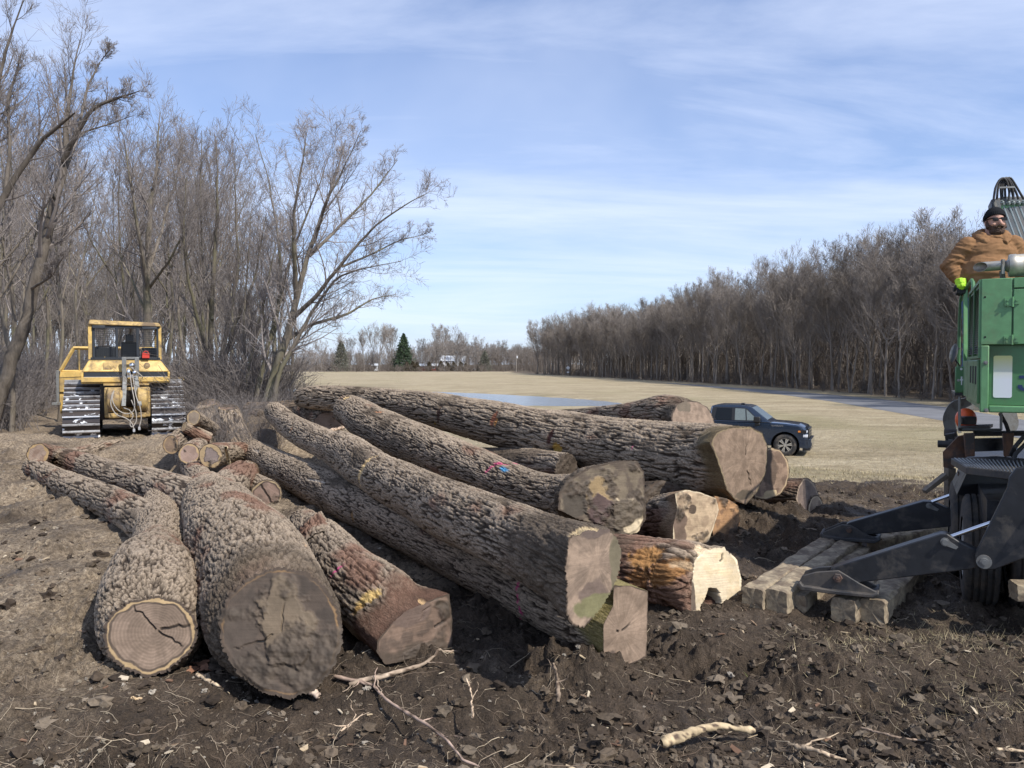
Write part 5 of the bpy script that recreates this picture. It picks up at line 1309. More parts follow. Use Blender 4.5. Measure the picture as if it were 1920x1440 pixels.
# ---- single sticks lying in the foreground
def stick(name, label, pts, r0, r1, color, seed, side=(), cat='stick', rough=.3, lift=.0, n=9, mat=None):
    """pts: pixels on the ground, optional height"""
    W = []
    for p in pts:
        q = PZ(p[0], p[1], (p[2] if len(p) > 2 else .03)); W.append(q)
    W = np.array(W)
    def seg(W, r0, r1, sd, K=40):
        s = np.concatenate([[0], np.cumsum(np.linalg.norm(np.diff(W, axis=0), axis=1))]); u = np.linspace(0, s[-1], K)
        q = np.stack([np.interp(u, s, W[:, k]) for k in range(3)], -1); gq = np.random.default_rng(sd)
        q += np.cumsum(gq.normal(size=q.shape), 0) * .002 * np.array([1, 1, .4]); wn = gq.normal(size=K + 8); wn = np.convolve(wn, np.ones(9) / 3.0, 'valid'); rd = (r0 + (r1 - r0) * np.linspace(0, 1, K)) * (1 + rough * .45 * wn.clip(-1.4, 1.4))
        rd[0] *= .6; rd[-1] *= .5
        gz = ground_z(q[:, 0], q[:, 1], True); q[:, 2] = np.maximum(q[:, 2], gz + rd * .35); zp = np.pad(q[:, 2], 4, 'edge'); q[:, 2] = np.maximum(np.convolve(zp, np.ones(9) / 9, 'valid'), gz - rd * .2)
        V, F = tubes(q[None], rd[None], n)
        V = V + fbm(V * 30, 2, sd)[:, None] * r0 * rough * nrm(V - np.repeat(q, n, 0))
        return V, F, q
    V, F, q = seg(W, r0, r1, seed); VV = [V]; FF = [F]; o = len(V)
    for (t, dx, dy, dz, l, rr) in side:
        i = int(t * 39); d = nrm(np.array([dx, dy, dz])); gq = np.random.default_rng(seed + i)
        pp = q[i] + d * np.linspace(0, l, 5)[:, None] + np.cumsum(gq.normal(size=(5, 3)) * .012, 0) * np.array([1, 1, .5]); pp[0] = q[i]
        V, F, _ = seg(pp, rr, rr * .3, seed + i + 1, 14); VV.append(V); FF.append(F + o); o += len(V)
    V = np.vstack(VV); nn = fbm(V * np.array([22, 22, 22]), 3, seed)
    c = np.array(color) * (1 + 1.1 * nn[:, None]); k = fbm(V * 35, 2, seed + 2) > .17; c[k] = np.array([.10, .07, .05])
    base = V[:, :].mean(0); base[2] = V[:, 2].min()
    o_ = obj(name, mesh(name, V - base, np.vstack(FF), True, cols=np.clip(c, .02, 1)), mat_litter); o_.location = [float(v) for v in base]
    return tag(o_, label, cat)
TAN = (.48, .36, .25)
stick('peeled_branch', 'thick pale peeled branch piece lying in the dark mud', [(1238, 1392, .03), (1290, 1374, .05), (1350, 1360, .05), (1418, 1370, .03)],   .026, .02, (.47, .36, .22), 3, rough=.4, n=12)
stick('broken_root', 'long knotty root running from mid ground to the bottom edge', [(628, 1268, .05), (700, 1285, .04), (722, 1310, .03), (790, 1352, .03), (838, 1384, .03), (868, 1425, .02), (900, 1437, .02)], .012, .007, (.36, .26, .2), 4, side=[(.15, -.2, -1, .1, .12, .006), (.6, 1, -.1, .1, .12, .006), (.28, -.1, 1, .5, .18, .005), (.75, 1, -.2, .1, .1, .004)])
stick('grey_branch', 'smooth grey branch reaching right from below the dark slanted log end', [(655, 1285, .03), (720, 1266, .07), (790, 1248, .06), (868, 1222, .05)], .018, .008, (.34, .26, .19), 5, side=[(.2, .3, -1, -.05, .25, .006), (.65, 1, -.5, 0, .25, .005), (.05, -.4, -1, 0, .15, .006)], rough=.15)
stick('barkless_root', 'curled cream and brown root stub by the base of the muddy log', [(508, 1275, .08), (535, 1262, .13), (568, 1285, .09), (602, 1308, .03)], .012, .03, (.55, .42, .32), 6, rough=.5, n=12)
stick('upright_root', 'thin root sticking up from the mud in front of the straight log', [(1046, 1318, .02), (1052, 1275, .12), (1046, 1240, .26)], .016, .008, (.24, .18, .13), 7, side=[(.45, 1, 0, 1, .1, .005), (.75, -.5, 0, 1, .1, .005)])
stick('forked_twig', 'pale forked twig standing in the soil near the bottom middle', [(888, 1348, .02), (884, 1305, .09), (872, 1268, .17)], .008, .004, TAN, 8, side=[(.5, 1, 0, 1.5, .13, .004), (.7, .5, .4, 1, .08, .003)])
stick('peeled_bark', 'curved strip of pale peeled bark at the lower right', [(1490, 1400, .03), (1540, 1408, .05), (1590, 1428, .02)], .016, .006, (.45, .34, .23), 9, side=[(.2, 1, .3, .2, .25, .008)])
stick('thin_branch', 'thin brown branch lying in the ruts at the lower right', [(1614, 1364, .03), (1670, 1376, .04), (1735, 1384, .02)], .008, .006, (.30, .22, .16), 10)
stick('splintered_stick', 'short pale splintered stick at the right edge of the mud', [(1868, 1405, .03), (1920, 1408, .03), (1960, 1404, .02)], .009, .006, (.50, .38, .25), 11)
stick('thin_branch', 'thin dark twig arching up in front of the orange log', [(1152, 1140, .02), (1170, 1080, .25), (1182, 1008, .50)], .008, .005, (.33, .22, .14), 12)
stick('wood_splinter', 'pale splinter lying under the ringed front log', [(368, 1272, .03), (385, 1282, .03), (410, 1292, .02)], .014, .008, (.55, .42, .28), 13)
stick('wood_splinter', 'short flat pale splinter in front of the ringed front log', [(248, 1318, .02), (276, 1313, .02)], .011, .008, (.55, .40, .24), 14)
stick('root_tuft', 'pale tuft of torn roots in the soil near the bottom left', [(640, 1372, .02), (660, 1350, .05), (672, 1335, .08)], .007, .003, TAN, 15, side=[(.3, -1, -.2, .3, .12, .003), (.4, 1, .2, .4, .12, .003), (.5, .1, -1, .1, .14, .003), (.6, -.6, .5, .8, .12, .003)])
stick('dead_weed', 'long thin dead stem sticking up in front of the curled root', [(548, 1250, .02), (556, 1200, .2), (620, 1225, .05)], .004, .003, TAN, 16)
stick('torn_splinter', 'pale torn strip of wood hanging at the far end of the straight log', [(423, 838, .85), (428, 856, .62), (432, 876, .42), (440, 885, .3)], .035, .02, (.60, .47, .29), 17, rough=.3)
stick('torn_splinter', 'pale splinter poking out of the gap near the painted log', [(606, 815, .72), (625, 806, .78), (646, 801, .8)], .05, .035, (.46, .34, .25), 18, rough=.35)
# curled dry oak leaves
ml = mat_plain('dry_leaf', (.24, .12, .07), .8, var=.3)
for i, (px, py) in enumerate([(375, 1255), (385, 1266), (367, 1262)]):
    p = PZ(px, py, .03); p[2] = float(ground_z(p[0:1], p[1:2], True)[0]) + .012; a = i * 2.1; th = np.linspace(0, 2 * math.pi, 22)[:-1]; rr_ = .045 * (.65 + .35 * np.abs(np.sin(th * 3.5)))
    V = np.stack([np.cos(th) * rr_ * 1.5, np.sin(th) * rr_, .012 * np.sin(th * 2 + a) + .01], -1); V = V @ np.array(Matrix.Rotation(a, 3, 'Z')).T
    n_ = len(V); V = np.vstack([V, V + [0, 0, .002], [[0, 0, 0]], [[0, 0, .002]]])
    F = np.array([[2 * n_ + 1, n_ + k, n_ + (k + 1) % n_] for k in range(n_)] + [[2 * n_, (k + 1) % n_, k] for k in range(n_)])
    o_ = obj('oak_leaf', mesh('oak_leaf', V, F), ml); o_.location = [float(v) for v in p]; tag(o_, 'curled brown oak leaf between the two front log ends', 'leaf', 'oak leaves between the front logs')
# ------------------------------------------------------------------ log loader, timbers, operator
OV = np.array([3.78, 6.2, 0.0]); VV_ = np.array([.4617, .887, 0]); VV_ = VV_ / np.linalg.norm(VV_); WW_ = np.array([VV_[1], -VV_[0], 0])
def lw(a, b_, z): return OV + WW_ * a + VV_ * b_ + np.array([0, 0, z])
def onb(px, py, b_): return PL(px, py, OV + VV_ * b_, VV_)      # survey a point on the plane local y = b
LM = lambda V: np.array([OV + WW_ * v[0] + VV_ * v[1] + np.array([0, 0, v[2]]) for v in V])
groundp = float(ground_z(OV[0:1], OV[1:2])[0])
loader = empty('log_loader', OV, 0, 'green and black log loader on its trailer at the right edge, stabilisers spread', 'log loader')
def wb(mb, name, mat, parent=loader, **kw):
    o = mb.build(name, mat, parent, **kw); o.data.transform(Matrix.Translation(-Vector(parent_loc(parent)))); return o
def parent_loc(p):
    l = Vector((0, 0, 0))
    while p is not None: l += p.location; p = p.parent
    return l
GREEN = (.075, .20, .08)
m_green = mat_plain('green_machine_paint', GREEN, .42, dirt=(.10, .12, .06), dscale=4, dlo=.5, dhi=.78, var=.07, vscale=3, coat=.1)
m_green_l = mat_plain('light_green_paint', (.125, .285, .125), .45, dirt=(.15, .17, .09), dscale=4, dlo=.5, dhi=.8, var=.12)
m_black = mat_plain('worn_black_paint', (.018, .019, .022), .42, dirt=(.10, .085, .068), dscale=5, dlo=.52, dhi=.75, var=.3, vscale=8, bs=.1)
m_blackd = mat_plain('dusty_black_steel', (.03, .03, .032), .55, dirt=(.12, .10, .08), dscale=3, dlo=.45, dhi=.7, var=.3)
m_rust = mat_plain('rusty_steel', (.17, .085, .05), .8, dirt=(.07, .06, .055), dscale=6, dlo=.42, dhi=.6, var=.4)
m_steelg = mat_plain('grey_steel', (.20, .20, .19), .5, .3, dirt=(.12, .10, .08), dscale=6, dlo=.5, dhi=.7)
m_chrome = mat_plain('chromed_rod', (.75, .76, .78), .12, 1.0, bs=0, var=.03)
m_alu = mat_plain('brushed_muffler', (.45, .43, .38), .42, .75, dirt=(.25, .21, .16), dscale=5, dlo=.4, dhi=.7)
m_boom = mat_plain('grey_boom_paint', (.10, .115, .13), .5, dirt=(.16, .15, .14), dscale=4)
m_tube = mat_plain('galvanised_tube', (.28, .32, .31), .4, .4)
m_hose = mat_plain('black_rubber_hose', (.02, .02, .021), .6, dirt=(.07, .06, .05), dscale=20)
m_tyre = mat_plain('muddy_tyre', (.028, .027, .026), .85, dirt=(.09, .072, .055), dscale=7, dlo=.4, dhi=.62, var=.3, bs=.3)
m_rim = mat_plain('dirty_white_rim', (.42, .42, .41), .5, dirt=(.14, .11, .08), dscale=6)
m_dark = mat_plain('black_void', (.008, .008, .009), .9, bs=0)
m_orange = mat_plain('orange_plastic', (.75, .12, .03), .4)
m_navy = mat_plain('navy_letter', (.015, .035, .11), .4, bs=0)
m_glov = mat_plain('dark_glove', (.02, .02, .02), .7)
# sticker that has yellowed towards its top
m_stk, nt, b = newmat('yellowed_sticker'); geo = node(nt, 'ShaderNodeNewGeometry'); sx = node(nt, 'ShaderNodeSeparateXYZ'); nt.links.new(geo.outputs['Position'], sx.inputs[0])
nt.links.new(ramp(nt, node(nt, 'ShaderNodeMapRange', i_1=1.83, i_2=2.15).outputs[0], [(0, g3(0)), (1, g3(1))]), b.inputs['Base Color'])
mrn = [n for n in nt.nodes if n.type == 'MAP_RANGE'][0]; nt.links.new(M('ADD', sx.outputs[2], 0) if False else sx.outputs[2], mrn.inputs[0])
rp = [n for n in nt.nodes if n.type == 'VALTORGB'][0].color_ramp; rp.elements[0].color = (.72, .74, .76, 1); rp.elements[1].color = (.62, .60, .25, 1); rp.elements[0].position = .45; b.inputs['Roughness'].default_value = .5

z1 = onb(1838, 647, 0)[2]; z2 = onb(1838, 523, 0)[2]
aS = float((onb(1898, 600, 0) - OV) @ WW_)
MBX = lambda: MB()
# upper engine cover
ec = wb(MB().box(0, 1.6, .014, 1.33, z1, z2, M=LM), 'engine_cover', m_green, bevel=.008)
wb(MB().box(.0, aS - .004, -.004, .012, z1 + .004, z2 - .002, M=LM), 'front_panel', m_green_l, bevel=.004)
zt = onb(1905, 541, 0)[2]
dr_ = wb(MB().box(aS + .006, 1.6, -.008, .012, z1 + .004, zt - .006, M=LM), 'access_door', m_green_l, bevel=.005)
wb(MB().box(aS + .006, 1.6, -.008, .012, zt + .006, z2 - .002, M=LM), 'top_panel', m_green_l, bevel=.004)
for py in (566, 637):
    zc = onb(1898, py, 0)[2]; hb = MB()
    hb.box(aS - .055, aS - .008, -.016, -.005, zc - .035, zc + .03, M=LM); hb.box(aS + .008, aS + .045, -.018, -.009, zc - .02, zc + .03, M=LM)
    hb.tube([lw(aS, -.016, zc - .04), lw(aS, -.016, zc + .04)], .008, 8)
    for (da, dz) in ((-.035, .012), (-.035, -.018), (.026, .01)): hb.lathe(lw(aS + da, -.017, zc + dz), -VV_, [(0, .009), (.008, .008)], 8)
    o = hb.build('hinge', m_green_l, dr_); o.data.transform(Matrix.Translation(-Vector(parent_loc(dr_))))
for px, py in ((1847, 557), (1847, 632)):
    c = onb(px, py, 0); a_ = (c - OV) @ WW_; wb(MB().lathe(lw(a_, -.0045, c[2]), -VV_, [(0, .008), (.002, .007)], 10), 'plug_hole', m_dark)
# side grille
gr = MB(); zb, ze = 2.165, z2 - .03
for (b0, b1) in ((.04, .62), (.66, 1.28)):
    k = zb + .02
    while k < ze - .02:
        gr.add(LM([(-.012, b0, k), (-.012, b1, k), (.004, b0, k + .014), (.004, b1, k + .014), (-.010, b0, k + .003), (-.010, b1, k + .003)]), [(0, 1, 3, 2), (2, 3, 5, 4), (0, 4, 5, 1)]); k += .019
gl_ = wb(gr, 'grille_slats', m_blackd)
fr = MB(); fr.box(-.016, .01, .0, .04, zb - .02, z2 - .004, M=LM); fr.box(-.016, .01, 1.28, 1.32, zb - .02, z2 - .004, M=LM); fr.box(-.016, .01, .62, .66, zb + .001, ze, M=LM); fr.box(-.016, .01, .04, 1.28, zb - .021, zb + .0, M=LM); fr.box(-.016, .01, .04, 1.28, ze + .001, z2 - .004, M=LM)
wb(fr, 'grille_frame', m_green)
# lower body
zl = onb(1845, 773, 0)[2]
aP = float((onb(1854, 700, 0) - OV) @ WW_)
wb(MB().box(.0, aP, -.012, .06, zl, z1 - .004, M=LM), 'corner_post', m_green_l, bevel=.008)
wb(MB().box(aP + .002, 1.6, .05, .08, zl + .06, z1 - .004, M=LM), 'recessed_panel', m_green)
wb(MB().box(aP + .002, 1.6, -.008, .10, zl, zl + .055, M=LM), 'bottom_beam', m_green_l, bevel=.01)
wb(MB().box(.01, 1.6, .081, 1.9, zl + .02, z1 - .006, M=LM), 'lower_housing', m_green)
for px, py in ((1848, 680), (1849, 769)):
    c = onb(px, py, 0); a_ = (c - OV) @ WW_; wb(MB().lathe(lw(a_, -.012, c[2]), -VV_, [(0, .018), (.003, .018), (.003, .011), (.013, .010)], 6), 'bolt', m_steelg)
# rounded sticker
c0 = onb(1863, 667, .05); c1 = onb(1897, 746, .05); a0, a1 = (c0 - OV) @ WW_, (c1 - OV) @ WW_; rr_ = .014; pts = []
for cx, cz, st in ((a1 - rr_, c0[2] - rr_, 0), (a0 + rr_, c0[2] - rr_, 90), (a0 + rr_, c1[2] + rr_, 180), (a1 - rr_, c1[2] + rr_, 270)):
    for k in range(4): t = R(st + k * 30); pts.append(lw(cx + rr_ * math.cos(t), .049, cz + rr_ * math.sin(t)))
wb(MB().prism(pts, -VV_ * .002), 'sticker', m_stk)
# the letter that shows before the picture ends
cJ = onb(1911, 704, .05); aj = float((cJ - OV) @ WW_); zj = cJ[2]; hj = .125
J = [(.0, 0), (.115, 0), (.115, -.024), (.09, -.024), (.09, -.085), (.075, -.112), (.045, -.125), (.012, -.118), (-.008, -.098), (-.008, -.075), (.02, -.075), (.026, -.094), (.042, -.1), (.058, -.09), (.06, -.07), (.06, -.024), (.0, -.024)]
wb(MB().prism([lw(aj + x_, .049, zj + y_) for x_, y_ in J], -VV_ * .002), 'lettering', m_navy)
# side skirt with slots and operator platform
sk = MB(); sk.box(-.02, .0, .02, 1.94, 1.775, 2.13, M=LM)
wb(sk, 'side_skirt', m_green, bevel=.006)
for k in range(3):
    b0 = .12 + k * .30; wb(MB().box(-.023, -.0195, b0, b0 + .13, 1.93, 2.08, M=LM), 'vent_slot', m_dark)
aL = float((onb(1791, 700, 1.94) - OV) @ WW_)
wb(MB().box(aL, .9, 1.945, 2.75, 1.77, 1.80, M=LM), 'platform_floor', m_blackd)
wb(MB().box(aL, -.0, 1.94, 2.0, 1.80, 2.07, M=LM), 'platform_skirt', m_green, bevel=.01)
for (px, py, r_) in ((1797, 713, .014), (1802.5, 692, .012), (1803, 712, .014)):
    c = onb(px, py, 1.94); wb(MB().lathe(c - VV_ * .001, -VV_, [(0, r_), (.002, r_)], 10), 'decal', m_sign if px > 1800 else m_rim)
wb(MB().prism([onb(1801.5, 706, 1.938), onb(1804.5, 706, 1.938), onb(1804, 722, 1.938), onb(1802, 722, 1.938)], -VV_ * .002), 'decal', m_sign)
rl = MB(); 
rl.tube([P(1797, 690, 8.3), P(1799, 600, 8.3), P(1801.5, 562, 8.25), P(1804, 552, 8.2), P(1819, 529, 7.6), P(1822, 525, 7.5), P(1824.5, 529, 7.45), P(1825, 560, 7.4), P(1825, 640, 7.4)], .017, 8)
wb(rl, 'hand_rail', m_green, smooth=True)
wb(MB().prism([P(1807.5, 545, 7.9), P(1814.5, 540, 7.9), P(1814.5, 685, 7.9), P(1807.5, 688, 7.9)], (0, .02, 0)), 'rail_post', m_green_l)
mi = MB(); cm = P(1788, 662, 8.2); mi.ell(cm, .042, .018, .105, 14, 8, M=rot('Y', 14)); mo = wb(mi, 'mirror', m_alu, smooth=True)
ar = MB(); ar.tube([cm, P(1796, 655, 8.25), P(1800, 652, 8.3)], .008, 6); ar.tube([cm - [0, 0, .05], P(1797, 682, 8.25), P(1801, 688, 8.3)], .008, 6); o = ar.build('mirror_arm', m_hose, mo); o.data.transform(Matrix.Translation(-Vector(parent_loc(mo))))
# exhaust
ex = MB(); p0 = P(1838, 500.5, 6.5); p1 = P(1884, 497.5, 6.42); ax = nrm(p1 - p0)
n_ = 20; sd_ = nrm(np.cross(ax, [0, 0, 1])); u_ = np.cross(sd_, ax); th = np.arange(n_) * 2 * math.pi / n_; r_ = .040
ringa = np.array([p0 + r_ * (math.cos(t) * sd_ + math.sin(t) * u_) - ax * (.05 * math.cos(t)) * (-1) for t in th]); ringb = np.array([p1 + r_ * (math.cos(t) * sd_ + math.sin(t) * u_) for t in th])
ringa_i = ringa + (p0 - ringa) * .08; ringb_i = np.array([p1 + r_ * .92 * (math.cos(t) * sd_ + math.sin(t) * u_) for t in th])
ex.add(np.vstack([ringa, ringb, ringa_i, ringb_i]), [(i, (i + 1) % n_, n_ + (i + 1) % n_, n_ + i) for i in range(n_)] + [((i + 1) % n_, i, 2 * n_ + i, 2 * n_ + (i + 1) % n_) for i in range(n_)] + [(2 * n_ + (i + 1) % n_, 2 * n_ + i, 3 * n_ + i, 3 * n_ + (i + 1) % n_) for i in range(n_)])
wb(ex, 'exhaust_pipe', m_alu, smooth=True)
wb(MB().lathe(p0 + ax * .12, ax, [(0, .036), (.005, .036)], 16), 'pipe_inside', m_dark)
wb(MB().lathe(P(1880, 497.7, 6.43) - ax * .012, ax, [(0, .044), (0, .047), (.028, .047), (.028, .044)], 20).box(-.008, .012, -.01, .01, -.07, .05, M=lambda V: V + P(1880, 497.7, 6.38)), 'pipe_clamp', m_steelg, smooth=True)
pm = P(1891, 498.5, 6.42); wb(MB().lathe(pm, ax, [(-.03, .04), (0, .055), (.0, .090), (.015, .095), (.05, .095), (.055, .091), (.7, .091), (.75, .05)], 28), 'muffler', m_alu, smooth=True)
wb(MB().prism([P(1876, 508, 6.45), P(1884, 508, 6.45), P(1886, 524, 6.45), P(1878, 524, 6.45)], (0, .02, 0)), 'pipe_bracket', m_steelg)
# boom and hoses
bm = MB(); bm.prism([P(1858, 374, 9.0), P(1884, 368, 9.0), P(1924, 368, 9.0), P(1990, 590, 9.0), P(1990, 720, 9.0), P(1880, 720, 9.0)], VV_ * .4)
boom = wb(bm, 'boom', m_boom, bevel=.01)
wb(MB().prism([P(1862, 380, 8.97), P(1867, 377, 8.97), P(1905, 505, 8.97), P(1899, 507, 8.97)], -VV_ * .02), 'boom_edge', m_steelg)
fx = [1880, 1891, 1900, 1910, 1920]
for k, f in enumerate(fx):
    wb(MB().tube([P(f + 1, 386, 8.85), P(f + 32, 470 - k * 2, 8.75), P(f + 60, 560, 8.7)], .0105, 8), 'steel_tube', m_tube, smooth=True)
    wb(MB().lathe(P(f, 383, 8.83), nrm(P(f - 3, 370, 8.8) - P(f, 383, 8.83)), [(0, .014), (.0, .022), (.03, .022), (.035, .014), (.05, .014)], 8), 'hose_fitting', m_tube)
wb(MB().prism([P(1877, 385, 8.84), P(1925, 378, 8.84), P(1925, 384, 8.84), P(1877, 391, 8.84)], VV_ * .03), 'tube_clamp_bar', m_green_l)
arcs = [[(1863, 374), (1866, 352), (1873, 338), (1881, 333), (1888, 340), (1893, 360), (1891, 376)], [(1869, 374), (1871, 352), (1877, 338), (1884, 333), (1893, 340), (1900, 360), (1900, 374)], [(1878, 376), (1876, 355), (1879, 338), (1887, 332), (1896, 341), (1905, 360), (1910, 374)], [(1880, 378), (1879, 360), (1881, 342), (1888, 333), (1894, 345), (1898, 362), (1901, 374)], [(1885, 372), (1884, 350), (1888, 334), (1895, 333), (1903, 345), (1914, 364), (1920, 374)]]
for k, ap in enumerate(arcs):
    q = np.array([[*P(a, b_, 8.8 + .03 * k)] for a, b_ in ap]); u = np.linspace(0, 6, 19); q = np.stack([np.interp(u, range(7), q[:, j]) for j in range(3)], -1); q[1:-1] = (q[:-2] + 2 * q[1:-1] + q[2:]) / 4
    wb(MB().tube(q, .0125, 8), 'hydraulic_hose', m_hose, smooth=True)
wb(MB().prism([P(1874, 350, 8.75), P(1903, 349, 8.75), P(1903, 352, 8.75), P(1874, 353, 8.75)], VV_ * .02), 'hose_clamp', m_steelg)
# things under the green housing
st = MB()
for a, b_ in (((1799, 744), (1799, 806)), ((1799, 806), (1877, 806)), ((1877, 806), (1877, 772))): st.tube([P(*a, 7.3), P(*b_, 7.3)], .014, 4)
wb(st, 'step_frame', m_steelg); wb(MB().prism([P(1797, 802, 7.25), P(1856, 798, 7.6), P(1862, 795, 8.0), P(1800, 797, 8.0)], (0, 0, -.03)), 'step_plate', m_blackd)
wb(MB().ell(P(1811, 786, 7.9), .10, .10, .115, 18, 12), 'orange_dome', m_orange, smooth=True)  # plain orange plastic dome, helmet-like, its use unknown
bx = MB(); bx.box(-.06, .06, 0, .1, -.04, .04, M=lambda V: V + P(1820, 789, 7.6)); bx.box(-.09, -.065, 0, .05, -.03, .03, M=lambda V: V + P(1820, 789, 7.6)); wb(bx, 'dome_box', m_blackd, bevel=.005)  # small black box in front of the orange dome
def tong(pts, wd, name='grapple_tong', mat=None):
    q = np.array([P(a, b_, d) for a, b_, d in pts]); u = np.linspace(0, len(q) - 1, 22); q = np.stack([np.interp(u, range(len(q)), q[:, j]) for j in range(3)], -1)
    for _ in range(2): q[1:-1] = (q[:-2] + 2 * q[1:-1] + q[2:]) / 4
    w_ = wd * np.interp(np.linspace(0, 1, 22), [0, .3, .7, 1], [.7, 1.1, 1, .35]); t = nrm(np.gradient(q, axis=0)); nn = nrm(np.cross(t, [0, 1, 0]))
    L_, R_ = q + nn * w_[:, None], q - nn * w_[:, None]; V = np.vstack([L_, R_, L_ + VV_ * .09, R_ + VV_ * .09]); F = []
    for i in range(21): F += [(i, i + 1, 22 + i + 1, 22 + i), (44 + i + 1, 44 + i, 66 + i, 66 + i + 1), (i + 1, i, 44 + i, 44 + i + 1), (22 + i, 22 + i + 1, 66 + i + 1, 66 + i)]
    F += [(0, 22, 66, 44), (21, 65, 87, 43)]
    return wb(MB().add(V, F), name, mat or m_steelg)
tong([(1820, 752, 8.6), (1790, 762, 8.6), (1778, 785, 8.6), (1783, 808, 8.6), (1797, 830, 8.6)], .065)
tong([(1830, 756, 8.9), (1808, 765, 8.9), (1795, 790, 8.9), (1800, 812, 8.9)], .05)
tong([(1870, 758, 8.6), (1893, 772, 8.6), (1899, 795, 8.6), (1892, 822, 8.6)], .07)
wb(MB().prism([P(1768, 848, 7.1), P(1797, 818, 7.1), P(1826, 813, 7.1), P(1826, 834, 7.1), P(1812, 858, 7.1), P(1785, 880, 7.1), P(1769, 876, 7.1)], VV_ * .05), 'turntable_bracket', m_rust)
for (xa, xb) in ((1807, 1828), (1880, 1902)): wb(MB().prism([P(xa, 813, 7.0), P(xb, 812, 7.0), P(xb - (4 if xa > 1850 else 0), 856, 7.0), P(xa + 3, 857, 7.0)], VV_ * .07), 'frame_post', m_rust, bevel=.008)
wb(MB().prism([P(1826, 824, 7.15), P(1882, 822, 7.15), P(1882, 845, 7.15), P(1826, 847, 7.15)], VV_ * .12), 'cross_beam', m_black)
wb(MB().prism([P(1826, 810, 7.6), P(1990, 808, 7.6), P(1990, 817, 7.6), P(1826, 818, 7.6)], VV_ * .12), 'cross_beam', m_blackd)
wb(MB().lathe(P(1758, 832, 7.4), WW_, [(0, .035), (.09, .035), (.09, .05), (.13, .05), (.13, .03), (.2, .03)], 10), 'swivel_pin', m_blackd); wb(MB().lathe(P(1770, 811, 8.3), WW_, [(0, .04), (.12, .04)], 8), 'swivel_pin', m_blackd)
wb(MB().prism([P(1772, 815, 7.5), P(1790, 812, 7.5), P(1790, 840, 7.5), P(1774, 842, 7.5)], VV_ * .1), 'swivel_block', m_blackd)
for q in ([(1920, 818, 6.6), (1903, 838, 6.6), (1896, 852, 6.7), (1903, 858, 6.7)], [(1990, 822, 6.6), (1925, 830, 6.6), (1905, 850, 6.6), (1900, 862, 6.6)], [(1875, 775, 7.5), (1886, 795, 7.5), (1892, 812, 7.5)]): wb(MB().tube([P(*k) for k in q], .018, 8), 'hydraulic_hose', m_hose, smooth=True)
# tread plate deck
DZ = 1.27
dk = [PZ(1783, 859, DZ), PZ(1868, 855, DZ), PZ(2060, 872, DZ), PZ(2060, 905, DZ), PZ(1811, 876, DZ)]
wb(MB().prism([d for d in dk], (0, 0, -.055)), 'deck_plate', m_blackd, bevel=.004)
rb = MB(); e0, e1 = dk[0], dk[4]
for k in range(1, 22):
    t = k / 22; pa = dk[0] + (dk[2] - dk[0]) * t * .6; pb = dk[4] + (dk[3] - dk[4]) * t * .6
    dd = nrm(np.cross(pb - pa, [0, 0, 1])) * .006; rb.add([pa - dd + [0, 0, .002], pa + dd + [0, 0, .002], pb + dd + [0, 0, .002], pb - dd + [0, 0, .002], pa + [0, 0, .009], pb + [0, 0, .009]], [(0, 4, 5, 3), (4, 1, 2, 5)])
wb(rb, 'deck_ribs', m_steelg)
wb(MB().prism([P(1809, 877, 6.45), P(1990, 902, 5.9), P(1990, 925, 5.9), P(1890, 900, 6.2), P(1812, 887, 6.45)], VV_ * .03), 'deck_edge', m_blackd)
wb(MB().prism([P(1812, 889, 6.9), P(1905, 892, 6.9), P(1990, 900, 6.9), P(1990, 940, 6.9), P(1880, 936, 6.9), P(1794, 928, 6.9)], VV_ * .9), 'mud_guard', m_black)
ch = MB()
for k in range(7): ch.ell(P(1797.5, 886 + k * 4.6, 7.4), .008, .016 if k % 2 else .006, .014, 6, 5)
wb(ch, 'chain', m_rust)
wb(MB().box(.05, 1.9, -.15, 4.5, .78, 1.02, M=LM), 'trailer_beam', m_black); wb(MB().box(.15, 1.7, .60, .76, .38, .54, M=LM).box(.15, 1.7, 1.55, 1.71, .38, .54, M=LM), 'axle', m_black)
wb(MB().box(1.25, 1.6, .9, 1.9, 1.0, 1.72, M=LM), 'turntable', m_blackd)
def tyre(a, b_, name='tyre', rad=.485, wd=.27):
    prof = [(-wd * .5, rad * .58), (-wd * .5, rad * .80), (-wd * .47, rad * .92), (-wd * .40, rad * .985)]
    for g_ in (-.27, -.09, .09, .27): prof += [(wd * (g_ - .035), rad), (wd * (g_ - .03), rad * .972), (wd * (g_ + .03), rad * .972), (wd * (g_ + .035), rad)]
    prof += [(wd * .40, rad * .985), (wd * .47, rad * .92), (wd * .5, rad * .8), (wd * .5, rad * .58)]
    t_ = wb(MB().lathe(lw(a, b_, rad - .03), WW_, prof, 48, cap=False), name, m_tyre, smooth=True, auto=50)
    rm = MB().lathe(lw(a, b_, rad - .03), WW_, [(-wd * .42, rad * .58), (-wd * .46, rad * .55), (-wd * .2, rad * .5), (-wd * .16, rad * .2), (-wd * .3, rad * .18), (-wd * .32, .01)], 32); o = rm.build('rim', m_rim, t_, smooth=True); o.data.transform(Matrix.Translation(-Vector(parent_loc(t_))))
tyre(.06, .68); tyre(.40, .68); tyre(.0, 1.62); tyre(.34, 1.62)
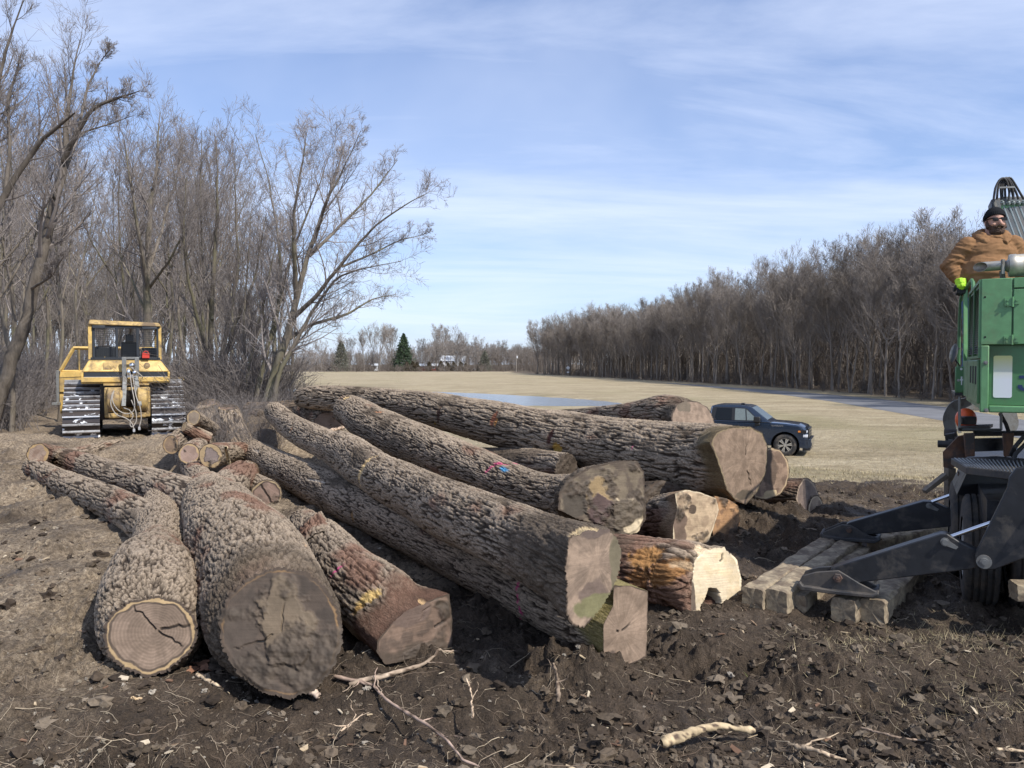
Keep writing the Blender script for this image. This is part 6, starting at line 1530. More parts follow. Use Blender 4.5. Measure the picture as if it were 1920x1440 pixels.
# stabilisers
def stab(bp, arm, foot, sole, rod, pins, upright=None):
    s_ = wb(MB().prism([onb(*q, bp + .03) for q in arm], VV_ * .13), 'stabiliser_arm', m_black, bevel=.008)
    f_ = wb(MB().prism([onb(*q, bp) for q in foot], VV_ * .028).prism([onb(*q, bp) + VV_ * .17 for q in foot], VV_ * .028), 'stabiliser_foot', m_blackd, bevel=.005)
    so_ = MB().prism([onb(*q, bp) - VV_ * .05 for q in sole], VV_ * .3); o = so_.build('sole_plate', m_blackd, f_, bevel=.006); o.data.transform(Matrix.Translation(-Vector(parent_loc(f_))))
    wb(MB().tube([onb(*rod[0], bp + .09), onb(*rod[1], bp + .09)], .017, 16), 'hydraulic_rod', m_chrome, smooth=True)
    for (px, py, r_, t) in pins:
        c = onb(px, py, bp + (.03 if t else 0)); pb = MB()
        if t == 1: pb.lathe(c, -VV_, [(0, r_), (.012, r_), (.012, r_ * .62), (.045, r_ * .6)], 20)
        elif t == 2: pb.lathe(c - VV_ * .0, -VV_, [(0, r_ * 1.5), (.008, r_ * 1.5), (.008, r_), (.03, r_)], 16).prism([c + WW_ * .0 + [0, 0, .028], c - [0, 0, .028], c + WW_ * .075 + [0, 0, -.05], c + WW_ * .09 + [0, 0, -.03]], -VV_ * .007)
        else: pb.lathe(c, -VV_, [(0, r_), (.03, r_), (.03, r_ * .5), (.036, r_ * .4)], 6)
        wb(pb, 'pin', m_rust if t == 0 else m_steelg, smooth=t > 0)
    if upright:
        wb(MB().prism([onb(*q, bp - .03) for q in upright], VV_ * .055).prism([onb(*q, bp + .17) for q in upright], VV_ * .05), 'stabiliser_upright', m_black, bevel=.008)
stab(-.43, [(1556, 1070), (1560, 1065), (1764, 1001), (1776, 1001), (1790, 1010), (1805, 1019), (1840, 1036), (1840, 1062), (1819, 1068), (1617, 1092), (1568, 1101)],
     [(1497, 1097), (1505, 1080), (1530, 1073), (1572, 1070), (1613, 1095), (1647, 1112), (1636, 1116), (1572, 1110), (1503, 1102)],
     [(1496, 1094), (1501, 1089), (1506, 1096), (1574, 1106), (1636, 1112), (1647, 1109), (1648, 1113), (1637, 1118.5), (1572, 1112.5), (1503, 1104)],
     [(1782, 1007), (1870, 976)], [(1571, 1083, .036, 0), (1772, 1016, .022, 2)],
     [(1829, 1058), (1828, 1040), (1845, 1005), (1889, 915), (1893, 895), (1905, 878), (1990, 865), (1990, 1012), (1920, 1047), (1866, 1068), (1843, 1070)])
c = onb(1845, 1053, -.46); wb(MB().lathe(c, -VV_, [(0, .052), (.012, .052), (.012, .03), (.03, .03), (.03, .018), (.036, .018)], 20), 'pivot_pin', m_steelg, smooth=True)
stab(1.72, [(1586, 984), (1592, 980), (1732, 940), (1745, 941), (1760, 946), (1800, 964), (1800, 984), (1778, 988), (1663, 1000), (1606, 1004)],
     [(1538, 1003), (1546, 997), (1578, 984), (1595, 985), (1627, 1003), (1650, 1011), (1640, 1014), (1572, 1009), (1542, 1007)],
     [(1537, 1001), (1541, 998), (1546, 1003), (1573, 1006), (1640, 1011), (1650, 1008), (1651, 1012), (1640, 1017.5), (1572, 1012), (1542, 1009)],
     [(1747, 941), (1800, 922)], [(1592, 993, .03, 0), (1742, 948, .02, 2)],
     [(1797, 975), (1800, 950), (1830, 900), (1990, 900), (1990, 975), (1840, 990)])

# timbers under the stabiliser feet
m_timber = mat_plain('weathered_timber', (.33, .265, .175), .85, dirt=(.13, .095, .065), dscale=6, dlo=.40, dhi=.60, var=.3, vscale=22, bs=.5, bd=.01)
TG = 'rough timbers laid under the stabiliser feet'
def timber(px, py, L_, w_, h_, head, label, z0=.0, sd=1, group=TG, cat='timber', pitch=0.0, name='timber'):
    p = PZ(px, py, z0 + h_)                     # front end centre, on its top
    g_ = np.random.default_rng(sd); nx, ny, nz = 46, 7, 7; V = []
    me_v = MB(); nL = int(L_ / .045) + 2
    ring = []
    for i in range(8): ring.append((-.5 + i / 8 * 1, -.5))
    for i in range(8): ring.append((.5, -.5 + i / 8))
    for i in range(8): ring.append((.5 - i / 8, .5))
    for i in range(8): ring.append((-.5, .5 - i / 8))
    ring = np.array(ring); rl_ = np.linalg.norm(ring, axis=1, keepdims=True); ring = ring * np.minimum(1, .64 / rl_)
    yy = np.concatenate([np.linspace(0, L_, nL)])
    X = np.zeros((nL, len(ring), 3)); X[..., 0] = ring[None, :, 0] * w_; X[..., 1] = yy[:, None]; X[..., 2] = h_ * (.5 + ring[None, :, 1])
    q = X * np.array([9, 1.6, 9]) + sd * 5; nn = fbm(q, 3, sd); n2 = fbm(X * np.array([30, 4, 30]) + sd, 3, sd + 3)
    out = np.concatenate([ring, ring[:, :1] * 0], 1); out = np.stack([ring[:, 0], ring[:, 0] * 0, ring[:, 1]], -1)
    X = X + out[None] * (nn * .045 + n2 * .035)[..., None]; e_ = fbm(np.stack([ring[:, 0] * 4, ring[:, 1] * 4, ring[:, 0] * 0 + sd], -1), 2, sd + 9)
    X[0, :, 1] += e_ * .02; X[0, :, [0]] = X[0, :, [0]] * .93; X[-1, :, 1] += e_ * .05
    nR = len(ring); i = np.arange(nL - 1)[:, None] * nR; j = np.arange(nR)[None]; j2 = (j + 1) % nR
    Fq = np.stack([i + j, i + j2, i + nR + j2, i + nR + j], -1).reshape(-1, 4)
    cc = np.array([[0, .012 * 0, h_ * .5], [0, L_, h_ * .5]]); V = np.vstack([X.reshape(-1, 3), cc]); nV = nL * nR
    Ft = np.array([[nV, (k + 1) % nR, k] for k in range(nR)] + [[nV + 1, nV - nR + k, nV - nR + (k + 1) % nR] for k in range(nR)])
    a = R(head); Mz = Matrix.Rotation(-a, 3, 'Z') @ Matrix.Rotation(R(pitch), 3, 'X'); V = V @ np.array(Mz).T
    base = p.copy(); base[2] = z0
    o = obj(name, mesh(name, V, [Fq[:, ::-1], Ft[:, ::-1]], True), m_timber); o.data.set_sharp_from_angle(angle=R(38)); o.location = [float(k) for k in base]
    return tag(o, label, cat, group)
timber(1411, 1103, 2.5, .19, .20, 37, 'timber on the outer left of the pair nearest the cream log', 0, 1)
timber(1456, 1108, 2.45, .19, .20, 37.5, 'timber on the right of the pair nearest the cream log', 0, 2)
timber(1496, 1116, 2.2, .15, .15, 38, 'low broken timber between the pair and the iron foot', -.01, 3)
timber(1581, 1122, 2.3, .205, .20, 38, 'timber with a square end just right under the near iron foot', -.02, 4)
timber(1634, 1124, 2.4, .21, .20, 38.5, 'rightmost thick timber under the near iron foot', -.02, 5)
timber(1640, 1008, 1.3, .19, .19, 52, 'short timber behind under the toe of the far iron foot', 0, 6)
timber(1672, 1000, 1.5, .2, .19, 60, 'timber running right behind the far iron foot', 0, 7)
timber(1900, 1092, .9, .16, .13, 100, 'pale timber end poking in at the right edge by the tyre', .28, 8, group='', pitch=0)
timber(1560, 1132, .34, .03, .02, 80, 'thin stick wedged between the timber ends', .08, 9, group='', cat='stick', name='stick')
# wooden prop behind the deck
pp_ = empty('wooden_prop', P(1786, 930, 9.2), 0, 'grey wooden post with a slanting brace standing behind the black deck', 'post')
def wbp(mb, n, m, p_, **k): o = mb.build(n, m, p_, **k); o.data.transform(Matrix.Translation(-p_.location)); return o
m_post = mat_plain('grey_weathered_post', (.20, .165, .125), .85, var=.3, vscale=20, bs=.4)
wbp(MB().prism([P(1778, 878, 9.2), P(1793, 878, 9.2), P(1793, 978, 9.2), P(1778, 978, 9.2)], (0, .1, 0)), 'post', m_post, pp_, bevel=.006)
wbp(MB().prism([P(1738, 926, 9.1), P(1735, 920, 9.1), P(1775, 888, 9.1), P(1780, 896, 9.1)], (0, .09, 0)), 'brace', m_post, pp_, bevel=.006)

# ------------------------------------------------------------------ the operator
def remesh(mb, voxel, it=3, cut=None):
    me = bpy.data.meshes.new('tmp'); V = np.vstack(mb.v); me.from_pydata(V.tolist(), [], [list(f) for f in mb.f[3] + mb.f[4] + mb.ng]); me.update()
    o = bpy.data.objects.new('tmp', me); COL.objects.link(o); m = o.modifiers.new('r', 'REMESH'); m.mode = 'VOXEL'; m.voxel_size = voxel
    s = o.modifiers.new('s', 'SMOOTH'); s.factor = .5; s.iterations = it
    dg = bpy.context.evaluated_depsgraph_get(); e = o.evaluated_get(dg); me2 = bpy.data.meshes.new_from_object(e)
    n = len(me2.vertices); W = np.zeros(n * 3, np.float32); me2.vertices.foreach_get('co', W); W = W.reshape(-1, 3).astype(float)
    N = np.zeros(n * 3, np.float32); me2.vertices.foreach_get('normal', N); N = N.reshape(-1, 3)
    bpy.data.objects.remove(o); bpy.data.meshes.remove(me)
    me2.polygons.foreach_set('use_smooth', np.full(len(me2.polygons), True))
    return me2, W, N
def put(me2, W):
    me2.vertices.foreach_set('co', W.astype(np.float32).ravel()); me2.update(); return me2
mx = P(1851, 600, 7.95); MANZ = 1.85
man = empty('person', (mx[0], mx[1], MANZ), 0, 'bearded man in tan hooded sweatshirt and black beanie standing on the green loader', 'person')
cap = lambda mb, pts, rr: mb.tube(np.array([np.array(a, float) for a in pts]), rr, 14)
def ball(mb, c, r): mb.ell(c, r, r, r, 16, 10)
m_skin = mat_plain('skin', (.50, .27, .19), .55, var=.08, vscale=40); m_hood = mat_plain('tan_duck_cotton', (.25, .135, .065), .9, var=.12, vscale=9, bs=.15, bd=.01, spec=.15, dirt=(.21, .105, .045), dscale=6, dlo=.5, dhi=.8)
m_jean = mat_plain('blue_denim', (.05, .09, .20), .85, var=.2); m_boot = mat_plain('brown_boot', (.10, .06, .035), .6); m_bean = mat_plain('black_knit', (.013, .014, .016), .95, vscale=90, bs=.5, spec=.15); m_beard = mat_plain('brown_beard', (.085, .048, .032), .9, var=.4, vscale=90, bs=.7, bd=.01)
m_glass = mat_plain('black_sunglass', (.006, .006, .008), .4, bs=0, spec=.15); m_neon = mat_plain('neon_glove', (.50, .85, .04), .7, var=.1)
HX, HZ_ = .055, 1.70                        # head centre
# body: one surface
bd = MB()
bd.ell((HX, -.005, HZ_ + .02), .078, .098, .118, 20, 14); bd.ell((HX + .004, -.035, HZ_ - .06), .058, .062, .06, 16, 10)
cap(bd, [(HX + .012, -.098, HZ_ + .01), (HX + .016, -.118, HZ_ - .028)], [.012, .02]); ball(bd, (HX + .016, -.116, HZ_ - .03), .018)
for s_ in (-1, 1): bd.ell((HX + s_ * .082, .005, HZ_ - .005), .012, .022, .034, 10, 8); bd.ell((HX + s_ * .04, -.08, HZ_ - .03), .028, .022, .022, 10, 8)
cap(bd, [(HX - .01, .01, HZ_ - .05), (.03, .02, 1.50)], [.066, .078]); bd.ell((.02, .01, 1.36), .24, .15, .20); bd.ell((0, -.01, 1.12), .22, .18, .2); bd.ell((0, .01, .95), .2, .15, .14)
arm_l = [(-.20, .0, 1.475), (-.335, .03, 1.27), (-.30, -.06, 1.10)]; arm_r = [(.235, .0, 1.475), (.325, .05, 1.25), (.27, .16, 1.08)]
for ar_ in (arm_l, arm_r): cap(bd, ar_, [.065, .052, .036]); [ball(bd, q, r_) for q, r_ in zip(ar_, (.065, .052, .036))]
HAND = np.array([-.285, -.11, 1.035])
def hand(mb, c, s_, up=np.array([0, -.25, -1.0]), f=1.0):
    c = np.array(c); up = nrm(up); side = np.array([1.0 * s_, 0, 0]); pn = nrm(np.cross(side, up))
    mb.ell(c - up * .02, .042 * f, .022 * f, .052 * f)
    for k, (o_, l1) in enumerate(((-.030, .036), (-.010, .042), (.011, .040), (.030, .032))):
        b0 = c + up * .022 + side * o_; b1 = b0 + up * l1 * .9 + pn * .012; b2 = b1 + up * l1 * .25 + pn * .03 * 1.0; b3 = b2 - up * l1 * .45 + pn * .016
        cap(mb, [b0 - up * .02, b0, b1, b2, b3], [.0105 * f, .0105 * f, .0095 * f, .009 * f, .008 * f])
    t0 = c - side * .03 - up * .02; t1 = t0 - side * .026 + up * .022 + pn * .012; t2 = t1 + up * .03 + pn * .018; cap(mb, [t0, t1, t2], [.015 * f, .012 * f, .010 * f])
hand(bd, HAND, 1); hand(bd, (.262, .19, 1.02), -1, np.array([0, .1, -1.0]))
for s_, hx in ((-1, -.11), (1, .11)):
    cap(bd, [(hx, .01, .93), (hx * 1.15, 0, .5), (hx * 1.2, .03, .09)], [.10, .065, .045]); ball(bd, (hx * 1.15, 0, .5), .062); bd.ell((hx * 1.2, -.03, .045), .045, .12, .045)
me, W, N = remesh(bd, .009, 2); o = obj('body', put(me, W), m_skin, man)
# hooded sweatshirt
hd = MB(); hd.ell((.02, .015, 1.37), .262, .185, .215, 24, 16); hd.ell((-.02, -.02, 1.17), .262, .215, .26, 24, 16); hd.ell((0, .0, .98), .245, .19, .12, 24, 12)
for ar_ in (arm_l, arm_r):
    q = np.array(ar_); e = q[2] + (q[1] - q[2]) * .08; cap(hd, [q[0], (q[0] + q[1]) / 2, q[1], (q[1] + q[2]) / 2, e], [.10, .10, .095, .088, .062]); ball(hd, q[0], .098); ball(hd, q[1], .102); ball(hd, e, .058)
hd.ell((.03, .03, 1.53), .17, .11, .07)
me, W, N = remesh(hd, .010, 4)
fold = np.zeros(len(W))
for ar_ in (arm_l, arm_r):
    for a_, b_ in ((0, 1), (1, 2)):
        p_, q_ = np.array(ar_[a_]), np.array(ar_[b_]); d_ = q_ - p_; t_ = np.clip(((W - p_) @ d_) / (d_ @ d_), 0, 1); dist = np.linalg.norm(W - p_ - t_[:, None] * d_, axis=1)
        k_ = 1 - sstep(.11, .16, dist); fold += k_ * np.abs(fbm(np.stack([t_ * 7 + W[:, 0] * 5, W[:, 1] * 4, W[:, 2] * 9], -1), 2, 4)) * .028
tor = 1 - sstep(.2, .32, np.abs(W[:, 0])); fold += tor * np.abs(fbm(np.stack([W[:, 0] * 3 + W[:, 2] * 2, W[:, 1] * 3, W[:, 2] * 9], -1), 3, 8)) * .04
W = W + N * (fold - .012 + fbm(W * 30, 2, 5) * .003)[:, None]
hoodie = obj('hooded_sweatshirt', put(me, W), m_hood, man)
# hood lying round the neck, open in front
hq = MB(); th = np.linspace(R(-62), R(242), 26)
rim = np.array([[.035 + .118 * math.cos(t), .02 + .118 * math.sin(t), 1.595 + .03 * math.sin(t) + (.0)] for t in th]); rim[:, 2] -= .07 * np.exp(-((th - th[0]) / .45) ** 2) + .07 * np.exp(-((th - th[-1]) / .45) ** 2)
hq.tube(rim, np.full(26, .034), 12); rim2 = rim.copy(); rim2[:, :2] = (rim2[:, :2] - [.035, .02]) * 1.22 + [.035, .02]; rim2[:, 2] -= .03; hq.tube(rim2, np.full(26, .038), 12); hq.ell((.035, .02, 1.54), .13, .12, .05); hq.ell((.035, .14, 1.54), .13, .08, .09)
me, W, N = remesh(hq, .008, 3); W = W + N * (fbm(W * 16, 3, 3) * .02)[:, None]; o = obj('hood', put(me, W), m_hood, man)
hm = MB(); 
jn = MB(); jn.ell((0, .0, .93), .215, .165, .13)
for hx in (-.115, .115): cap(jn, [(hx, .01, .9), (hx * 1.12, 0, .5), (hx * 1.2, .03, .10)], [.12, .09, .085])
me, W, N = remesh(jn, .013, 3); W = W + N * (np.abs(fbm(W * np.array([6, 6, 14]), 3, 9)) * .03)[:, None]; obj('jeans', put(me, W), m_jean, man)
for hx in (-.138, .138):
    bt = MB(); bt.ell((hx, -.045, .05), .056, .15, .055); cap(bt, [(hx, .03, .16), (hx, .03, .04)], [.06, .06]); bt.box(hx - .05, hx + .05, -.185, .09, 0, .025)
    me, W, N = remesh(bt, .01, 2); obj('boot', put(me, W), m_boot, man)
# beanie, beard, glasses, gloves
bn = MB(); bn.ell((HX, .012, HZ_ + .055), .094, .113, .108, 24, 14); me, W, N = remesh(bn, .006, 2)
keepz = HZ_ + .045 + (W[:, 1] + .02) * -.35; W[:, 2] = np.maximum(W[:, 2], keepz); rib = np.sin(np.arctan2(W[:, 1], W[:, 0] - HX) * 34) * .0014; cuff = (1 - sstep(.045, .05, W[:, 2] - keepz)) * .006
W = W + N * (rib + cuff)[:, None]; obj('beanie', put(me, W), m_bean, man)
be = MB(); be.ell((HX + .004, -.045, HZ_ - .092), .072, .064, .055); be.ell((HX + .004, -.03, HZ_ - .062), .080, .075, .05)
for s_ in (-1, 1): cap(be, [(HX + s_ * .079, -.012, HZ_ + .01), (HX + s_ * .074, -.04, HZ_ - .06)], [.012, .026])
cap(be, [(HX - .04, -.098, HZ_ - .058), (HX + .01, -.115, HZ_ - .048), (HX + .05, -.1, HZ_ - .058)], [.012, .014, .012])
me, W, N = remesh(be, .006, 1)
cut = (W[:, 1] < -.07) & (np.abs(W[:, 2] - (HZ_ - .066)) < .0075) & (np.abs(W[:, 0] - HX - .008) < .024); W[cut] -= N[cut] * .018
W = W + N * (fbm(W * 70, 2, 6) * .010)[:, None]; beard = obj('beard', put(me, W), m_beard, man)
gz_ = MB()
for s_ in (-1, 1):
    cx = HX + .012 + s_ * .036; gz_.add(np.array([[cx - .031, -.098 - .004 * (s_ < 0), HZ_ + .038], [cx + .031, -.098, HZ_ + .038], [cx + .027, -.106, HZ_ + .002], [cx - .027, -.106, HZ_ + .002], [cx - .031, -.090, HZ_ + .038], [cx + .031, -.090, HZ_ + .038], [cx + .027, -.098, HZ_ + .002], [cx - .027, -.098, HZ_ + .002]]), [(0, 3, 2, 1), (4, 5, 6, 7), (0, 1, 5, 4), (2, 3, 7, 6), (1, 2, 6, 5), (0, 4, 7, 3)])
    gz_.tube([(cx + s_ * .03, -.095, HZ_ + .032), (HX + s_ * .084, -.05, HZ_ + .028), (HX + s_ * .09, .01, HZ_ + .02)], .005, 6)
gz_.tube([(HX, -.105, HZ_ + .026), (HX + .024, -.105, HZ_ + .026)], .005, 6); gz_.build('sunglasses', m_glass, man)
for c_, s_, nm, up_ in ((HAND, 1, 'glove', np.array([0, -.25, -1.0])), (np.array([.262, .19, 1.02]), -1, 'glove', np.array([0, .1, -1.0]))):
    gb = MB(); hand(gb, c_, s_, up_, 1.22); me, W, N = remesh(gb, .005, 1); W += N * .002; gl0 = obj(nm, put(me, W), m_glov, man)
    cf = MB(); upn = nrm(up_); cf.lathe(c_ - upn * .085, upn, [(0, .05), (.004, .056), (.045, .052), (.09, .047), (.098, .035)], 18); cf.ell(c_ - upn * .005, .047, .032, .04); me, W, N = remesh(cf, .005, 1); W += N * (fbm(W * 40, 2, 3) * .008)[:, None]; obj('glove_cuff', put(me, W), m_neon, gl0)
for ob in [man]: man.rotation_euler = (0, 0, R(-12))
# ------------------------------------------------------------------ bulldozer with winch (seen from behind)
bdx, bdy = (238 - 960) / 1440 * 20.3, 20.3
dz = empty('bulldozer', (bdx, bdy, float(ground_z(np.array([bdx]), np.array([bdy]))[0]) + .03), R(27), 'yellow tracked bulldozer seen from behind with caged cab and rear winch', 'bulldozer'); dz.scale = (.9, 1, 1)
YEL = (.60, .40, .12)
m_yel = mat_plain('worn_yellow_paint', YEL, .5, dirt=(.20, .145, .085), dscale=2.6, dlo=.46, dhi=.68, var=.14, vscale=5)
m_yel2 = mat_plain('muddy_yellow_paint', (.46, .31, .11), .6, dirt=(.17, .12, .075), dscale=3.5, dlo=.42, dhi=.6, var=.2)
m_trk = mat_plain('wet_track_steel', (.032, .026, .023), .42, .3, dirt=(.075, .058, .045), dscale=6, dlo=.5, dhi=.7, var=.3)
m_snow, nt, b = newmat('track_pads_with_snow'); pos = node(nt, 'ShaderNodeTexCoord').outputs['Object']
mp = node(nt, 'ShaderNodeMapping'); mp.inputs['Scale'].default_value = (2.0, 1, 4.2); nt.links.new(pos, mp.inputs[0])
nn_ = noise(nt, mp.outputs[0], 1.5, 6, .6, .4); f_ = ramp(nt, nn_, [(.575, g3(0)), (.60, g3(1))])
nt.links.new(mix(nt, f_, (.038, .028, .024), (.80, .82, .85)), b.inputs['Base Color']); nt.links.new(ramp(nt, f_, [(0, g3(.35)), (1, g3(.7))]), b.inputs['Roughness']); bump(nt, b, f_, .6, .02)
m_edge = mat_plain('polished_grouser', (.50, .50, .51), .35, .4, dirt=(.09, .07, .06), dscale=5, dlo=.5, dhi=.7)
m_screen = mat_plain('black_screen_paint', (.02, .024, .03), .5)
m_cable = mat_plain('light_hose', (.34, .31, .27), .5)
def track(xc, wd, nm):
    # high-drive outline: rear idler, raised sprocket, front idler
    C_ = [((.42, .43), .43), ((1.25, 1.02), .42), ((3.25, .43), .43)]
    pts = []
    def arc(c, r, a0, a1, n=14): return [(c[0] + r * math.cos(R(a)), c[1] + r * math.sin(R(a))) for a in np.linspace(a0, a1, n)]
    out = arc(C_[0][0], .43, 270, 146, 12) + arc(C_[1][0], .42, 146, 72, 10) + arc(C_[2][0], .43, 72, -90, 18)
    out = np.array(out); out = np.vstack([out, out[:1]])
    s = np.concatenate([[0], np.cumsum(np.hypot(*np.diff(out, axis=0).T))]); n = 46; u = np.linspace(0, s[-1], n, endpoint=False)
    q = np.stack([np.interp(u, s, out[:, 0]), np.interp(u, s, out[:, 1])], -1); t = nrm(np.roll(q, -1, 0) - np.roll(q, 1, 0)); nrm_ = np.stack([-t[:, 1], t[:, 0]], -1)
    cen = np.array([1.6, .55]); sg = np.sign(((q - cen) * nrm_).sum(1)); nrm_ = nrm_ * sg[:, None]
    tr = obj(nm, None, None, None)
    pad = MB(); gro = MB(); link = MB(); h = s[-1] / n * .47
    for k in range(n):
        c = q[k]; tt = t[k]; nn = nrm_[k]
        def bx(mb, x0, x1, t0, t1, n0, n1):
            V = [];
            for x_ in (x0, x1):
                for a in (t0, t1):
                    for b2 in (n0, n1): p_ = c + tt * a + nn * b2; V.append([x_, p_[0], p_[1]])
            mb.add(V, [(0, 1, 3, 2), (4, 6, 7, 5), (0, 4, 5, 1), (2, 3, 7, 6), (0, 2, 6, 4), (1, 5, 7, 3)])
        bx(pad, xc - wd / 2, xc + wd / 2, -h, h, -.02, .0); bx(gro, xc - wd / 2, xc + wd / 2, h * .55, h * .98, .001, .065); bx(link, xc - .12, xc + .12, -h, h, -.10, -.021)
    bpy.data.objects.remove(tr)
    pd = pad.build(nm, m_snow, dz); gro.build('grouser_bars', m_edge, pd); link.build('track_chain', m_trk, pd)
    wh = MB()
    for (c, r_) in (C_[0], C_[2]): wh.lathe((xc - .1, c[0], c[1]), (1, 0, 0), [(0, .05), (0, .3), (.06, .31), (.14, .31), (.2, .3), (.2, .05)], 24)
    for yy in (.95, 1.4, 1.85, 2.3, 2.75): wh.lathe((xc - .1, yy, .2), (1, 0, 0), [(0, .05), (0, .12), (.2, .12), (.2, .05)], 14)
    wh.lathe((xc - .1, 1.25, 1.02), (1, 0, 0), [(0, .05), (0, .3), (.2, .3), (.2, .05)], 20)
    wh.build('track_wheels', m_trk, dz, smooth=True)
    MB().box(xc - .16, xc + .16, .5, 3.2, .25, .62).build('track_frame', m_trk, dz, bevel=.03)
track(-1.19, .94, 'track'); track(1.11, .92, 'track')
# body
b_ = MB(); b_.prism([(-1.02, .55, 2.04), (-1.2, .38, 1.72), (-1.2, .38, 1.58), (1.17, .38, 1.58), (1.17, .38, 1.72), (.97, .55, 2.04)], (0, .0, 0.001)) if False else None
def hull(mb, A_, B_):       # two matching outlines
    n = len(A_); mb.add(np.vstack([A_, B_]), [tuple(range(n))[::-1], tuple(i + n for i in range(n))] + [(i, (i + 1) % n, (i + 1) % n + n, i + n) for i in range(n)])
    return mb
tank = hull(MB(), [(-1.19, .40, 1.73), (1.17, .40, 1.73), (1.17, 1.7, 1.73), (-1.19, 1.7, 1.73)][::-1], [(-1.0, .55, 2.04), (.93, .55, 2.04), (.93, 1.7, 2.08), (-1.0, 1.7, 2.08)][::-1])
tank.build('fuel_tank', m_yel, dz, bevel=.03)
MB().box(-1.13, 1.11, .43, .52, 1.60, 1.725).build('rear_grille', m_screen, dz)
MB().box(-1.2, 1.18, .40, 1.7, 1.42, 1.46).box(-1.2, 1.18, .36, .42, 1.46, 1.59).box(-1.2, -1.135, .40, 1.7, 1.59, 1.73).box(1.115, 1.18, .40, 1.7, 1.59, 1.73).build('fender', m_yel, dz, bevel=.012)
MB().box(-.62, .6, .33, .42, 1.37, 1.42).build('fender_bracket', m_yel2, dz)
MB().box(-1.12, 1.1, .40, .46, 1.575, 1.6).build('light_trim', m_edge, dz)
for x0 in (-.42, .60): MB().lathe((x0 if x0 < 0 else .55, .475, 1.90), (0, -1, .45), [(-.02, .085), (.02, .085), (.03, .05), (.04, .05)], 16).build('filler_cap', m_yel2, dz, smooth=True)
MB().prism([(-.62, .46, 1.98), (-.4, .46, 1.98), (-.4, .42, 1.80), (-.62, .42, 1.80)], (0, .03, 0)).build('access_plate', m_yel2, dz)
MB().box(-.72, .70, .55, 3.6, .45, 1.44).build('hull_body', m_trk, dz)
MB().box(-.45, .45, 1.9, 3.6, 1.4, 2.0).build('engine_hood', m_yel, dz, bevel=.04)
# cab cage
for (x_, y_) in ((-.96, .62), (.91, .62), (-.92, 1.9), (.87, 1.9)): MB().prism([(x_ - .05, y_ - .05, 2.06), (x_ + .05, y_ - .05, 2.06), (x_ + .05, y_ + .05, 2.06), (x_ - .05, y_ + .05, 2.06)], (0.0, 0, .93)).build('cab_post', m_yel, dz, bevel=.01)
rf = MB(); hull(rf, [(-1.0, .5, 2.985), (.96, .5, 2.965), (.96, 2.05, 2.965), (-1.0, 2.05, 2.985)][::-1], [(-.96, .55, 3.12), (.9, .55, 3.07), (.9, 2.0, 3.1), (-.96, 2.0, 3.14)][::-1]); rf.build('cab_roof', m_yel2, dz, bevel=.03)
MB().box(-.9, -.55, .50, .60, 2.88, 2.97).build('work_light', m_screen, dz, bevel=.015); MB().box(.42, .85, .50, .6, 2.88, 2.96).build('work_light', m_screen, dz, bevel=.015)
fb = MB()
for x0, x1, z0, z1_ in ((-.90, -.83, 2.08, 2.92), (.82, .88, 2.08, 2.90), (-.29, -.22, 2.1, 2.92), (.27, .35, 2.1, 2.92), (-.95, .92, 2.05, 2.12), (-.9, .9, 2.90, 2.97)): fb.box(x0, x1, .56, .62, z0, z1_)
fb.build('cage_frame', m_screen, dz, bevel=.008)
ms = MB()
for x_ in np.arange(-.84, .84, .055): ms.box(x_ - .004, x_ + .004, .575, .583, 2.12, 2.9)
for z_ in np.arange(2.15, 2.9, .055): ms.box(-.84, .84, .584, .590, z_ - .004, z_ + .004)
ms.build('wire_screen', m_screen, dz)
for sx in (-.95, .90):
    ms = MB()
    for y_ in np.arange(.68, 1.9, .08): ms.box(sx - .004, sx + .004, y_ - .004, y_ + .004, 2.1, 2.95)
    for z_ in np.arange(2.15, 2.95, .08): ms.box(sx + .005, sx + .011, .66, 1.88, z_ - .004, z_ + .004)
    ms.build('wire_screen', m_screen, dz)
MB().box(-.85, -.25, 1.0, 1.7, 2.06, 2.42).box(.42, .85, 1.0, 1.7, 2.06, 2.40).build('control_console', m_screen, dz, bevel=.04)
se = MB(); se.box(-.15, .3, 1.2, 1.3, 2.1, 2.55); se.box(-.15, .3, 1.3, 1.7, 2.05, 2.2); se.build('operator_seat', m_screen, dz, bevel=.04)
MB().box(-.02, .2, .95, 1.15, 2.55, 2.75).build('fan_box', m_screen, dz, bevel=.02); MB().tube([(.1, 1.05, 2.75), (.14, 1.1, 2.98)], .04, 8).build('fan_bracket', m_yel2, dz)
MB().tube([(-.6, 1.0, 2.1), (-.45, 1.1, 2.35), (-.3, 1.1, 2.3)], .02, 6).build('control_lever', m_yel, dz)
MB().box(.42, .62, .44, .56, 2.10, 2.24).tube([(.44, .5, 2.24), (.5, .5, 2.29), (.56, .5, 2.29), (.6, .5, 2.24)], .012, 6).build('red_tool_box', mat_plain('red_plastic', (.55, .05, .03), .4), dz, bevel=.02)
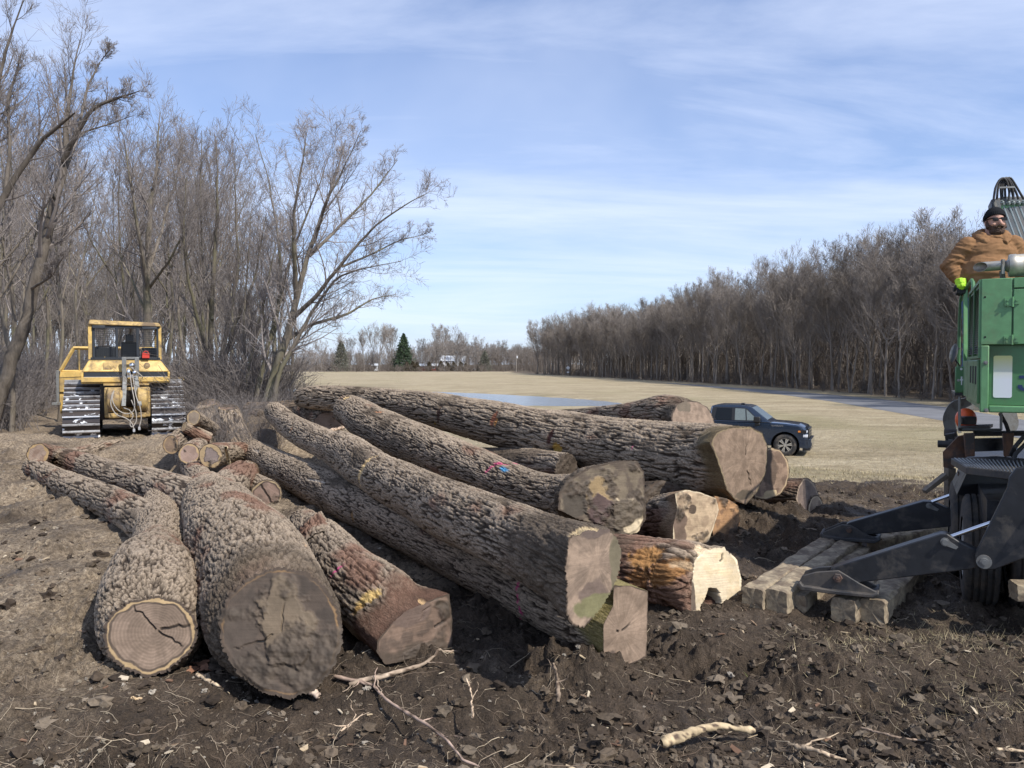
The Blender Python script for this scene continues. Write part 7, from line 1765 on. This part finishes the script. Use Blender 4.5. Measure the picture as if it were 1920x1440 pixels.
# winch
MB().lathe((-.52, .05, 1.0), (1, 0, 0), [(0, .05), (0, .30), (.03, .33), (.30, .33), (.34, .26), (.40, .26)], 28).build('winch_case', m_yel2, dz, smooth=True)
MB().lathe((.24, .05, 1.0), (1, 0, 0), [(0, .26), (.05, .33), (.26, .33), (.3, .28), (.32, .05)], 28).build('winch_case', m_yel2, dz, smooth=True)
dr = [(0, .2)]
for k in range(12): dr += [(.02 + k * .0165, .225), (.028 + k * .0165, .24)]
MB().lathe((-.03, .05, 1.02), (1, 0, 0), dr + [(.23, .2)], 24).build('cable_drum', m_trk, dz, smooth=True)
MB().box(-.6, .62, .12, .5, .52, 1.32).box(-.5, .5, -.1, .12, .52, .66).build('winch_frame', m_yel2, dz, bevel=.03)
pa = MB()
for x0, x1 in ((-.16, -.04), (.26, .38)):
    hull(pa, [(x0, -.36, .85), (x1, -.36, .85), (x1, -.26, .85), (x0, -.26, .85)][::-1], [(x0 + .05 if x0 < 0 else x0 - .08, .22, 1.62), (x1 + .05 if x0 < 0 else x1 - .08, .22, 1.62), (x1 + .05 if x0 < 0 else x1 - .08, .32, 1.62), (x0 + .05 if x0 < 0 else x0 - .08, .32, 1.62)][::-1])
    xm = (x0 + x1) / 2 + (.03 if x0 < 0 else -.05); pa.box(xm - .06, xm + .06, .22, .34, 1.6, 2.12)
pa.build('fairlead_arm', m_steelg, dz, bevel=.01)
MB().box(-.13, .33, .24, .32, 2.08, 2.13).build('fairlead_crossbar', m_steelg, dz)
MB().ell((.14, .2, 1.9), .09, .08, .08).ell((.05, .16, 1.72), .06, .06, .09).ell((.2, .16, 1.7), .06, .05, .08).box(.0, .25, .16, .26, 1.58, 1.66).build('valve_block', m_chrome, dz, smooth=True)
hz_ = [[(.12, .1, 1.85), (.3, -.05, 1.7), (.42, .0, 1.6), (.4, .1, 1.55)], [(.08, .1, 1.7), (.12, -.25, 1.3), (.2, -.42, .95), (.18, -.42, .7), (0, -.4, .62), (-.25, -.4, .72), (-.42, -.3, 1.0), (-.34, -.2, 1.25)],
       [(-.38, -.3, 1.2), (-.45, -.38, .9), (-.3, -.42, .62), (-.05, -.42, .55), (.12, -.42, .4), (.16, -.42, .25)], [(.15, .1, 1.65), (.22, -.3, 1.1), (.34, -.42, .8), (.36, -.42, .5), (.3, -.42, .3)], [(.1, -.3, 1.0), (.22, -.4, .72), (.24, -.42, .45), (.12, -.42, .28), (.05, -.42, .35), (.08, -.4, .5)], [(-.1, -.3, .8), (.05, -.42, .75), (.15, -.44, .6), (.1, -.44, .5)]]
for q in hz_:
    q = np.array(q); u = np.linspace(0, len(q) - 1, 24); w2 = np.stack([np.interp(u, range(len(q)), q[:, j]) for j in range(3)], -1)
    for _ in range(3): w2[1:-1] = (w2[:-2] + 2 * w2[1:-1] + w2[2:]) / 4
    MB().tube(w2, .014, 7).build('hydraulic_hose', m_cable, dz, smooth=True)
for x_, z_ in ((.16, .22), (.3, .27)): MB().box(x_ - .03, x_ + .03, -.45, -.39, z_ - .05, z_ + .03).build('hose_coupling', m_edge, dz)
# blade with its guard, angled out to the left
bl = MB(); prof = [(.0, .55), (-.08, .8), (-.10, 1.1), (-.05, 1.4), (.05, 1.62)]
A_ = [(-1.98, 4.0 + y_, z_) for y_, z_ in prof] + [(-1.98, 4.08 + y_, z_) for y_, z_ in prof[::-1]]; B_ = [(1.9, 4.5 + y_, z_) for y_, z_ in prof] + [(1.9, 4.58 + y_, z_) for y_, z_ in prof[::-1]]
hull(bl, [np.array(a) - [0, 0, .1] for a in A_], [np.array(a) - [0, 0, .1] for a in B_]); blade = bl.build('blade', m_yel, dz, bevel=.01)
MB().prism([(-1.98, 3.85, 1.10), (-1.25, 3.85, 1.12), (-1.25, 3.85, 1.55), (-1.98, 3.85, 1.52)], (0, .06, 0)).prism([(-1.98, 3.83, 1.53), (-1.2, 3.83, 1.56), (-1.2, 3.83, 1.72), (-1.95, 3.83, 1.70)], (0, .08, 0)).build('blade_wing', m_yel, blade, bevel=.01)
MB().box(-2.07, -1.98, 3.75, 4.15, .75, 1.75).box(-2.2, -1.95, 3.7, 3.95, .72, .8).build('blade_side_plate', m_steelg, blade, bevel=.01)
gd = MB()
def bar(p, q, w_=.055): gd.tube([p, q], w_, 4)
bar((-1.95, 3.9, 1.72), (-1.55, 3.9, 2.42)); bar((-1.57, 3.9, 2.42), (-.7, 3.95, 2.42)); bar((-1.4, 3.9, 1.7), (-1.4, 3.9, 2.38), .02); bar((-.7, 3.95, 1.7), (-.7, 3.95, 2.42), .045); bar((.9, 4.3, 1.7), (.9, 4.3, 2.42), .045); bar((-.7, 3.95, 2.42), (.9, 4.3, 2.42)); bar((-1.9, 3.9, 1.72), (-.7, 3.95, 1.72), .04)
gd.build('brush_guard', m_yel, blade)
MB().tube([(-.9, 1.6, .6), (-1.7, 3.9, .75)], .09, 6).tube([(.9, 1.6, .6), (1.4, 4.3, .75)], .09, 6).build('push_arm', m_yel2, dz)

# ------------------------------------------------------------------ pickup truck
TA = R(25)
fw = np.array([10.33, 29.0]); TZ = FIELD + .0
tk = empty('pickup_truck', (fw[0], fw[1], float(ground_z(fw[0:1] - 1, fw[1:2] + 1)[0])), -TA, 'dark blue pickup truck parked on the dry grass, its rear hidden by log ends', 'pickup truck')
m_blue = mat_plain('dark_blue_metallic_paint', (.016, .030, .056), .25, .35, var=.05, bs=0, coat=.9, dirt=(.06, .065, .07), dscale=1.5, dlo=.6, dhi=.95)
m_tg = mat_plain('tinted_glass', (.008, .010, .012), .25, bs=0, spec=.3); m_ws = mat_plain('windshield_glass', (.20, .26, .32), .05, bs=0, spec=1.0); m_lg = mat_plain('see_through_side_glass', (.16, .19, .18), .06, bs=0, spec=.8)
m_trim = mat_plain('black_plastic_trim', (.015, .015, .016), .5); m_lamp = mat_plain('lamp_lens', (.8, .82, .85), .1, bs=0); m_amb = mat_plain('amber_lens', (.85, .28, .05), .2, bs=0); m_alloy = mat_plain('bright_alloy', (.62, .63, .65), .25, .85, bs=0); m_tyr2 = mat_plain('dusty_tyre', (.035, .034, .033), .85, dirt=(.12, .10, .08), dscale=6)
# side outline (x forward from the front axle, z up); the near side is y = -.0, body runs to y = +2.0
Wt = 2.02
def arcpts(cx, r, a0, a1, n=14): return [(cx + r * math.cos(R(a)), .43 + r * math.sin(R(a))) for a in np.linspace(a0, a1, n)]
out = [(.70, .36), (.52, .40)] + arcpts(0, .52, -4, 184) + [(-.56, .40), (-3.2, .42)] + arcpts(-3.75, .52, -4, 184) + [(-4.4, .45), (-4.95, .5), (-4.97, 1.30), (-2.95, 1.33), (-2.93, 1.27), (-.5, 1.27), (.0, 1.245), (.45, 1.20), (.70, 1.13), (.78, 1.0), (.80, .72), (.80, .45)]
bdm = MB(); n = len(out)
lay = [(0.03, .97, .0), (.0, 1.0, .0), (Wt, 1, 0)]
ys = [0.0, .10, Wt - .10, Wt]; V = []
for k, y_ in enumerate(ys):
    for (x_, z_) in out:
        edge_ = (k in (0, 3)); xx, zz = x_, z_
        if edge_ and x_ > .6: xx = x_ - .10
        if edge_ and z_ > 1.15: zz = z_ - .05
        V.append([xx, y_, zz])
V = np.array(V); V[(V[:, 2] > .95), 1] = np.clip(V[(V[:, 2] > .95), 1], .035, Wt - .035)
F = [tuple(range(n))]
for k in range(3):
    for i in range(n): j = (i + 1) % n; F.append((k * n + j, k * n + i, (k + 1) * n + i, (k + 1) * n + j))
F.append(tuple(3 * n + i for i in range(n))[::-1])
V[:, 1] = V[:, 1]; bdm.add(V, F); body = bdm.build('body', m_blue, tk, bevel=.02)
# wheel wells
for cx in (0, -3.75): MB().lathe((cx, .12, .43), (0, 1, 0), [(0, .50), (.0, .519), (.4, .519), (.4, .1)], 28, cap=False).build('wheel_well', m_dark, tk)
hw = lambda z: .965 - max(z - 1.27, 0) * .30
def cz(x_, z_, side, off=0.0): y_ = Wt / 2 + side * (hw(z_) + off); return (x_, y_, z_)
cab_o = [(-.50, 1.26), (-.62, 1.33), (-1.28, 1.84), (-1.45, 1.885), (-1.9, 1.905), (-2.55, 1.90), (-2.78, 1.86), (-2.90, 1.28), (-2.90, 1.24)]
cb = MB(); n = len(cab_o); cb.add([cz(x_, z_, -1) for x_, z_ in cab_o] + [cz(x_, z_, 1) for x_, z_ in cab_o], [tuple(range(n)), tuple(i + n for i in range(n))[::-1]] + [((i + 1) % n, i, i + n, (i + 1) % n + n) for i in range(n)]); cabo = cb.build('cab', m_blue, tk, bevel=.025)
def glass(nm, pts, mat, side=-1, off=.020, par=None):
    MB().prism([cz(x_, z_, side, off) for x_, z_ in (pts if side < 0 else pts[::-1])], (0, side * .004, 0)).build(nm, mat, tk)
for side in (-1, 1):
    MB().prism([cz(x_, z_, side, .014) for x_, z_ in [(-.98, 1.30), (-1.06, 1.44), (-1.42, 1.78), (-1.55, 1.815), (-2.62, 1.82), (-2.74, 1.78), (-2.79, 1.40), (-2.72, 1.33)][::(1 if side < 0 else -1)]], (0, side * .003, 0)).build('window_surround', m_trim, tk)
    glass('side_window', [(-1.02, 1.335), (-1.10, 1.45), (-1.46, 1.77), (-1.86, 1.785), (-1.86, 1.335)], m_lg, side)
    glass('side_window', [(-1.98, 1.335), (-1.98, 1.785), (-2.56, 1.785), (-2.62, 1.42), (-2.55, 1.345)], m_tg, side)
    MB().prism([cz(a_, b_, side, .026) for a_, b_ in ((-1.44, 1.34), (-1.48, 1.77), (-1.44, 1.77), (-1.40, 1.34))], (0, side * .003, 0)).build('far_pillar', m_trim, tk)
    MB().prism([cz(-2.80, 1.34, side, .004), cz(-2.76, 1.84, side, .004), cz(-2.745, 1.84, side, .004), cz(-2.785, 1.34, side, .004)], (0, side * .004, 0)).build('chrome_edge', m_alloy, tk)
nrmw = nrm(np.array([.51, 0, .66]))
wsp = [np.array(cz(-.66, 1.36, s_)) for s_ in (-1, 1)] + [np.array(cz(-1.25, 1.815, s_)) for s_ in (1, -1)]
wsp = [p + nrmw * .012 + np.array([0, (.05 if p[1] < Wt / 2 else -.05), 0]) for p in wsp]; MB().prism(wsp, nrmw * .004).build('windshield', m_ws, tk)
# hood crease, seams, handles, mirror, letters, lamps
for x_ in (-.52, -1.92, -2.86): MB().box(x_ - .006, x_ + .006, .030, .034, .5, 1.2).build('door_seam', m_trim, tk)
MB().box(-3.2, -.56, -.015, .02, .40, .47).build('running_board', m_trim, tk)
for x_ in (-1.78, -2.72): MB().box(x_ - .1, x_ + .1, -.005, .03, 1.10, 1.14).build('door_handle', m_trim, tk, bevel=.01)
mr_ = MB(); mr_.box(-1.12, -.88, -.25, -.07, 1.28, 1.50); mr_.box(-1.0, -.9, -.07, .05, 1.25, 1.32); mr_.box(-1.08, -.9, -.20, -.07, 1.16, 1.275); mr_.build('wing_mirror', m_trim, tk, bevel=.03)
MB().box(.56, .76, -.004, .25, .90, 1.03).build('headlight', m_trim, tk, bevel=.01); MB().box(.60, .785, .02, .35, .93, 1.01).build('headlight', m_lamp, tk, bevel=.01); MB().box(.46, .60, .006, .05, .935, 1.0).build('amber_marker', m_amb, tk, bevel=.008); MB().box(.64, .80, .012, .20, .76, .86).build('headlight', m_lamp, tk, bevel=.01)
MB().box(.60, .81, Wt - .35, Wt - .02, .90, 1.02).build('headlight', m_lamp, tk)
MB().box(.78, .825, .26, Wt - .26, .70, 1.07).build('grille', m_trim, tk, bevel=.01)
for z_ in (.78, .89, 1.0): MB().box(.826, .84, .26, Wt - .26, z_ - .012, z_ + .012).build('grille_bar', m_blue, tk)
MB().prism([(.50, .0, .36), (.80, .0, .34), (.90, .1, .40), (.90, .1, .66), (.82, .0, .70), (.54, -.0, .66)], (0, .02, 0)).prism([(.80, .02, .36), (.92, .14, .36), (.92, Wt - .14, .36), (.80, Wt - .02, .36)], (0, 0, .32)).build('bumper', m_blue, tk, bevel=.015)
MB().prism([(.62, .05, .24), (.88, .14, .26), (.88, Wt - .14, .26), (.62, Wt - .05, .24)], (0, 0, .1)).build('air_dam', m_trim, tk); MB().box(.86, .93, .18, .42, .42, .54).build('fog_light_recess', m_trim, tk)
ft = bpy.data.curves.new('fender_lettering', 'FONT'); ft.body = 'SILVERADO'; ft.size = .075; ft.extrude = .001; ft.space_character = 1.15
fo = bpy.data.objects.new('lettering_curve', ft); COL.objects.link(fo); dg = bpy.context.evaluated_depsgraph_get(); lm = bpy.data.meshes.new_from_object(fo.evaluated_get(dg)); bpy.data.objects.remove(fo)
lo_ = obj('lettering', lm, m_alloy, tk); lo_.rotation_euler = (R(90), 0, 0); lo_.location = (-.50, .031, 1.135)
MB().box(-1.75, -1.62, .9, 1.1, 1.90, 1.955).build('roof_aerial', m_trim, tk, bevel=.01)
def wheel(cx, y0):
    t_ = MB().lathe((cx, y0, .43), (0, 1, 0), [(.01, .26), (0, .30), (0, .38), (.03, .425), (.24, .425), (.27, .38), (.27, .26)], 40, cap=False).build('wheel', m_tyr2, tk, smooth=True)
    MB().lathe((cx, y0 + .02, .43), (0, 1, 0), [(0, .262), (0, .25), (.06, .24), (.10, .24)], 40, cap=False).build('rim', m_alloy, t_, smooth=True)
    sp_ = MB()
    for k in range(6):
        for dd in (-.14, .14):
            a = k * math.pi / 3 + dd + .2; a2 = k * math.pi / 3 + dd * .9 + .2; u_ = np.array([math.cos(a), 0, math.sin(a)]); t2 = np.array([-math.sin(a), 0, math.cos(a)]); c = np.array([cx, y0 + .015, .43])
            sp_.prism([c + u_ * .05 + t2 * .016, c + u_ * .05 - t2 * .016, c + u_ * .245 - t2 * .024, c + u_ * .245 + t2 * .024], (0, .03, 0))
    sp_.lathe((cx, y0 + .005, .43), (0, 1, 0), [(0, .03), (0, .055), (.03, .065)], 18); sp_.build('spokes', m_alloy, t_)
    MB().lathe((cx, y0 + .08, .43), (0, 1, 0), [(0, .01), (0, .24), (.01, .24)], 24).build('brake_disc', m_dark, t_)
for cx in (0, -3.75): wheel(cx, .02); 
for cx in (0, -3.75): MB().lathe((cx, Wt - .3, .43), (0, 1, 0), [(0, .1), (0, .38), (.03, .425), (.24, .425), (.27, .38), (.27, .1)], 30).build('wheel', m_tyr2, tk, smooth=True)
